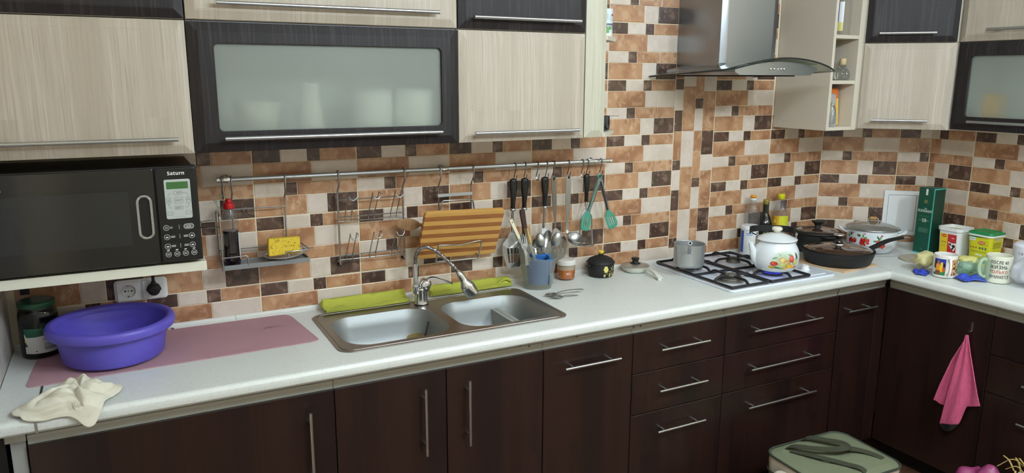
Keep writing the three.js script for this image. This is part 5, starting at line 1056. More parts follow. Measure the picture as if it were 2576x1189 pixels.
{
  const t = thing('kettle', 'white enamel kettle with a fruit picture on the lit burner', 'kettle', [2.014, TOP + 0.0392, 0.434], -0.48);
  const prof = smoothProfile([[0.066, 0.0], [0.078, 0.006], [0.092, 0.03], [0.0965, 0.055], [0.092, 0.085], [0.08, 0.11], [0.0735, 0.12], [0.0745, 0.126]], 40);
  part('body', lathe([[0, 0.0], ...prof, [0.072, 0.126], [0.071, 0.12]], 72), M.enamel, t);
  part('lid', lathe([[0.0835, 0.1285], [0.084, 0.131], [0.0805, 0.1335], [0.07, 0.137], [0.05, 0.1465], [0.025, 0.1535], [0, 0.155], [0, 0.152], [0.06, 0.138], [0.0835, 0.1285]].reverse(), 60), M.enamel, t);
  part('knob', lathe([[0, 0.154], [0.013, 0.154], [0.0125, 0.161], [0.02, 0.166], [0.0215, 0.173], [0.018, 0.179], [0, 0.181]], 32), paint(0xe3dfcf, 0.25), t, 'cream knob');
  part('spout', sweep(curvePts([[-0.07, 0.03, 0.012], [-0.088, 0.05, 0.013], [-0.101, 0.085, 0.014], [-0.113, 0.118, 0.015]], 24), Array.from({ length: 18 }, (_, i) => [Math.cos(i / 9 * Math.PI) * 0.02, Math.sin(i / 9 * Math.PI) * 0.02]), false, undefined, (s) => [1.15 - 0.72 * s, 1.15 - 0.72 * s]), M.enamel, t);
  part('spout_lip', new THREE.TorusGeometry(0.0083, 0.0017, 10, 24).rotateX(Math.PI / 2).rotateZ(0.35).translate(-0.1132, 0.1185, 0.015), M.enamel, t);
  for (const s of [-1, 1]) part('ear', extrude(rrect(0.017, 0.032, 0.0082), 0.003, 0.0008).rotateY(Math.PI / 2).translate(s * 0.081 - 0.0015, 0.14, 0), M.steel, t);
  for (const s of [-1, 1]) part('ear_base', box(0.016, 0.02, 0.018, 0.003, s * 0.078, 0.12, 0), M.steel, t);
  for (const s of [-1, 1]) part('pivot', cyl(0.0048, 0.0048, 0.006, 16).rotateZ(Math.PI / 2).translate(s * 0.082, 0.146, 0), M.satin, t);
  part('bail', [-1, 1].map((s) => wire([[s * 0.088, 0.146, 0], [s * 0.096, 0.149, -0.03], [s * 0.092, 0.151, -0.068]], 0.0022, 0.02)), M.black, t);
  part('grip', sweep(curvePts([[-0.093, 0.151, -0.06], [-0.08, 0.151, -0.092], [-0.045, 0.15, -0.116], [0, 0.15, -0.124], [0.045, 0.15, -0.116], [0.08, 0.151, -0.092], [0.093, 0.151, -0.06]], 30), [[0.013, -0.003], [0.013, 0.003], [-0.013, 0.003], [-0.013, -0.003]], false, [0, 1, 0]), M.blackMatt, t, 'black plastic grip folded back');
  const fr = canvasTex(1024, 640, (g, W, H) => {
    g.clearRect(0, 0, W, H);
    const haze = g.createRadialGradient(W * 0.45, H * 0.5, 40, W * 0.45, H * 0.5, 420); haze.addColorStop(0, 'rgba(190,216,160,.75)'); haze.addColorStop(1, 'rgba(200,226,190,0)'); g.fillStyle = haze; g.fillRect(0, 0, W, H);
    const blob = (x, y, rx, ry, rot, c1, c2) => { const q = g.createRadialGradient(x - rx * 0.3, y - ry * 0.35, 4, x, y, Math.max(rx, ry)); q.addColorStop(0, c1); q.addColorStop(1, c2); g.fillStyle = q; g.beginPath(); g.ellipse(x, y, rx, ry, rot, 0, 7); g.fill(); };
    const leaf = (x, y, l, w, rot, c) => { g.save(); g.translate(x, y); g.rotate(rot); g.fillStyle = c; g.beginPath(); g.moveTo(-l, 0); g.quadraticCurveTo(0, -w, l, 0); g.quadraticCurveTo(0, w, -l, 0); g.fill(); g.restore(); };
    leaf(190, 210, 90, 50, -0.3, '#7ea277'); leaf(640, 120, 80, 55, 0.2, '#7c9a6c'); leaf(900, 180, 130, 80, 1.25, '#3c5a34'); leaf(800, 300, 150, 45, 2.3, '#48713c'); leaf(240, 540, 150, 70, 0.15, '#4d7c3c'); leaf(470, 560, 150, 50, -0.15, '#5a8c4a'); leaf(930, 380, 90, 40, 1.7, '#4f7a3f');
    blob(430, 300, 140, 110, 0.5, '#e9dfa0', '#b99a58'); blob(540, 400, 110, 140, -0.3, '#d9c184', '#a97f49'); blob(690, 240, 90, 110, 0, '#e07a68', '#b23a34'); blob(170, 400, 110, 85, 0, '#e0604a', '#a6281e'); leaf(190, 300, 100, 40, 0.1, '#d6dcb0');
    blob(420, 440, 125, 80, 0.1, '#e0dd9a', '#9dae62'); blob(820, 360, 60, 120, 0.35, '#e6df94', '#a8a650'); blob(920, 460, 70, 90, 0.2, '#d9c98a', '#b29a5c'); blob(100, 540, 90, 55, 0.3, '#f0c63a', '#b88a1c'); blob(640, 500, 95, 75, -0.2, '#ffd23a', '#d99a12'); blob(500, 570, 55, 45, 0, '#ffcf3a', '#e09a12'); blob(780, 545, 75, 50, -0.2, '#f6b93a', '#d08a1c'); blob(890, 540, 60, 50, 0, '#f0a94a', '#c8842a');
    g.strokeStyle = '#6d6a52'; g.lineWidth = 9; g.beginPath(); g.moveTo(260, 20); g.quadraticCurveTo(310, 90, 360, 150); g.stroke();
  });
  const pp = prof.filter(([, y]) => y > 0.012 && y < 0.1).map(([r, y]) => [r + 0.0006, y]);
  part('fruit_picture', lathe(pp, 48, -0.62, 1.5), std({ map: fr, transparent: true, roughness: 0.15, clearcoat: 0.5 }), t, 'painted fruit picture');
}

// ---------- corner group ----------
{
  let t = thing('oil_bottle', 'clear ribbed plastic bottle with an orange and white cap', 'bottle', [2.262, TOP + 0.0002, 0.045]); t.scale.y = 1.045;
  const ribs = [[0.03, 0.001], [0.034, 0.006]]; for (let i = 0; i < 16; i++) { ribs.push([0.036 + 0.0012 * (i % 2), 0.02 + i * 0.0105]); }
  part('bottle', lathe([...ribs, [0.036, 0.19], [0.031, 0.212], [0.02, 0.23], [0.0135, 0.24], [0.0135, 0.244]], 44), M.petClear, t);
  part('oil', lathe([[0, 0.003], [0.031, 0.003], [0.0335, 0.01], [0.0335, 0.035], [0, 0.035]], 36), std({ color: 0xb59a45, roughness: 0.2, transmission: 0.4 }), t);
  part('cap', lathe([[0, 0.256], [0.0145, 0.256], [0.015, 0.254], [0.015, 0.243], [0, 0.243]], 28), M.white, t);
  part('cap_top', lathe([[0, 0.268], [0.0135, 0.268], [0.0145, 0.266], [0.0145, 0.257], [0, 0.257]], 28), paint(0xe79a1c, 0.4), t, 'orange cap top');
  t = thing('olive_oil_bottle', 'dark green glass bottle with gold cap between two clear bottles', 'bottle', [2.343, TOP + 0.0002, 0.05]);
  part('glass', lathe(smoothProfile([[0.028, 0.0], [0.034, 0.004], [0.0355, 0.03], [0.0355, 0.13], [0.034, 0.15], [0.019, 0.18], [0.0145, 0.195], [0.0145, 0.235]], 60), 44), std({ color: 0x0b0e08, roughness: 0.08, clearcoat: 1, clearcoatRoughness: 0.03 }), t);
  part('cap', lathe([[0, 0.256], [0.0145, 0.256], [0.0155, 0.253], [0.0155, 0.232], [0, 0.232]], 28), std({ color: 0xb5a458, metalness: 0.7, roughness: 0.35 }), t, 'gold cap');
  const ol = canvasTex(256, 256, (g) => { g.fillStyle = '#1a1a10'; g.fillRect(0, 0, 256, 256); g.fillStyle = '#c4552e'; g.fillRect(70, 90, 150, 22); g.fillStyle = '#6f8f3a'; for (const [x, y, a] of [[100, 70, 0.9], [140, 60, -0.8], [170, 74, 0.4], [90, 150, 0.2]]) { g.save(); g.translate(x, y); g.rotate(a); g.beginPath(); g.ellipse(0, 0, 34, 10, 0, 0, 7); g.fill(); g.restore(); } g.fillStyle = '#a9b44c'; g.beginPath(); g.ellipse(150, 190, 26, 32, 0, 0, 7); g.fill(); g.fillStyle = '#c6a24a'; g.fillRect(20, 10, 216, 8); });
  part('label', lathe([[0.0358, 0.04], [0.0358, 0.115]], 30, -1.5, 1.9), std({ map: ol, roughness: 0.5 }), t, 'olive branch label');
  t = thing('lemonade_bottle', 'clear plastic bottle with yellow cap and yellow label', 'bottle', [2.442, TOP + 0.0002, 0.05]); t.scale.y = 1.05;
  part('bottle', lathe(smoothProfile([[0.026, 0.001], [0.036, 0.008], [0.036, 0.09], [0.0375, 0.1], [0.0375, 0.165], [0.034, 0.19], [0.02, 0.222], [0.0135, 0.232], [0.0135, 0.238]], 60), 44), M.petClear, t);
  part('cap', lathe([[0, 0.262], [0.0155, 0.262], [0.0165, 0.26], [0.0165, 0.2395], [0, 0.2395]], 28), paint(0xd6d416, 0.4), t);
  const lb = canvasTex(512, 256, (g) => { g.fillStyle = '#d3d32e'; g.fillRect(0, 0, 512, 256); g.fillStyle = '#dca63c'; g.fillRect(0, 0, 190, 256); g.fillStyle = '#c98a2a'; g.fillRect(40, 50, 90, 120); g.fillStyle = '#e6e04a'; g.fillRect(54, 70, 60, 70); g.fillStyle = '#b7c02c'; for (let i = 0; i < 7; i++) g.fillRect(230, 30 + i * 20, 200, 6); g.fillStyle = '#e6e6da'; g.fillRect(290, 180, 80, 50); g.fillStyle = '#333'; for (let i = 0; i < 10; i++) g.fillRect(296 + i * 7, 186, 3 + (i % 2) * 2, 36); });
  part('label', lathe([[0.0379, 0.102], [0.0379, 0.164]], 40, -2.0, 3.0), std({ map: lb, roughness: 0.4 }), t, 'yellow label with small barcode');
  t = thing('plastic_tub', 'white round plastic tub with a blue stripe behind the kettle', 'tub', [2.212, TOP + 0.0095, 0.085]);
  part('body', lathe([[0, 0.001], [0.036, 0.001], [0.038, 0.004], [0.04, 0.12], [0, 0.12]], 44), std({ color: 0xdcdedc, roughness: 0.4 }), t);
  part('lid', lathe([[0, 0.139], [0.038, 0.139], [0.0425, 0.136], [0.043, 0.121], [0.041, 0.12], [0, 0.12]], 44), M.white, t);
  const bl = canvasTex(256, 256, (g) => { g.fillStyle = '#dcdedc'; g.fillRect(0, 0, 256, 256); g.fillStyle = '#2a57b5'; g.fillRect(0, 0, 64, 256); g.fillStyle = '#7a9ad0'; g.fillRect(100, 24, 120, 12); g.fillRect(100, 44, 80, 8); });
  part('label', lathe([[0.0392, 0.012], [0.0404, 0.116]], 36, -2.0, 2.2), std({ map: bl, roughness: 0.45 }), t, 'white label with blue stripe');
}
function lidGlass(R, h, n = 14) { const p = []; for (let i = 0; i <= n; i++) { const a = i / n * 1.25; p.push([R * Math.sin(a) / Math.sin(1.25), h * (Math.cos(a) - Math.cos(1.25)) / (1 - Math.cos(1.25))]); } return p; }
{
  let t = thing('black_pot', 'black cooking pot with dark glass lid in the corner', 'pot', [2.59, TOP + 0.002, 0.152]);
  part('body', lathe([[0, 0.001], [0.085, 0.001], [0.095, 0.006], [0.104, 0.05], [0.108, 0.088], [0.105, 0.088], [0.1, 0.05], [0.09, 0.009], [0, 0.006]], 56), M.blackMatt, t);
  part('rim', lathe([[0.1, 0.089], [0.112, 0.089], [0.114, 0.094], [0.111, 0.1], [0.099, 0.103], [0.098, 0.098]], 56), M.blackMatt, t);
  part('lid', lathe(lidGlass(0.1, 0.014).map(([r, y]) => [r, y + 0.1]), 56), std({ color: 0x5b4a40, roughness: 0.05, transmission: 0.35, thickness: 0, clearcoat: 1, clearcoatRoughness: 0.03 }), t);
  part('knob', lathe([[0.022, 0.113], [0.013, 0.118], [0.016, 0.13], [0.03, 0.141], [0.029, 0.145], [0, 0.147]], 32), M.blackMatt, t, 'flared black knob');
  for (const s of [-1, 1]) part('ear', sweep(curvePts([[s * 0.104, 0.085, 0.03], [s * 0.132, 0.088, 0.022], [s * 0.136, 0.088, -0.022], [s * 0.104, 0.085, -0.03]], 18), 0.006), M.blackMatt, t);
  t.rotation.y = 1.2;
  t = thing('board', 'square pale plywood board under the black frying pan', 'board', [2.452, TOP, 0.39]); t.rotation.y = 0.1;
  part('sheet', metric(box(0.25, 0.008, 0.24, 0.0015, 0, 0.004, 0), 0.3), std({ map: tex(256, 256, (u, v) => mix([196, 160, 122], [214, 182, 146], fbm(u, v, 4, 40, 4))), roughness: 0.6 }), t);
  t = thing('frying_pan', 'black frying pan with a glass lid on the plywood board', 'pan', [2.462, TOP + 0.0082, 0.382]);
  part('pan', lathe([[0, 0.0], [0.128, 0.0], [0.14, 0.005], [0.152, 0.04], [0.157, 0.061], [0.1535, 0.062], [0.148, 0.042], [0.134, 0.007], [0, 0.004]], 72), M.blackMatt, t);
  part('lid_rim', new THREE.TorusGeometry(0.148, 0.0022, 8, 72).rotateX(Math.PI / 2).translate(0, 0.063, 0), M.blackMatt, t);
  part('lid', lathe(lidGlass(0.147, 0.02).map(([r, y]) => [r, y + 0.0632]), 72), std({ color: 0x4c3a2e, roughness: 0.06, transmission: 0.4, thickness: 0, clearcoat: 1, clearcoatRoughness: 0.03 }), t, 'brownish glass lid');
  part('knob', [lathe([[0.03, 0.084], [0.026, 0.089], [0.0155, 0.093], [0.0135, 0.11], [0.02, 0.121], [0.024, 0.124], [0, 0.126]], 36)], M.blackGloss, t, 'black knob');
  part('knob_ring', [lathe([[0.0308, 0.083], [0.031, 0.0865], [0.027, 0.0885], [0.026, 0.085]], 36), lathe([[0.0242, 0.1235], [0.0245, 0.127], [0.021, 0.1285], [0, 0.129]], 36)], M.chrome, t, 'chrome rings on the knob');
  part('handle', sweep(curvePts([[0.145, 0.044, 0.0], [0.18, 0.06, 0.0], [0.25, 0.088, 0.0], [0.325, 0.1, 0.0]], 24), [[0.007, -0.011], [0.009, 0], [0.007, 0.011], [-0.006, 0.011], [-0.008, 0], [-0.006, -0.011]], false, [0, 1, 0], (s) => [1.2 - 0.45 * s, 1.1 - 0.2 * s]), M.blackMatt, t);
  part('handle_tip', box(0.03, 0.004, 0.016, 0.0015, 0.342, 0.1005, 0), M.satin, t);
  t.rotation.y = -0.3;
}
{
  let t = thing('pot_stand', 'thin round white stand under the flowered enamel pot', 'stand', [2.838, TOP, 0.296]);
  part('disc', lathe([[0, 0.0005], [0.118, 0.0005], [0.121, 0.003], [0.119, 0.0045], [0, 0.0045]], 56), paint(0xc9cac8, 0.4), t);
  t = thing('enamel_pot', 'white enamel pot with red berries and a glass lid', 'pot', [2.82, TOP + 0.0048, 0.282]); t.scale.set(0.93, 1, 0.93);
  const prof = smoothProfile([[0.085, 0.0], [0.1, 0.005], [0.116, 0.03], [0.1225, 0.06], [0.123, 0.095], [0.1225, 0.108]], 30);
  part('body', lathe([[0, 0.0], ...prof, [0.12, 0.108], [0.119, 0.06], [0, 0.01]], 64), M.enamel, t);
  part('lid_rim', new THREE.TorusGeometry(0.1275, 0.0035, 10, 64).rotateX(Math.PI / 2).translate(0, 0.1135, 0), M.satin, t);
  part('lid', lathe(lidGlass(0.126, 0.026).map(([r, y]) => [r, y + 0.114]), 64), std({ color: 0xaaa79f, transmission: 0.6, roughness: 0.12, thickness: 0, clearcoat: 1 }), t, 'grey glass lid');
  part('knob_bracket', wire([[-0.024, 0.138, 0.0], [-0.022, 0.158, 0], [0.022, 0.158, 0], [0.024, 0.138, 0]], 0.003, 0.006), M.satin, t);
  part('knob', cyl(0.0095, 0.0095, 0.03, 20).rotateZ(Math.PI / 2).translate(0, 0.157, 0), std({ map: tex(64, 64, (u, v) => mix([150, 104, 58], [186, 140, 86], fbm(u, v, 4, 20, 3))), roughness: 0.5 }), t, 'brown wooden grip');
  for (const s of [-1, 1]) part('ear', sweep(curvePts([[s * 0.117, 0.088, 0.034], [s * 0.148, 0.102, 0.028], [s * 0.158, 0.108, 0], [s * 0.148, 0.102, -0.028], [s * 0.117, 0.088, -0.034]], 26), [[0.003, -0.007], [0.004, 0], [0.003, 0.007], [-0.003, 0.007], [-0.003, -0.007]], false, [0, 1, 0]), M.enamel, t);
  t.rotation.y = -0.9;
  const by = canvasTex(1024, 384, (g, W, H) => { g.clearRect(0, 0, W, H); const r = rng(12); for (const [cx, cy] of [[110, 190], [400, 170], [760, 200]]) {
    for (let i = 0; i < 9; i++) { g.fillStyle = ['#4d7d4e', '#3d6a40', '#6d9a60'][i % 3]; const a = r() * 6.3, d = 30 + r() * 90; g.beginPath(); g.ellipse(cx + Math.cos(a) * d, cy - 20 + Math.sin(a) * d * 0.8, 38, 17, a, 0, 7); g.fill(); }
    for (let i = 0; i < 16; i++) { g.fillStyle = ['#c4302e', '#a81f22', '#d9504a'][i % 3]; g.beginPath(); g.arc(cx + (r() - 0.4) * 190, cy + 40 + (r() - 0.3) * 140, 26 + r() * 10, 0, 7); g.fill(); }
    g.fillStyle = '#c85a6e'; g.beginPath(); g.ellipse(cx + 30, cy - 120, 26, 20, 0.4, 0, 7); g.fill(); } });
  part('berry_print', lathe(prof.filter(([, y]) => y > 0.022 && y < 0.105).map(([r, y]) => [r + 0.0006, y]), 48, -1.1, 1.9), std({ map: by, transparent: true, roughness: 0.15, clearcoat: 0.5 }), t, 'red berry and leaf print');
}
{
  // white access hatch on the corner wall
  const t = thing('access_hatch', 'white plastic access hatch on the tiled corner wall', 'hatch', [CORNER[0], 0, CORNER[1]], diagTurn);
  const x0 = 0.314, x1 = 0.488, y0 = 0.912, y1 = 1.136, fr = poly([[x0, y0], [x1, y0], [x1, y1], [x0, y1]]); fr.holes.push(poly([[x0 + 0.021, y0 + 0.021], [x0 + 0.021, y1 - 0.021], [x1 - 0.021, y1 - 0.021], [x1 - 0.021, y0 + 0.021]]));
  part('frame', extrude(fr, 0.007, 0.0018).translate(0, 0, 0.0012), M.white, t);
  part('door', span(x0 + 0.0225, x1 - 0.0225, y0 + 0.0225, y1 - 0.0225, 0.0012, 0.0062, 0.001), M.white, t);
  const b = thing('round_board', 'round grey worn board lying before the green box', 'board', [2.872, TOP, 0.512]);
  part('disc', lathe([[0, 0.0005], [0.092, 0.0005], [0.094, 0.003], [0.092, 0.006], [0, 0.006]], 48), std({ map: tex(256, 256, (u, v) => mix([176, 168, 148], [128, 122, 104], sstep(0.5, 0.75, fbm(u, v, 6, 6, 4)))), roughness: 0.8 }), b);
}
{
  const t = thing('whisky_box', 'tall dark green whisky carton with white lettering', 'box', [3.034, TOP, 0.424]);
  const w = 0.08, h = 0.318, green = std({ color: 0x0e4a3b, roughness: 0.35 }), deep = std({ color: 0x0b3a2c, roughness: 0.35 });
  part('carton', box(w, h, w, 0.0015, 0, h / 2, 0), green, t);
  const front = canvasTex(352, 1280, (g, W, H) => {
    g.fillStyle = '#13503f'; g.fillRect(0, 0, W, H); g.textAlign = 'center'; g.fillStyle = '#dfe5dd';
    g.fillRect(W / 2 - 22, 12, 50, 120); g.font = '34px serif'; g.fillText('THE', W / 2 + 10, 408);
    g.font = 'bold 66px serif'; g.fillText('GLENGRANT', W / 2, 466, W - 12); g.font = 'bold 96px serif'; g.fillText('10', W / 2, 660); g.fillRect(60, 628, 60, 4); g.fillRect(W - 120, 628, 60, 4);
    g.strokeStyle = '#a8924a'; g.lineWidth = 6; g.beginPath(); g.arc(W / 2 - 14, 256, 26, 0, 7); g.moveTo(W / 2 + 30, 240); g.arc(W / 2 + 12, 262, 26, 0, 7); g.moveTo(W / 2 - 30, 290); g.lineTo(W / 2 + 30, 226); g.stroke();
    g.fillStyle = '#6d9482'; for (let i = 0; i < 5; i++) for (let k = 0; k < 11; k++) g.fillRect(70 + k * 20, 780 + i * 18, 12 + (k * 7 + i * 3) % 7, 7); g.fillStyle = '#4d7f6b'; g.fillRect(60, 540, 230, 5); g.fillRect(80, 556, 190, 4); g.fillRect(W / 2 - 20, 1180, 44, 16);
  });
  const p = part('front_print', new THREE.PlaneGeometry(w - 0.004, h - 0.004).rotateY(-Math.PI / 2), std({ map: front, roughness: 0.35 }), t, 'front face with white lettering'); p.position.set(-w / 2 - 0.0004, h / 2, 0);
  part('edge_stripe', [box(0.0012, h, 0.005, 0.0003, -w / 2 - 0.0003, h / 2, w / 2 - 0.002), box(w, 0.006, 0.0012, 0.0003, 0, h - 0.003, w / 2 + 0.0004), box(0.0012, 0.005, w, 0.0003, -w / 2 - 0.0004, 0.0025, 0)], paint(0x48b0a4, 0.4), t, 'bright turquoise edge stripes');
  part('side_print', new THREE.PlaneGeometry(w - 0.006, h - 0.014).translate(0.001, h / 2 - 0.002, w / 2 + 0.0004), deep, t, 'darker green side face');
}
function tubShape(w, d, h) { return loft([[0.8, 0.0], [0.86, 0.0], [0.88, 0.006], [1, h]].map(([k, y], i) => rring(0, 0, w * k - (i === 0 ? 0.01 : 0), d * k - (i === 0 ? 0.01 : 0), 0.016, y))); }
{
  let t = thing('stock_tub', 'white plastic tub with yellow and red label, left of two tubs', 'tub', [3.046, TOP, 0.553]);
  const w = 0.104, d = 0.106, h = 0.136;
  part('body', [tubShape(w, d, h), flat(rrect(w * 0.8, d * 0.8, 0.014), 0.002)], M.white, t);
  part('rim', [sweep(rrect(w + 0.003, d + 0.003, 0.018).getPoints(8).slice(0, -1).map((p) => [p.x, h + 0.004, p.y]), [[0.009, -0.004], [0.009, 0.004], [-0.006, 0.004], [-0.006, -0.004]], true, [0, 1, 0])], M.white, t);
  part('contents', flat(rrect(w - 0.006, d - 0.006, 0.014), 0.003).translate(0, h - 0.004, 0), paint(0xcfc7a0, 0.7), t, 'pale inner lid');
  const l = canvasTex(512, 512, (g, W, H) => {
    g.fillStyle = '#e3c52c'; g.fillRect(0, 0, 240, H); g.fillStyle = '#c02a33'; g.fillRect(240, 0, 272, H);
    g.fillStyle = '#c8321f'; g.beginPath(); g.ellipse(118, 56, 92, 40, 0, 0, 7); g.fill(); g.fillStyle = '#f2d63a'; g.font = 'bold 44px sans-serif'; g.textAlign = 'center'; g.fillText('MAGGI', 118, 72, 150);
    g.fillStyle = '#332a14'; g.font = 'bold 60px serif'; g.fillText('Extra', 118, 240); g.fillStyle = '#c29a22'; for (let i = 0; i < 3; i++) g.fillRect(40, 290 + i * 26, 150, 9);
    g.fillStyle = '#e8e2dc'; g.font = 'bold 40px sans-serif'; g.fillText('400g', 400, 110);
    g.fillStyle = '#efece6'; g.beginPath(); g.moveTo(262, 190); g.quadraticCurveTo(370, 250, 506, 210); g.lineTo(506, 300); g.quadraticCurveTo(470, 420, 440, 430); g.quadraticCurveTo(360, 400, 330, 320); g.quadraticCurveTo(280, 270, 262, 190); g.fill(); g.fillStyle = '#1a1716'; g.beginPath(); g.ellipse(330, 262, 40, 28, 0.5, 0, 7); g.ellipse(440, 300, 48, 40, 0.2, 0, 7); g.ellipse(400, 380, 26, 30, 0, 0, 7); g.fill(); g.fillStyle = '#fff'; g.beginPath(); g.arc(390, 330, 14, 0, 7); g.fill();
  });
  const q = part('label', new THREE.PlaneGeometry(0.078, 0.092).rotateY(-Math.PI / 2), std({ map: l, roughness: 0.4 }), t, 'yellow and red front label'); q.position.set(-w / 2 * 0.94 - 0.0018, 0.073, 0); q.rotation.z = 0.053;
  t = thing('chicken_powder_tub', 'bright yellow tub with a green lid, right of two tubs', 'tub', [3.055, TOP, 0.69]);
  const yl = std({ color: 0xd3cf22, roughness: 0.4 });
  part('body', [tubShape(w, d, h), flat(rrect(w * 0.8, d * 0.8, 0.014), 0.002)], yl, t);
  part('rim', sweep(rrect(w + 0.003, d + 0.003, 0.018).getPoints(8).slice(0, -1).map((p) => [p.x, h + 0.001, p.y]), [[0.004, -0.004], [0.004, 0.004], [-0.004, 0.004], [-0.004, -0.004]], true, [0, 1, 0]), M.white, t);
  part('lid', [flat(rrect(w + 0.01, d + 0.01, 0.02), 0.009, 0.003).translate(0, h + 0.005, 0), sweep(rrect(w - 0.01, d - 0.01, 0.016).getPoints(8).slice(0, -1).map((p) => [p.x, h + 0.0145, p.y]), 0.0025, true)], paint(0x1f8a4c, 0.35), t, 'green lid');
  const l2 = canvasTex(512, 640, (g, W, H) => {
    g.clearRect(0, 0, W, H); g.fillStyle = '#2f8040'; g.beginPath(); g.moveTo(0, 0); g.lineTo(W, 0); g.quadraticCurveTo(300, 80, 0, 50); g.fill(); g.fillRect(0, 600, W, 40);
    g.fillStyle = '#e6e9e0'; g.beginPath(); g.roundRect(30, 60, 150, 80, 14); g.fill(); g.fillStyle = '#2c6a3a'; g.font = 'bold 44px sans-serif'; g.textAlign = 'center'; g.fillText('Knorr', 105, 114, 130);
    g.fillStyle = '#cc4a3a'; g.beginPath(); g.ellipse(310, 170, 80, 40, 0, 0, 7); g.fill(); g.strokeStyle = '#f2e9c0'; g.lineWidth = 5; for (let i = 0; i < 4; i++) { g.strokeRect(252 + i * 32, 152, 20, 34); } g.strokeStyle = '#b08a3a'; g.strokeRect(396, 130, 66, 80);
    g.fillStyle = '#b0432c'; for (let i = 0; i < 3; i++) { g.fillRect(60 + i * 60, 290, 42, 14); g.fillRect(76 + i * 60, 278, 10, 40); } g.fillStyle = '#246a66'; for (const x of [270, 330, 400]) { g.fillRect(x, 268, 12, 60); g.fillRect(x + 18, 272, 14, 52); g.fillRect(x - 4, 290, 46, 9); }
    g.fillStyle = '#4f7a2c'; g.font = 'italic 46px serif'; g.fillText('Chicken Powder', 256, 400, 420); g.fillStyle = '#e9ecdc'; g.beginPath(); g.moveTo(170, 470); g.lineTo(230, 430); g.lineTo(290, 450); g.lineTo(360, 440); g.lineTo(340, 480); g.fill();
  });
  const q2 = part('label', new THREE.PlaneGeometry(0.1, 0.126).rotateY(-Math.PI / 2), std({ map: l2, transparent: true, roughness: 0.4 }), t, 'front print of the yellow tub'); q2.position.set(-w / 2 * 0.94 - 0.0016, 0.075, 0); q2.rotation.z = 0.053;
  const l3 = canvasTex(256, 320, (g) => { g.clearRect(0, 0, 256, 320); g.fillStyle = '#6a6a2a'; for (let i = 0; i < 4; i++) for (let k = 0; k < 7; k++) g.fillRect(40 + k * 24, 70 + i * 20, 16, 8); g.fillStyle = '#b9b5a0'; g.fillRect(60, 20, 130, 28); });
  const q3 = part('side_print', new THREE.PlaneGeometry(0.09, 0.12), std({ map: l3, transparent: true, roughness: 0.4 }), t); q3.position.set(0, 0.075, d / 2 * 0.94 + 0.0016); q3.rotation.x = 0.053;
}
// mugs, bags and cloths on the right worktop
function mugThing(name, label, pos, r, h, mat, handleAngle) {
  const t = thing(name, label, 'mug', pos);
  part('body', lathe([[0, 0.0015], [r - 0.006, 0.0015], [r - 0.002, 0.003], [r, 0.008], [r, h - 0.002], [r - 0.001, h], [r - 0.0028, h], [r - 0.0035, h - 0.003], [r - 0.0035, 0.01], [0, 0.007]], 56), mat, t);
  const hd = part('handle', sweep(curvePts([[r - 0.002, h * 0.82, 0], [r + 0.016, h * 0.85, 0], [r + 0.027, h * 0.66, 0], [r + 0.026, h * 0.4, 0], [r + 0.014, h * 0.2, 0], [r - 0.002, h * 0.2, 0]], 30), [[0.0045, -0.006], [0.0055, 0], [0.0045, 0.006], [-0.0035, 0.006], [-0.0045, 0], [-0.0035, -0.006]], false, [0, 0, 1].map((v, i) => (i === 2 ? 1 : 0))), mat, t); hd.rotation.y = handleAngle;
  return t;
}
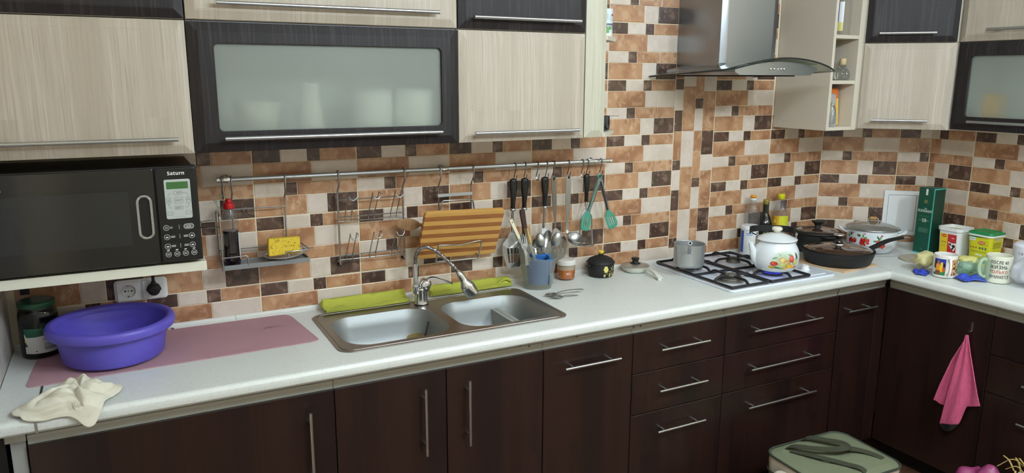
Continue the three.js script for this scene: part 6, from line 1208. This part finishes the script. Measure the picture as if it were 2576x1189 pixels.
{
  let t = mugThing('printed_mug', 'white mug with colourful printed figures and handle towards the room', [2.68, TOP, 0.748], 0.0455, 0.098, M.ceramic, -2.28);
  const pic = canvasTex(512, 512, (g, W, H) => {
    g.fillStyle = '#2b3f9c'; g.fillRect(0, 0, W, 300); g.fillStyle = '#2f7a48'; g.fillRect(0, 300, W, 212); g.fillStyle = '#3a3440'; g.fillRect(0, 60, 200, 240);
    const p = (c, a) => { g.fillStyle = c; g.beginPath(); a.forEach(([x, y], i) => (i ? g.lineTo(x, y) : g.moveTo(x, y))); g.fill(); };
    p('#e8962a', [[110, 170], [250, 150], [330, 360], [90, 370]]); p('#f0c22c', [[300, 110], [390, 100], [420, 400], [330, 420], [270, 330]]); p('#d65a2e', [[380, 280], [480, 260], [500, 380], [400, 400]]); p('#8a4030', [[120, 370], [300, 370], [280, 500], [130, 500]]); p('#b36a3a', [[150, 70], [230, 60], [250, 160], [140, 170]]); p('#241a20', [[420, 120], [500, 150], [480, 250], [420, 240]]); p('#e9dcc0', [[0, 330], [70, 300], [90, 420], [10, 440]]);
  });
  const pic2 = canvasTex(256, 512, (g, W, H) => { const r = rng(6); g.fillStyle = '#b98d6a'; g.fillRect(0, 0, W, H); for (let i = 0; i < 46; i++) { g.fillStyle = ['#7a4a2e', '#d8b79a', '#c9a02e', '#4a2c22', '#e6d8c8', '#a3602e'][i % 6]; g.beginPath(); g.ellipse(r() * W, r() * H, 20 + r() * 30, 14 + r() * 22, r() * 3, 0, 7); g.fill(); } });
  part('picture', lathe([[0.0459, 0.013], [0.0459, 0.083]], 30, -1.98, 1.05), std({ map: pic, roughness: 0.2 }), t, 'colourful abstract print on the left');
  part('picture', lathe([[0.0459, 0.013], [0.0459, 0.083]], 24, -0.42, 0.8), std({ map: pic2, roughness: 0.2 }), t, 'brown abstract print on the right');
  t = mugThing('lettered_mug', 'cream mug with four lines of lettering beside the plastic bags', [2.796, TOP, 0.902], 0.0495, 0.114, paint(0xdfdfcc, 0.2, { clearcoat: 0.4 }), 2.6);
  const txt = canvasTex(640, 760, (g, W, H) => { g.clearRect(0, 0, W, H); g.textAlign = 'left'; const line = (q, y, c, sz, mw) => { g.fillStyle = c; g.save(); g.translate(24, y); const fs = sz; g.font = `bold ${fs}px sans-serif`; const k = Math.min(1, mw / g.measureText(q).width); g.scale(k, 1.08); g.fillText(q, 0, 0); g.restore(); }; line('ПОСЛЕ 40', 150, '#3b4048', 168, 500); line('ЖИЗНЬ', 345, '#3b4048', 190, 480); line('ТОЛЬКО', 535, '#b0625e', 180, 500); line('НАЧИНАЕТСЯ', 725, '#3b4048', 176, 540); });
  part('lettering', lathe([[0.0499, 0.02], [0.0499, 0.1]], 40, -1.75, 1.75), std({ map: txt, transparent: true, roughness: 0.25 }), t, 'dark and red printed words');
}
// crumpled plastic: a lumpy closed sheet
function crumple(rx, ry, rz, seed, amp, mat, name, label, cat, pos, flatBase = 0.9) {
  const g = new THREE.IcosahedronGeometry(1, 14);
  const m = mergeVertices(new THREE.BufferGeometry().setAttribute('position', g.attributes.position));
  // creased film: the sum of a few tilted folded planes, finer towards the top
  const r = rng(seed * 97 + 5), folds = Array.from({ length: 9 }, (_, i) => ({ d: new THREE.Vector3(r() - 0.5, (r() - 0.5) * 0.7, r() - 0.5).normalize(), f: 1.2 + i * 0.45, p: r() * 6, a: 1 / (1.2 + i * 0.5) }));
  warp(m, (v) => { const n = v.clone(); let k = 0; for (const q of folds) { const s = n.dot(q.d) * q.f + q.p; k += q.a * (Math.abs(((s % 2) + 2) % 2 - 1) - 0.5); } const q = 1 + amp * 0.55 * k; v.set(v.x * rx * q, Math.max(v.y, -flatBase) * ry * q, v.z * rz * q); });
  m.computeBoundingBox(); m.translate(0, -m.boundingBox.min.y, 0);
  return solo(name, toCreasedNormals(m, 0.7), mat, label, cat, pos);
}
{
  const film = (c, tr, r = 0.3) => std({ color: c, transmission: tr, roughness: r, thickness: 0, ior: 1.3 });
  crumple(0.056, 0.036, 0.04, 1, 0.3, std({ color: 0xd9d39a, roughness: 0.5, transmission: 0.2 }), 'yellow_bag', 'crumpled pale yellow bag left of the printed mug', 'bag', [2.69, TOP + 0.014, 0.65]);
  // thin film lying in soft folds
  const film2 = (w, d, h, seed, turn, mat, name, label, pos) => { const m = solo(name, sheet((u, v) => { const k = Math.sin(u * Math.PI) * Math.sin(v * Math.PI), e = 1 + 0.16 * Math.sin(u * 7 + seed) * (v - 0.5), f = Math.abs(Math.sin(u * 4.2 + v * 2.4 + seed)) * 0.6 + Math.abs(Math.sin(v * 5.1 - u * 1.7 + seed * 2)) * 0.4; return [(u - 0.5) * w * e, 0.0015 + h * (0.25 * f + 0.75 * f * Math.sqrt(Math.max(k, 0))), (v - 0.5) * d * (1 + 0.2 * Math.sin(u * 5 + seed * 3))]; }, 28, 28, 0.0012), mat, label, 'bag', pos); m.rotation.y = turn; return m; };
  film2(0.075, 0.055, 0.022, 1.3, 0.6, paint(0x2c42b0, 0.45), 'blue_bag', 'small crumpled blue bag left of the printed mug', [2.632, TOP + 0.0005, 0.678]);
  film2(0.1, 0.075, 0.034, 2.9, -0.4, paint(0x344cb8, 0.45), 'blue_bag', 'folded blue bag right of the printed mug', [2.713, TOP + 0.0005, 0.838]);
  crumple(0.045, 0.029, 0.04, 3, 0.3, film(0xbfe0cc, 0.55), 'green_bag', 'crumpled pale green see-through bag behind the printed mug', 'bag', [2.80, TOP + 0.002, 0.77]);
  crumple(0.04, 0.018, 0.036, 8, 0.4, std({ color: 0xe6e08e, roughness: 0.6, transmission: 0.2 }), 'yellow_bag', 'small pale yellow bag on top of the green one', 'bag', [2.83, TOP + 0.038, 0.752]);
  crumple(0.04, 0.052, 0.036, 9, 0.3, film(0xdcece0, 0.92, 0.12), 'clear_bag', 'crumpled clear greenish bag left of the lettered mug', 'bag', [2.742, TOP + 0.001, 0.872]);
  const wb = crumple(0.072, 0.066, 0.085, 11, 0.4, std({ color: 0xe3e6ee, roughness: 0.4, transmission: 0.3 }), 'white_bag', 'crumpled white plastic bag with blue print at the right edge', 'bag', [2.832, TOP + 0.001, 1.03]);
  const bp = canvasTex(256, 128, (g) => { g.clearRect(0, 0, 256, 128); g.fillStyle = '#3a66c8'; g.font = 'bold 110px sans-serif'; g.save(); g.transform(1, 0, -0.3, 1, 40, 0); g.fillText('AF', 20, 104); g.restore(); });
  const cup = thing('white_cup', 'white paper cup with small black letters at the right edge', 'cup', [2.985, TOP, 0.91]);
  part('body', lathe([[0, 0.001], [0.052, 0.001], [0.054, 0.004], [0.0575, 0.132], [0.055, 0.14], [0.045, 0.147], [0, 0.149]], 44), std({ color: 0xdfe0ea, roughness: 0.4 }), cup);
  const ct = canvasTex(512, 128, (g) => { g.clearRect(0, 0, 512, 128); g.fillStyle = '#4a4a52'; g.font = 'bold 76px sans-serif'; [...'COFFEE'].forEach((ch, i) => g.fillText(ch, 20 + i * 78, 90)); });
  part('lettering', lathe([[0.0572, 0.094], [0.0579, 0.118]], 30, -1.75, 1.2), std({ map: ct, transparent: true, roughness: 0.4 }), cup, 'small black letters');
  const pr = part('print', warp(new THREE.PlaneGeometry(0.06, 0.03, 8, 4), (v) => { v.z -= v.x * v.x * 6; }), std({ map: bp, transparent: true, roughness: 0.4 }), wb, 'blue printed letters'); pr.position.set(-0.066, 0.022, 0.03); pr.rotation.set(-0.2, -1.15, 0);
}

// ---------- pink towel on its hook, bags on the floor ----------
{
  const xf = 2.598 - 0.0005, h = thing('towel_hook', 'small steel hook on the dark corner cabinet front', 'hook', [xf, 0.706, 0.943]);
  part('hook', [box(0.002, 0.036, 0.008, 0.0008, -0.0015, 0, 0), wire([[-0.002, -0.016, 0], [-0.012, -0.024, 0], [-0.018, -0.012, 0]], 0.0022, 0.008)], M.satin, h);
  const pinkTex = tex(256, 256, (u, v) => mix([196, 78, 118], [214, 102, 140], fbm(u, v, 30, 30, 3)));
  const pink = std({ map: pinkTex, bumpMap: tex(256, 256, (u, v) => 255 * fbm(u, v, 80, 80, 2, N2), false), bumpScale: 0.0012, roughness: 0.95, sheen: 0.4, sheenColor: new THREE.Color(0xe58fb0) });
  const t = thing('towel', 'pink microfibre cloth hanging by its corner from the cabinet hook', 'towel', [xf - 0.006, 0.672, 0.937]);
  // front leaf: z (along the cabinet) and y outline, folds in x
  const lerp = (a, b, u) => [a[0] + (b[0] - a[0]) * u, a[1] + (b[1] - a[1]) * u];
  const poly2 = (pts, u) => { const f = u * (pts.length - 1), i = Math.min(Math.floor(f), pts.length - 2); return lerp(pts[i], pts[i + 1], f - i); };
  const wave = (u, v, x0, seed) => x0 - 0.012 * u - 0.010 * Math.sin(v * 5.5 + seed) * Math.min(1, u * 1.6) - 0.004 * Math.sin(v * 13 + u * 3);
  const leaf = (L, x0, seed, hem) => sheet((u, v) => { const [l, r] = L(u); const z = l[0] + (r[0] - l[0]) * v; let y = l[1] + (r[1] - l[1]) * v; if (hem) y += u * u * u * hem(v); return [wave(u, v, x0, seed), y, z]; }, 48, 44, 0.004);
  const front = (u) => [poly2([[-0.002, 0], [-0.022, -0.12], [-0.038, -0.26], [-0.054, -0.405]], u), poly2([[0.003, 0], [0.042, -0.12], [0.074, -0.22], [0.093, -0.27]], u)];
  const bottom = (v) => (v < 0.5 ? -0.405 + 0.055 * v : v < 0.64 ? -0.3775 + sstep(0.5, 0.64, v) * 0.083 : -0.2945 + (v - 0.64) * 0.068), line = (v) => -0.405 + 0.135 * v;
  part('cloth', [leaf(front, -0.012, 0.4, (v) => bottom(v) - line(v))], pink, t);
  part('back_fold', [leaf((u) => [poly2([[-0.003, -0.01], [-0.045, -0.12], [-0.078, -0.24], [-0.095, -0.315]], u), poly2([[0.001, -0.005], [-0.02, -0.12], [-0.03, -0.25], [-0.036, -0.345]], u)], -0.003, 1.6)], pink, t);
  part('dark_hem', [sheet((u, v) => { const vv = v * 0.5; return [wave(1, vv, -0.011, 0.4), bottom(vv) + 0.003 - u * 0.036 * Math.sqrt(Math.max(0.02, 1 - (2 * v - 1) ** 2)), -0.054 + 0.147 * vv + 0.004 * u * (0.5 - v)]; }, 8, 24, 0.0035)], M.blackMatt, t, 'black lower corner');
  part('loop', wire([[-0.014, 0.004, 0.004], [-0.012, 0.022, 0.006], [-0.01, 0.004, 0.002]], 0.0015, 0.004), M.blackMatt, t);
}
{
  // olive cooler bag
  const t = thing('cooler_bag', 'olive green cooler bag with webbing straps on the floor', 'bag', [1.948, FLOOR, 0.862]); t.rotation.y = -0.06;
  const fabric = (c, a) => std({ map: tex(256, 256, (u, v) => { const w = (Math.sin(u * 400) * Math.sin(v * 400)) * 5; return c.map((q) => q + w + 10 * (fbm(u, v, 6, 6, 3) - 0.5)); }), roughness: a });
  const olive = fabric([112, 118, 92], 0.85), beige = fabric([190, 180, 164], 0.85), strap = paint(0x3a3d2c, 0.8), pipe = paint(0x353c32, 0.7);
  const w = 0.395, d = 0.32, h = 0.3, ring = (k, y, r = 0.055) => rring(0, 0, w + k, d + k, r, 0).map((p) => [p[0], y + 0.006 * Math.sin(p[0] * 7 + 1), p[2]]);
  part('body', [loft([ring(-0.02, 0.004), ring(0, 0.02), ring(0.006, 0.12), ring(0.0, h - 0.07)])], olive, t);
  part('side_band', [loft([ring(0.002, h - 0.068), ring(0.006, h - 0.03), ring(0.002, h - 0.006)])], beige, t, 'beige side band');
  part('lid', [warp(loft([ring(0.002, h - 0.005), ring(-0.01, h), ring(-0.06, h + 0.006, 0.05), ring(-0.16, h + 0.008, 0.04), ring(-0.26, h + 0.009, 0.02)]), (v) => { v.y -= 0.018 * Math.exp(-((v.x + 0.03) ** 2) / 0.008) * sstep(0.2, 0.0, v.z + 0.05) * 0.6; }), flat(rrect(w - 0.255, d - 0.255, 0.018), 0.002).translate(0, h + 0.0085, 0)], olive, t);
  part('piping', [sweep(ring(0.006, h - 0.003), 0.0042, true), sweep(ring(0.008, h - 0.069), 0.0036, true)], pipe, t, 'dark green piping');
  const web = [[0.0012, -0.015], [0.0012, 0.015], [-0.0012, 0.015], [-0.0012, -0.015]];
  part('strap', [sweep(curvePts([[-0.12, 0.24, -0.168], [-0.11, h + 0.012, -0.12], [-0.06, h + 0.03, -0.05], [0.0, h + 0.035, 0.0], [0.05, h + 0.04, 0.012], [0.075, h + 0.036, -0.02], [0.04, h + 0.03, -0.08], [0.0, h + 0.02, -0.14], [-0.01, h - 0.02, -0.168]], 60), web, false, [0.1, 1, 0.2])], strap, t, 'folded webbing handle');
  part('strap', [sweep(curvePts([[-0.12, h + 0.009, -0.1], [-0.07, h + 0.014, -0.01], [-0.02, h + 0.015, 0.07], [0.01, h + 0.013, 0.13], [0.015, h - 0.03, 0.167]], 40), web, false, [0.1, 1, 0.2])], strap, t, 'webbing strap across the lid');
  part('strap', [sweep(curvePts([[0.055, h + 0.03, 0.0], [0.11, h + 0.022, 0.03], [0.15, h + 0.012, 0.09], [0.165, h - 0.01, 0.15], [0.166, h - 0.06, 0.169]], 40), web, false, [0.1, 1, 0.2])], strap, t, 'ribbed webbing handle to the right');
  part('side_pocket', [warp(new RoundedBoxGeometry(0.06, 0.25, 0.2, 4, 0.026), () => {}).translate(-w / 2 - 0.022, 0.145, 0.03)], beige, t, 'beige side pocket');
  part('pocket_piping', [sweep(curvePts([[-w / 2 - 0.045, 0.06, -0.07], [-w / 2 - 0.046, 0.23, -0.068], [-w / 2 - 0.045, 0.262, -0.035], [-w / 2 - 0.045, 0.262, 0.09], [-w / 2 - 0.045, 0.23, 0.128]], 30), 0.0035)], pipe, t);
  const pb = crumple(0.1, 0.17, 0.1, 14, 0.45, std({ color: 0x9a3a6c, roughness: 0.4, transmission: 0.2 }), 'pink_bag', 'crumpled magenta plastic bag on the floor at bottom right', 'bag', [2.30, FLOOR, 1.24], 0.95);
  const sb = crumple(0.11, 0.155, 0.1, 17, 0.4, std({ color: 0xa8a096, roughness: 0.5, transmission: 0.15 }), 'straw_bag', 'greyish bag stuffed with dry straw in the bottom right corner', 'bag', [2.475, FLOOR, 1.33], 0.95);
  const st = std({ color: 0xb39a58, roughness: 0.8 }), r = rng(31), list = [];
  for (let i = 0; i < 34; i++) { const a = r() * 6.3, R = 0.03 + r() * 0.06, y = 0.27 + r() * 0.04, l = 0.04 + r() * 0.06, b = r() * 6.3; list.push(sweep(curvePts([[Math.cos(a) * R, y, Math.sin(a) * R], [Math.cos(a) * R + Math.cos(b) * l * 0.5, y + 0.02 + r() * 0.02, Math.sin(a) * R + Math.sin(b) * l * 0.5], [Math.cos(a) * R + Math.cos(b) * l, y - 0.01 + r() * 0.05, Math.sin(a) * R + Math.sin(b) * l]], 10), [[0.0008, -0.003], [0.0008, 0.003], [-0.0008, 0.003], [-0.0008, -0.003]])); }
  const sm = part('straw', list, st, sb, 'loose dry yellow straw'); sm.userData.kind = 'stuff';
}

// ---------- things on and in the wall cabinets ----------
{
  let t = thing('painted_tin', 'small tin with a painted scene on the upper end shelf', 'tin', [1.272, 1.8345, 0.215]);
  part('body', lathe([[0, 0.001], [0.026, 0.001], [0.027, 0.003], [0.027, 0.1], [0.025, 0.102], [0, 0.102]], 36), paint(0xdde2e8, 0.35), t);
  const tn = canvasTex(256, 256, (g) => { g.fillStyle = '#cddbe6'; g.fillRect(0, 0, 256, 256); g.fillStyle = '#b8c4cc'; for (let i = 0; i < 8; i++) g.fillRect(10 + i * 30, 40 + (i % 3) * 14, 18, 60); g.fillStyle = '#8a2438'; g.fillRect(150, 44, 60, 18); g.fillRect(20, 40, 20, 30); g.fillStyle = '#343c42'; g.fillRect(0, 140, 256, 12); for (let i = 0; i < 13; i++) g.fillRect(i * 20, 140, 8, 60); g.fillStyle = '#5f9a48'; for (let i = 0; i < 7; i++) { g.beginPath(); g.arc(30 + i * 16, 190 + (i % 3) * 16, 18, 0, 7); g.fill(); } g.fillStyle = '#dfe3d6'; g.fillRect(0, 236, 256, 20); });
  part('picture', lathe([[0.0273, 0.006], [0.0273, 0.098]], 36, -2.0, 4.0), std({ map: tn, roughness: 0.3 }), t);
  t = thing('dark_mug', 'dark blue glossy mug with a spoon on the lower end shelf', 'mug', [1.262, 1.4855, 0.23]);
  part('body', lathe([[0, 0.001], [0.02, 0.001], [0.027, 0.006], [0.0285, 0.03], [0.027, 0.055], [0.0255, 0.055], [0.026, 0.03], [0.02, 0.006], [0, 0.005]], 36), std({ color: 0x0a0c1c, roughness: 0.1, clearcoat: 1 }), t);
  part('handle', sweep(curvePts([[0.024, 0.045, 0], [0.038, 0.046, 0], [0.042, 0.036, 0], [0.036, 0.024, 0], [0.027, 0.02, 0]], 16), 0.0025), std({ color: 0x0a0c1c, roughness: 0.1, clearcoat: 1 }), t).rotation.y = 0.3;
  const rods = thing('skewer', 'thin metal rod lying across the dark blue mug', 'rod', [1.262, 1.543, 0.23]); part('rod', sweep([[-0.02, 0, 0], [0.062, -0.002, 0.02]], 0.0012), M.steelDark, rods);
  t = thing('glass_jar', 'clear glass jar with a blue label on the top open shelf', 'jar', [2.53, 1.8715, 0.235]); t.scale.y = 1.7;
  part('glass', lathe([[0, 0.002], [0.034, 0.002], [0.037, 0.006], [0.037, 0.09], [0.033, 0.1]], 40), M.glass, t);
  const jl = canvasTex(128, 128, (g) => { g.fillStyle = '#e4e6e8'; g.fillRect(0, 0, 128, 128); g.fillStyle = '#3a52a8'; g.fillRect(20, 0, 40, 90); g.fillStyle = '#cfc878'; g.fillRect(0, 90, 128, 38); });
  part('label', lathe([[0.0374, 0.012], [0.0374, 0.085]], 24, -1.7, 1.0), std({ map: jl, roughness: 0.4 }), t);
  part('lid', lathe([[0, 0.112], [0.034, 0.112], [0.035, 0.11], [0.035, 0.1], [0, 0.1]], 32), M.satin, t);
  t = thing('corked_flask', 'small ribbed glass flask with a wooden stopper on the middle shelf', 'flask', [2.522, 1.6765, 0.268]); t.scale.set(1.15, 1.45, 1.15);
  const fg = warp(lathe(smoothProfile([[0.016, 0.001], [0.026, 0.006], [0.027, 0.02], [0.02, 0.034], [0.0135, 0.042], [0.0135, 0.047]], 30), 60), (v) => { const a = Math.atan2(v.z, v.x), k = 1 + 0.06 * Math.cos(a * 12) * sstep(0.045, 0.02, v.y); v.x *= k; v.z *= k; });
  M.cutGlass = std({ color: 0xe8f0f2, transmission: 1, roughness: 0.03, thickness: 0.01, ior: 1.5 });
  part('glass', fg, M.cutGlass, t);
  part('stopper', lathe([[0, 0.066], [0.012, 0.066], [0.0125, 0.064], [0.0115, 0.046], [0, 0.046]], 24), paint(0xd0b98e, 0.6), t, 'pale wooden stopper');
  t = thing('seasoning_packet', 'orange and yellow paper packet leaning in the lowest open shelf', 'packet', [2.516, 1.474, 0.245]); t.rotation.set(-0.05, 0.15, 0.05);
  const pk = canvasTex(128, 256, (g) => { g.fillStyle = '#d9a02c'; g.fillRect(0, 0, 128, 256); g.fillStyle = '#d8702a'; g.fillRect(0, 0, 128, 70); g.fillStyle = '#e6c05a'; g.fillRect(84, 70, 44, 186); });
  part('packet', metric(warp(new RoundedBoxGeometry(0.085, 0.168, 0.018, 4, 0.006), (v) => { v.z *= 1 - 0.6 * Math.abs(v.y) / 0.0825; }), 0.165, 0.5, 0.5).translate(0, 0.083, 0), std({ map: pk, roughness: 0.4 }), t);
  t = thing('foil_packet', 'silver foil packet in front of the orange packet on the shelf', 'packet', [2.482, 1.474, 0.262]); t.rotation.set(-0.05, 0.2, -0.08);
  part('packet', metric(warp(new RoundedBoxGeometry(0.062, 0.148, 0.016, 6, 0.006), (v) => { v.z *= 1 - 0.6 * Math.abs(v.y) / 0.07; v.z += 0.002 * Math.sin(v.x * 160 + v.y * 90); }), 0.15).translate(0, 0.071, 0), std({ color: 0xd6d8e0, metalness: 0.6, roughness: 0.25 }), t);
  t = thing('cut_glass_bottle', 'clear twisted glass bottle at the front of the lowest open shelf', 'bottle', [2.458, 1.4728, 0.284]);
  part('glass', warp(lathe(smoothProfile([[0.014, 0.001], [0.021, 0.006], [0.022, 0.04], [0.016, 0.075], [0.009, 0.1], [0.009, 0.112]], 30), 48), (v) => { const a = Math.atan2(v.z, v.x), k = 1 + 0.05 * Math.cos(a * 8 + v.y * 60); v.x *= k; v.z *= k; }), M.cutGlass, t);
}
{
  // crockery standing behind the frosted panes
  const plateT = (label, pos, r) => { const t = thing('plate', label, 'plate', pos); t.rotation.set(Math.PI / 2 - 0.2, 0, 0); part('dish', lathe([[0, 0.001], [r * 0.6, 0.001], [r, 0.018], [r, 0.021], [r * 0.58, 0.0045], [0, 0.0045]], 48), M.ceramic, t); return t; };
  const bowlT = (label, pos, r, h) => { const t = thing('bowl', label, 'bowl', pos); part('bowl', lathe([[0, 0.001], [r * 0.5, 0.001], [r * 0.55, 0.006], [r, h], [r - 0.003, h], [r * 0.5, 0.009], [0, 0.006]], 44), M.ceramic, t); return t; };
  bowlT('pale bowl behind the left part of the frosted glass', [-0.005, UB + 0.0165, 0.232], 0.078, 0.125);
  const jg = thing('jug', 'tall white jug behind the middle of the frosted glass', 'jug', [0.145, UB + 0.0165, 0.266]); part('body', lathe([[0, 0.001], [0.036, 0.001], [0.042, 0.05], [0.034, 0.11], [0.03, 0.17], [0.034, 0.18], [0.031, 0.18], [0.027, 0.17], [0, 0.02]], 40), M.ceramic, jg);
  for (const [i, x] of [[0, 0.35], [1, 0.44]]) { const st = thing('plate_stack', ['left of two tall white plate stacks behind the frosted glass', 'right of two tall white plate stacks behind the frosted glass'][i], 'plates', [x + (i ? 0.055 : 0), UB + 0.0165, 0.235]); part('stack', lathe([[0, 0], [0.055, 0], [0.07, 0.012], [0.066, 0.05], [0.07, 0.09], [0.066, 0.13], [0.07, 0.16], [0, 0.165]], 44), M.ceramic, st); }
  let t = thing('yellow_box', 'yellow packet behind the frosted glass at the right edge', 'packet', [2.905, 1.483, 0.735]); part('box', box(0.05, 0.14, 0.07, 0.004, 0, 0.07, 0), paint(0xd9a531, 0.5), t); part('base_band', box(0.052, 0.03, 0.072, 0.003, 0, 0.016, 0), paint(0xb7bf5a, 0.5), t);
  t = thing('white_jug', 'white jug with a handle behind the frosted glass at right', 'jug', [2.93, 1.483, 0.95]); part('body', lathe([[0, 0.001], [0.045, 0.001], [0.05, 0.06], [0.042, 0.12], [0.044, 0.13], [0.04, 0.13], [0, 0.02]], 40), M.ceramic, t); part('handle', sweep(curvePts([[0, 0.11, -0.04], [0, 0.115, -0.07], [0, 0.08, -0.085], [0, 0.03, -0.07], [0, 0.02, -0.046]], 24), 0.007), M.ceramic, t);
}

// ---------- cooker hood ----------
{
  const t = thing('cooker_hood', 'stainless steel cooker hood with a curved glass canopy above the hob', 'hood', [1.95, 0, 0]);
  M.hoodSteel = std({ color: 0x989da3, metalness: 1, roughness: 0.3, bumpMap: tex(256, 256, (u, v) => 255 * fbm(u, v, 160, 3, 2), false), bumpScale: 0.00003 });
  const ch = new THREE.Shape(), w = 0.155, d = 0.27, r = 0.016;
  ch.moveTo(-w, 0.002); ch.lineTo(-w, d - 0.011); ch.quadraticCurveTo(-w, d - 0.007, -w + 0.004, d - 0.006); ch.lineTo(-w + 0.024, d - 0.001); ch.quadraticCurveTo(-w + 0.028, d, -w + 0.033, d); ch.lineTo(w - 0.033, d); ch.quadraticCurveTo(w - 0.028, d, w - 0.024, d - 0.001); ch.lineTo(w - 0.004, d - 0.006); ch.quadraticCurveTo(w, d - 0.007, w, d - 0.011); ch.lineTo(w, 0.002); ch.lineTo(-w, 0.002);
  const yEnd = (z) => 1.69 + 0.026 * z / 0.49, arc = (x, z) => yEnd(z) + 0.045 * Math.cos(Math.min(1, Math.abs(x) / 0.3) * Math.PI / 2);
  part('chimney', metric(toCreasedNormals(flat(ch, CEIL - 1.735 - 0.005, 0, 10).translate(0.003, 1.735, 0), 0.08), 0.3), M.hoodSteel, t);
  part('chimney_flange', [flat(rrect(0.36, 0.02, 0.004, 0, 0.283), 0.003).translate(0, 1.742, 0)], M.hoodSteel, t);
  const zf = (x) => 0.49 - 0.035 * Math.pow(Math.abs(x) / 0.3, 4);
  part('canopy', sheet((u, v) => { const x = -0.3 + 0.6 * u, z = 0.004 + (zf(x) - 0.004) * v; return [x, arc(x, z), z]; }, 40, 10, 0.006), std({ color: 0xcfd8d2, transmission: 1, roughness: 0.03, thickness: 0, ior: 1.5 }), t, 'curved clear glass canopy');
  const edge = []; for (let i = 0; i <= 8; i++) edge.push([-0.3, arc(-0.3, 0.005 + (zf(-0.3) - 0.005) * i / 8), 0.005 + (zf(-0.3) - 0.005) * i / 8]);
  for (let i = 1; i < 40; i++) { const x = -0.3 + 0.6 * i / 40; edge.push([x, arc(x, zf(x)), zf(x)]); }
  for (let i = 8; i >= 0; i--) edge.push([0.3, arc(0.3, 0.005 + (zf(0.3) - 0.005) * i / 8), 0.005 + (zf(0.3) - 0.005) * i / 8]);
  part('canopy_edge', sweep(edge, 0.0034), std({ color: 0x10181a, roughness: 0.15 }), t, 'dark polished glass edge');
  // control body under the glass, following its arc
  const body = new THREE.Shape(); body.moveTo(-0.215, 1.7); body.lineTo(0.165, 1.7); body.lineTo(0.205, 1.723);
  for (let i = 0; i <= 20; i++) { const x = 0.2 - 0.44 * i / 20; body.lineTo(x, arc(x, 0.44) - 0.0055); }
  body.lineTo(-0.24, 1.711); body.lineTo(-0.215, 1.7);
  part('control_body', extrude(body, 0.405, 0.001).translate(0, -0.004, 0.045), M.hoodSteel, t, 'steel control body under the glass');
  part('filter', [span(-0.2, 0.1, 1.6915, 1.6958, 0.06, 0.43, 0.001)], M.darkVoid, t, 'dark filter underneath');
  for (const x of [-0.056, -0.037, 0.0, 0.016]) part('button', [lathe([[0.0055, 0], [0.0055, 0.002], [0.004, 0.0035], [0, 0.0038]], 18).rotateX(Math.PI / 2).translate(x, 1.72, 0.4505)], M.chrome, t);
  part('indicator', lathe([[0.0025, 0], [0.0025, 0.0015], [0, 0.002]], 12).rotateX(Math.PI / 2).translate(-0.018, 1.72, 0.4505), M.white, t);
}

// ---------- lamps ----------
{
  const c = CHANDELIER;
  const t = thing('chandelier', 'five-bulb ceiling chandelier above the middle of the kitchen', 'lamp', [c.x, c.y, c.z]);
  part('stem', [cyl(0.008, 0.008, CEIL - c.y - 0.02, 12, 0, (CEIL - c.y - 0.02) / 2, 0), cyl(0.05, 0.05, 0.02, 24, 0, CEIL - c.y - 0.012, 0), cyl(0.02, 0.02, 0.04, 16, 0, 0.03, 0)], M.satin, t);
  for (let i = 0; i < 5; i++) {
    const a = i / 5 * Math.PI * 2 + 0.3, x = Math.cos(a) * c.r, z = Math.sin(a) * c.r;
    part('arm', [wire([[0, 0.03, 0], [x * 0.6, 0.07, z * 0.6], [x, 0.06, z], [x, 0.045, z]], 0.005, 0.03), cyl(0.014, 0.018, 0.03, 14, x, 0.038, z)], M.satin, t);
    const b = part('bulb', new THREE.SphereGeometry(0.03, 20, 14), new THREE.MeshStandardMaterial({ color: 0xffffff, emissive: LIGHT, emissiveIntensity: 6, roughness: 0.4 }), t);
    b.position.set(x, 0, z); b.castShadow = false;
    const l = new THREE.PointLight(LIGHT, c.power, 0, 2); l.castShadow = true; l.shadow.radius = 1.5; l.position.set(x, 0, z); t.add(l); l.name = 'bulb_light';
  }
}
{
  const t = thing('ceiling_lamp', 'round white dome lamp on the ceiling nearer the corner', 'lamp', [DOME.x, CEIL, DOME.z]);
  part('base', cyl(0.17, 0.17, 0.02, 48, 0, -0.0105, 0), M.white, t);
  part('diffuser', lathe([[0.16, -0.021], [0.155, -0.05], [0.12, -0.075], [0.06, -0.088], [0, -0.09]].reverse(), 48), new THREE.MeshStandardMaterial({ color: 0xffffff, emissive: LIGHT, emissiveIntensity: 2.5, roughness: 0.4 }), t).castShadow = false;
  const l = new THREE.PointLight(LIGHT, DOME.power, 0, 2); l.castShadow = true; l.shadow.radius = 5; l.position.set(0, -0.2, 0); t.add(l); l.name = 'dome_light';
}
renderer.render(scene, camera);
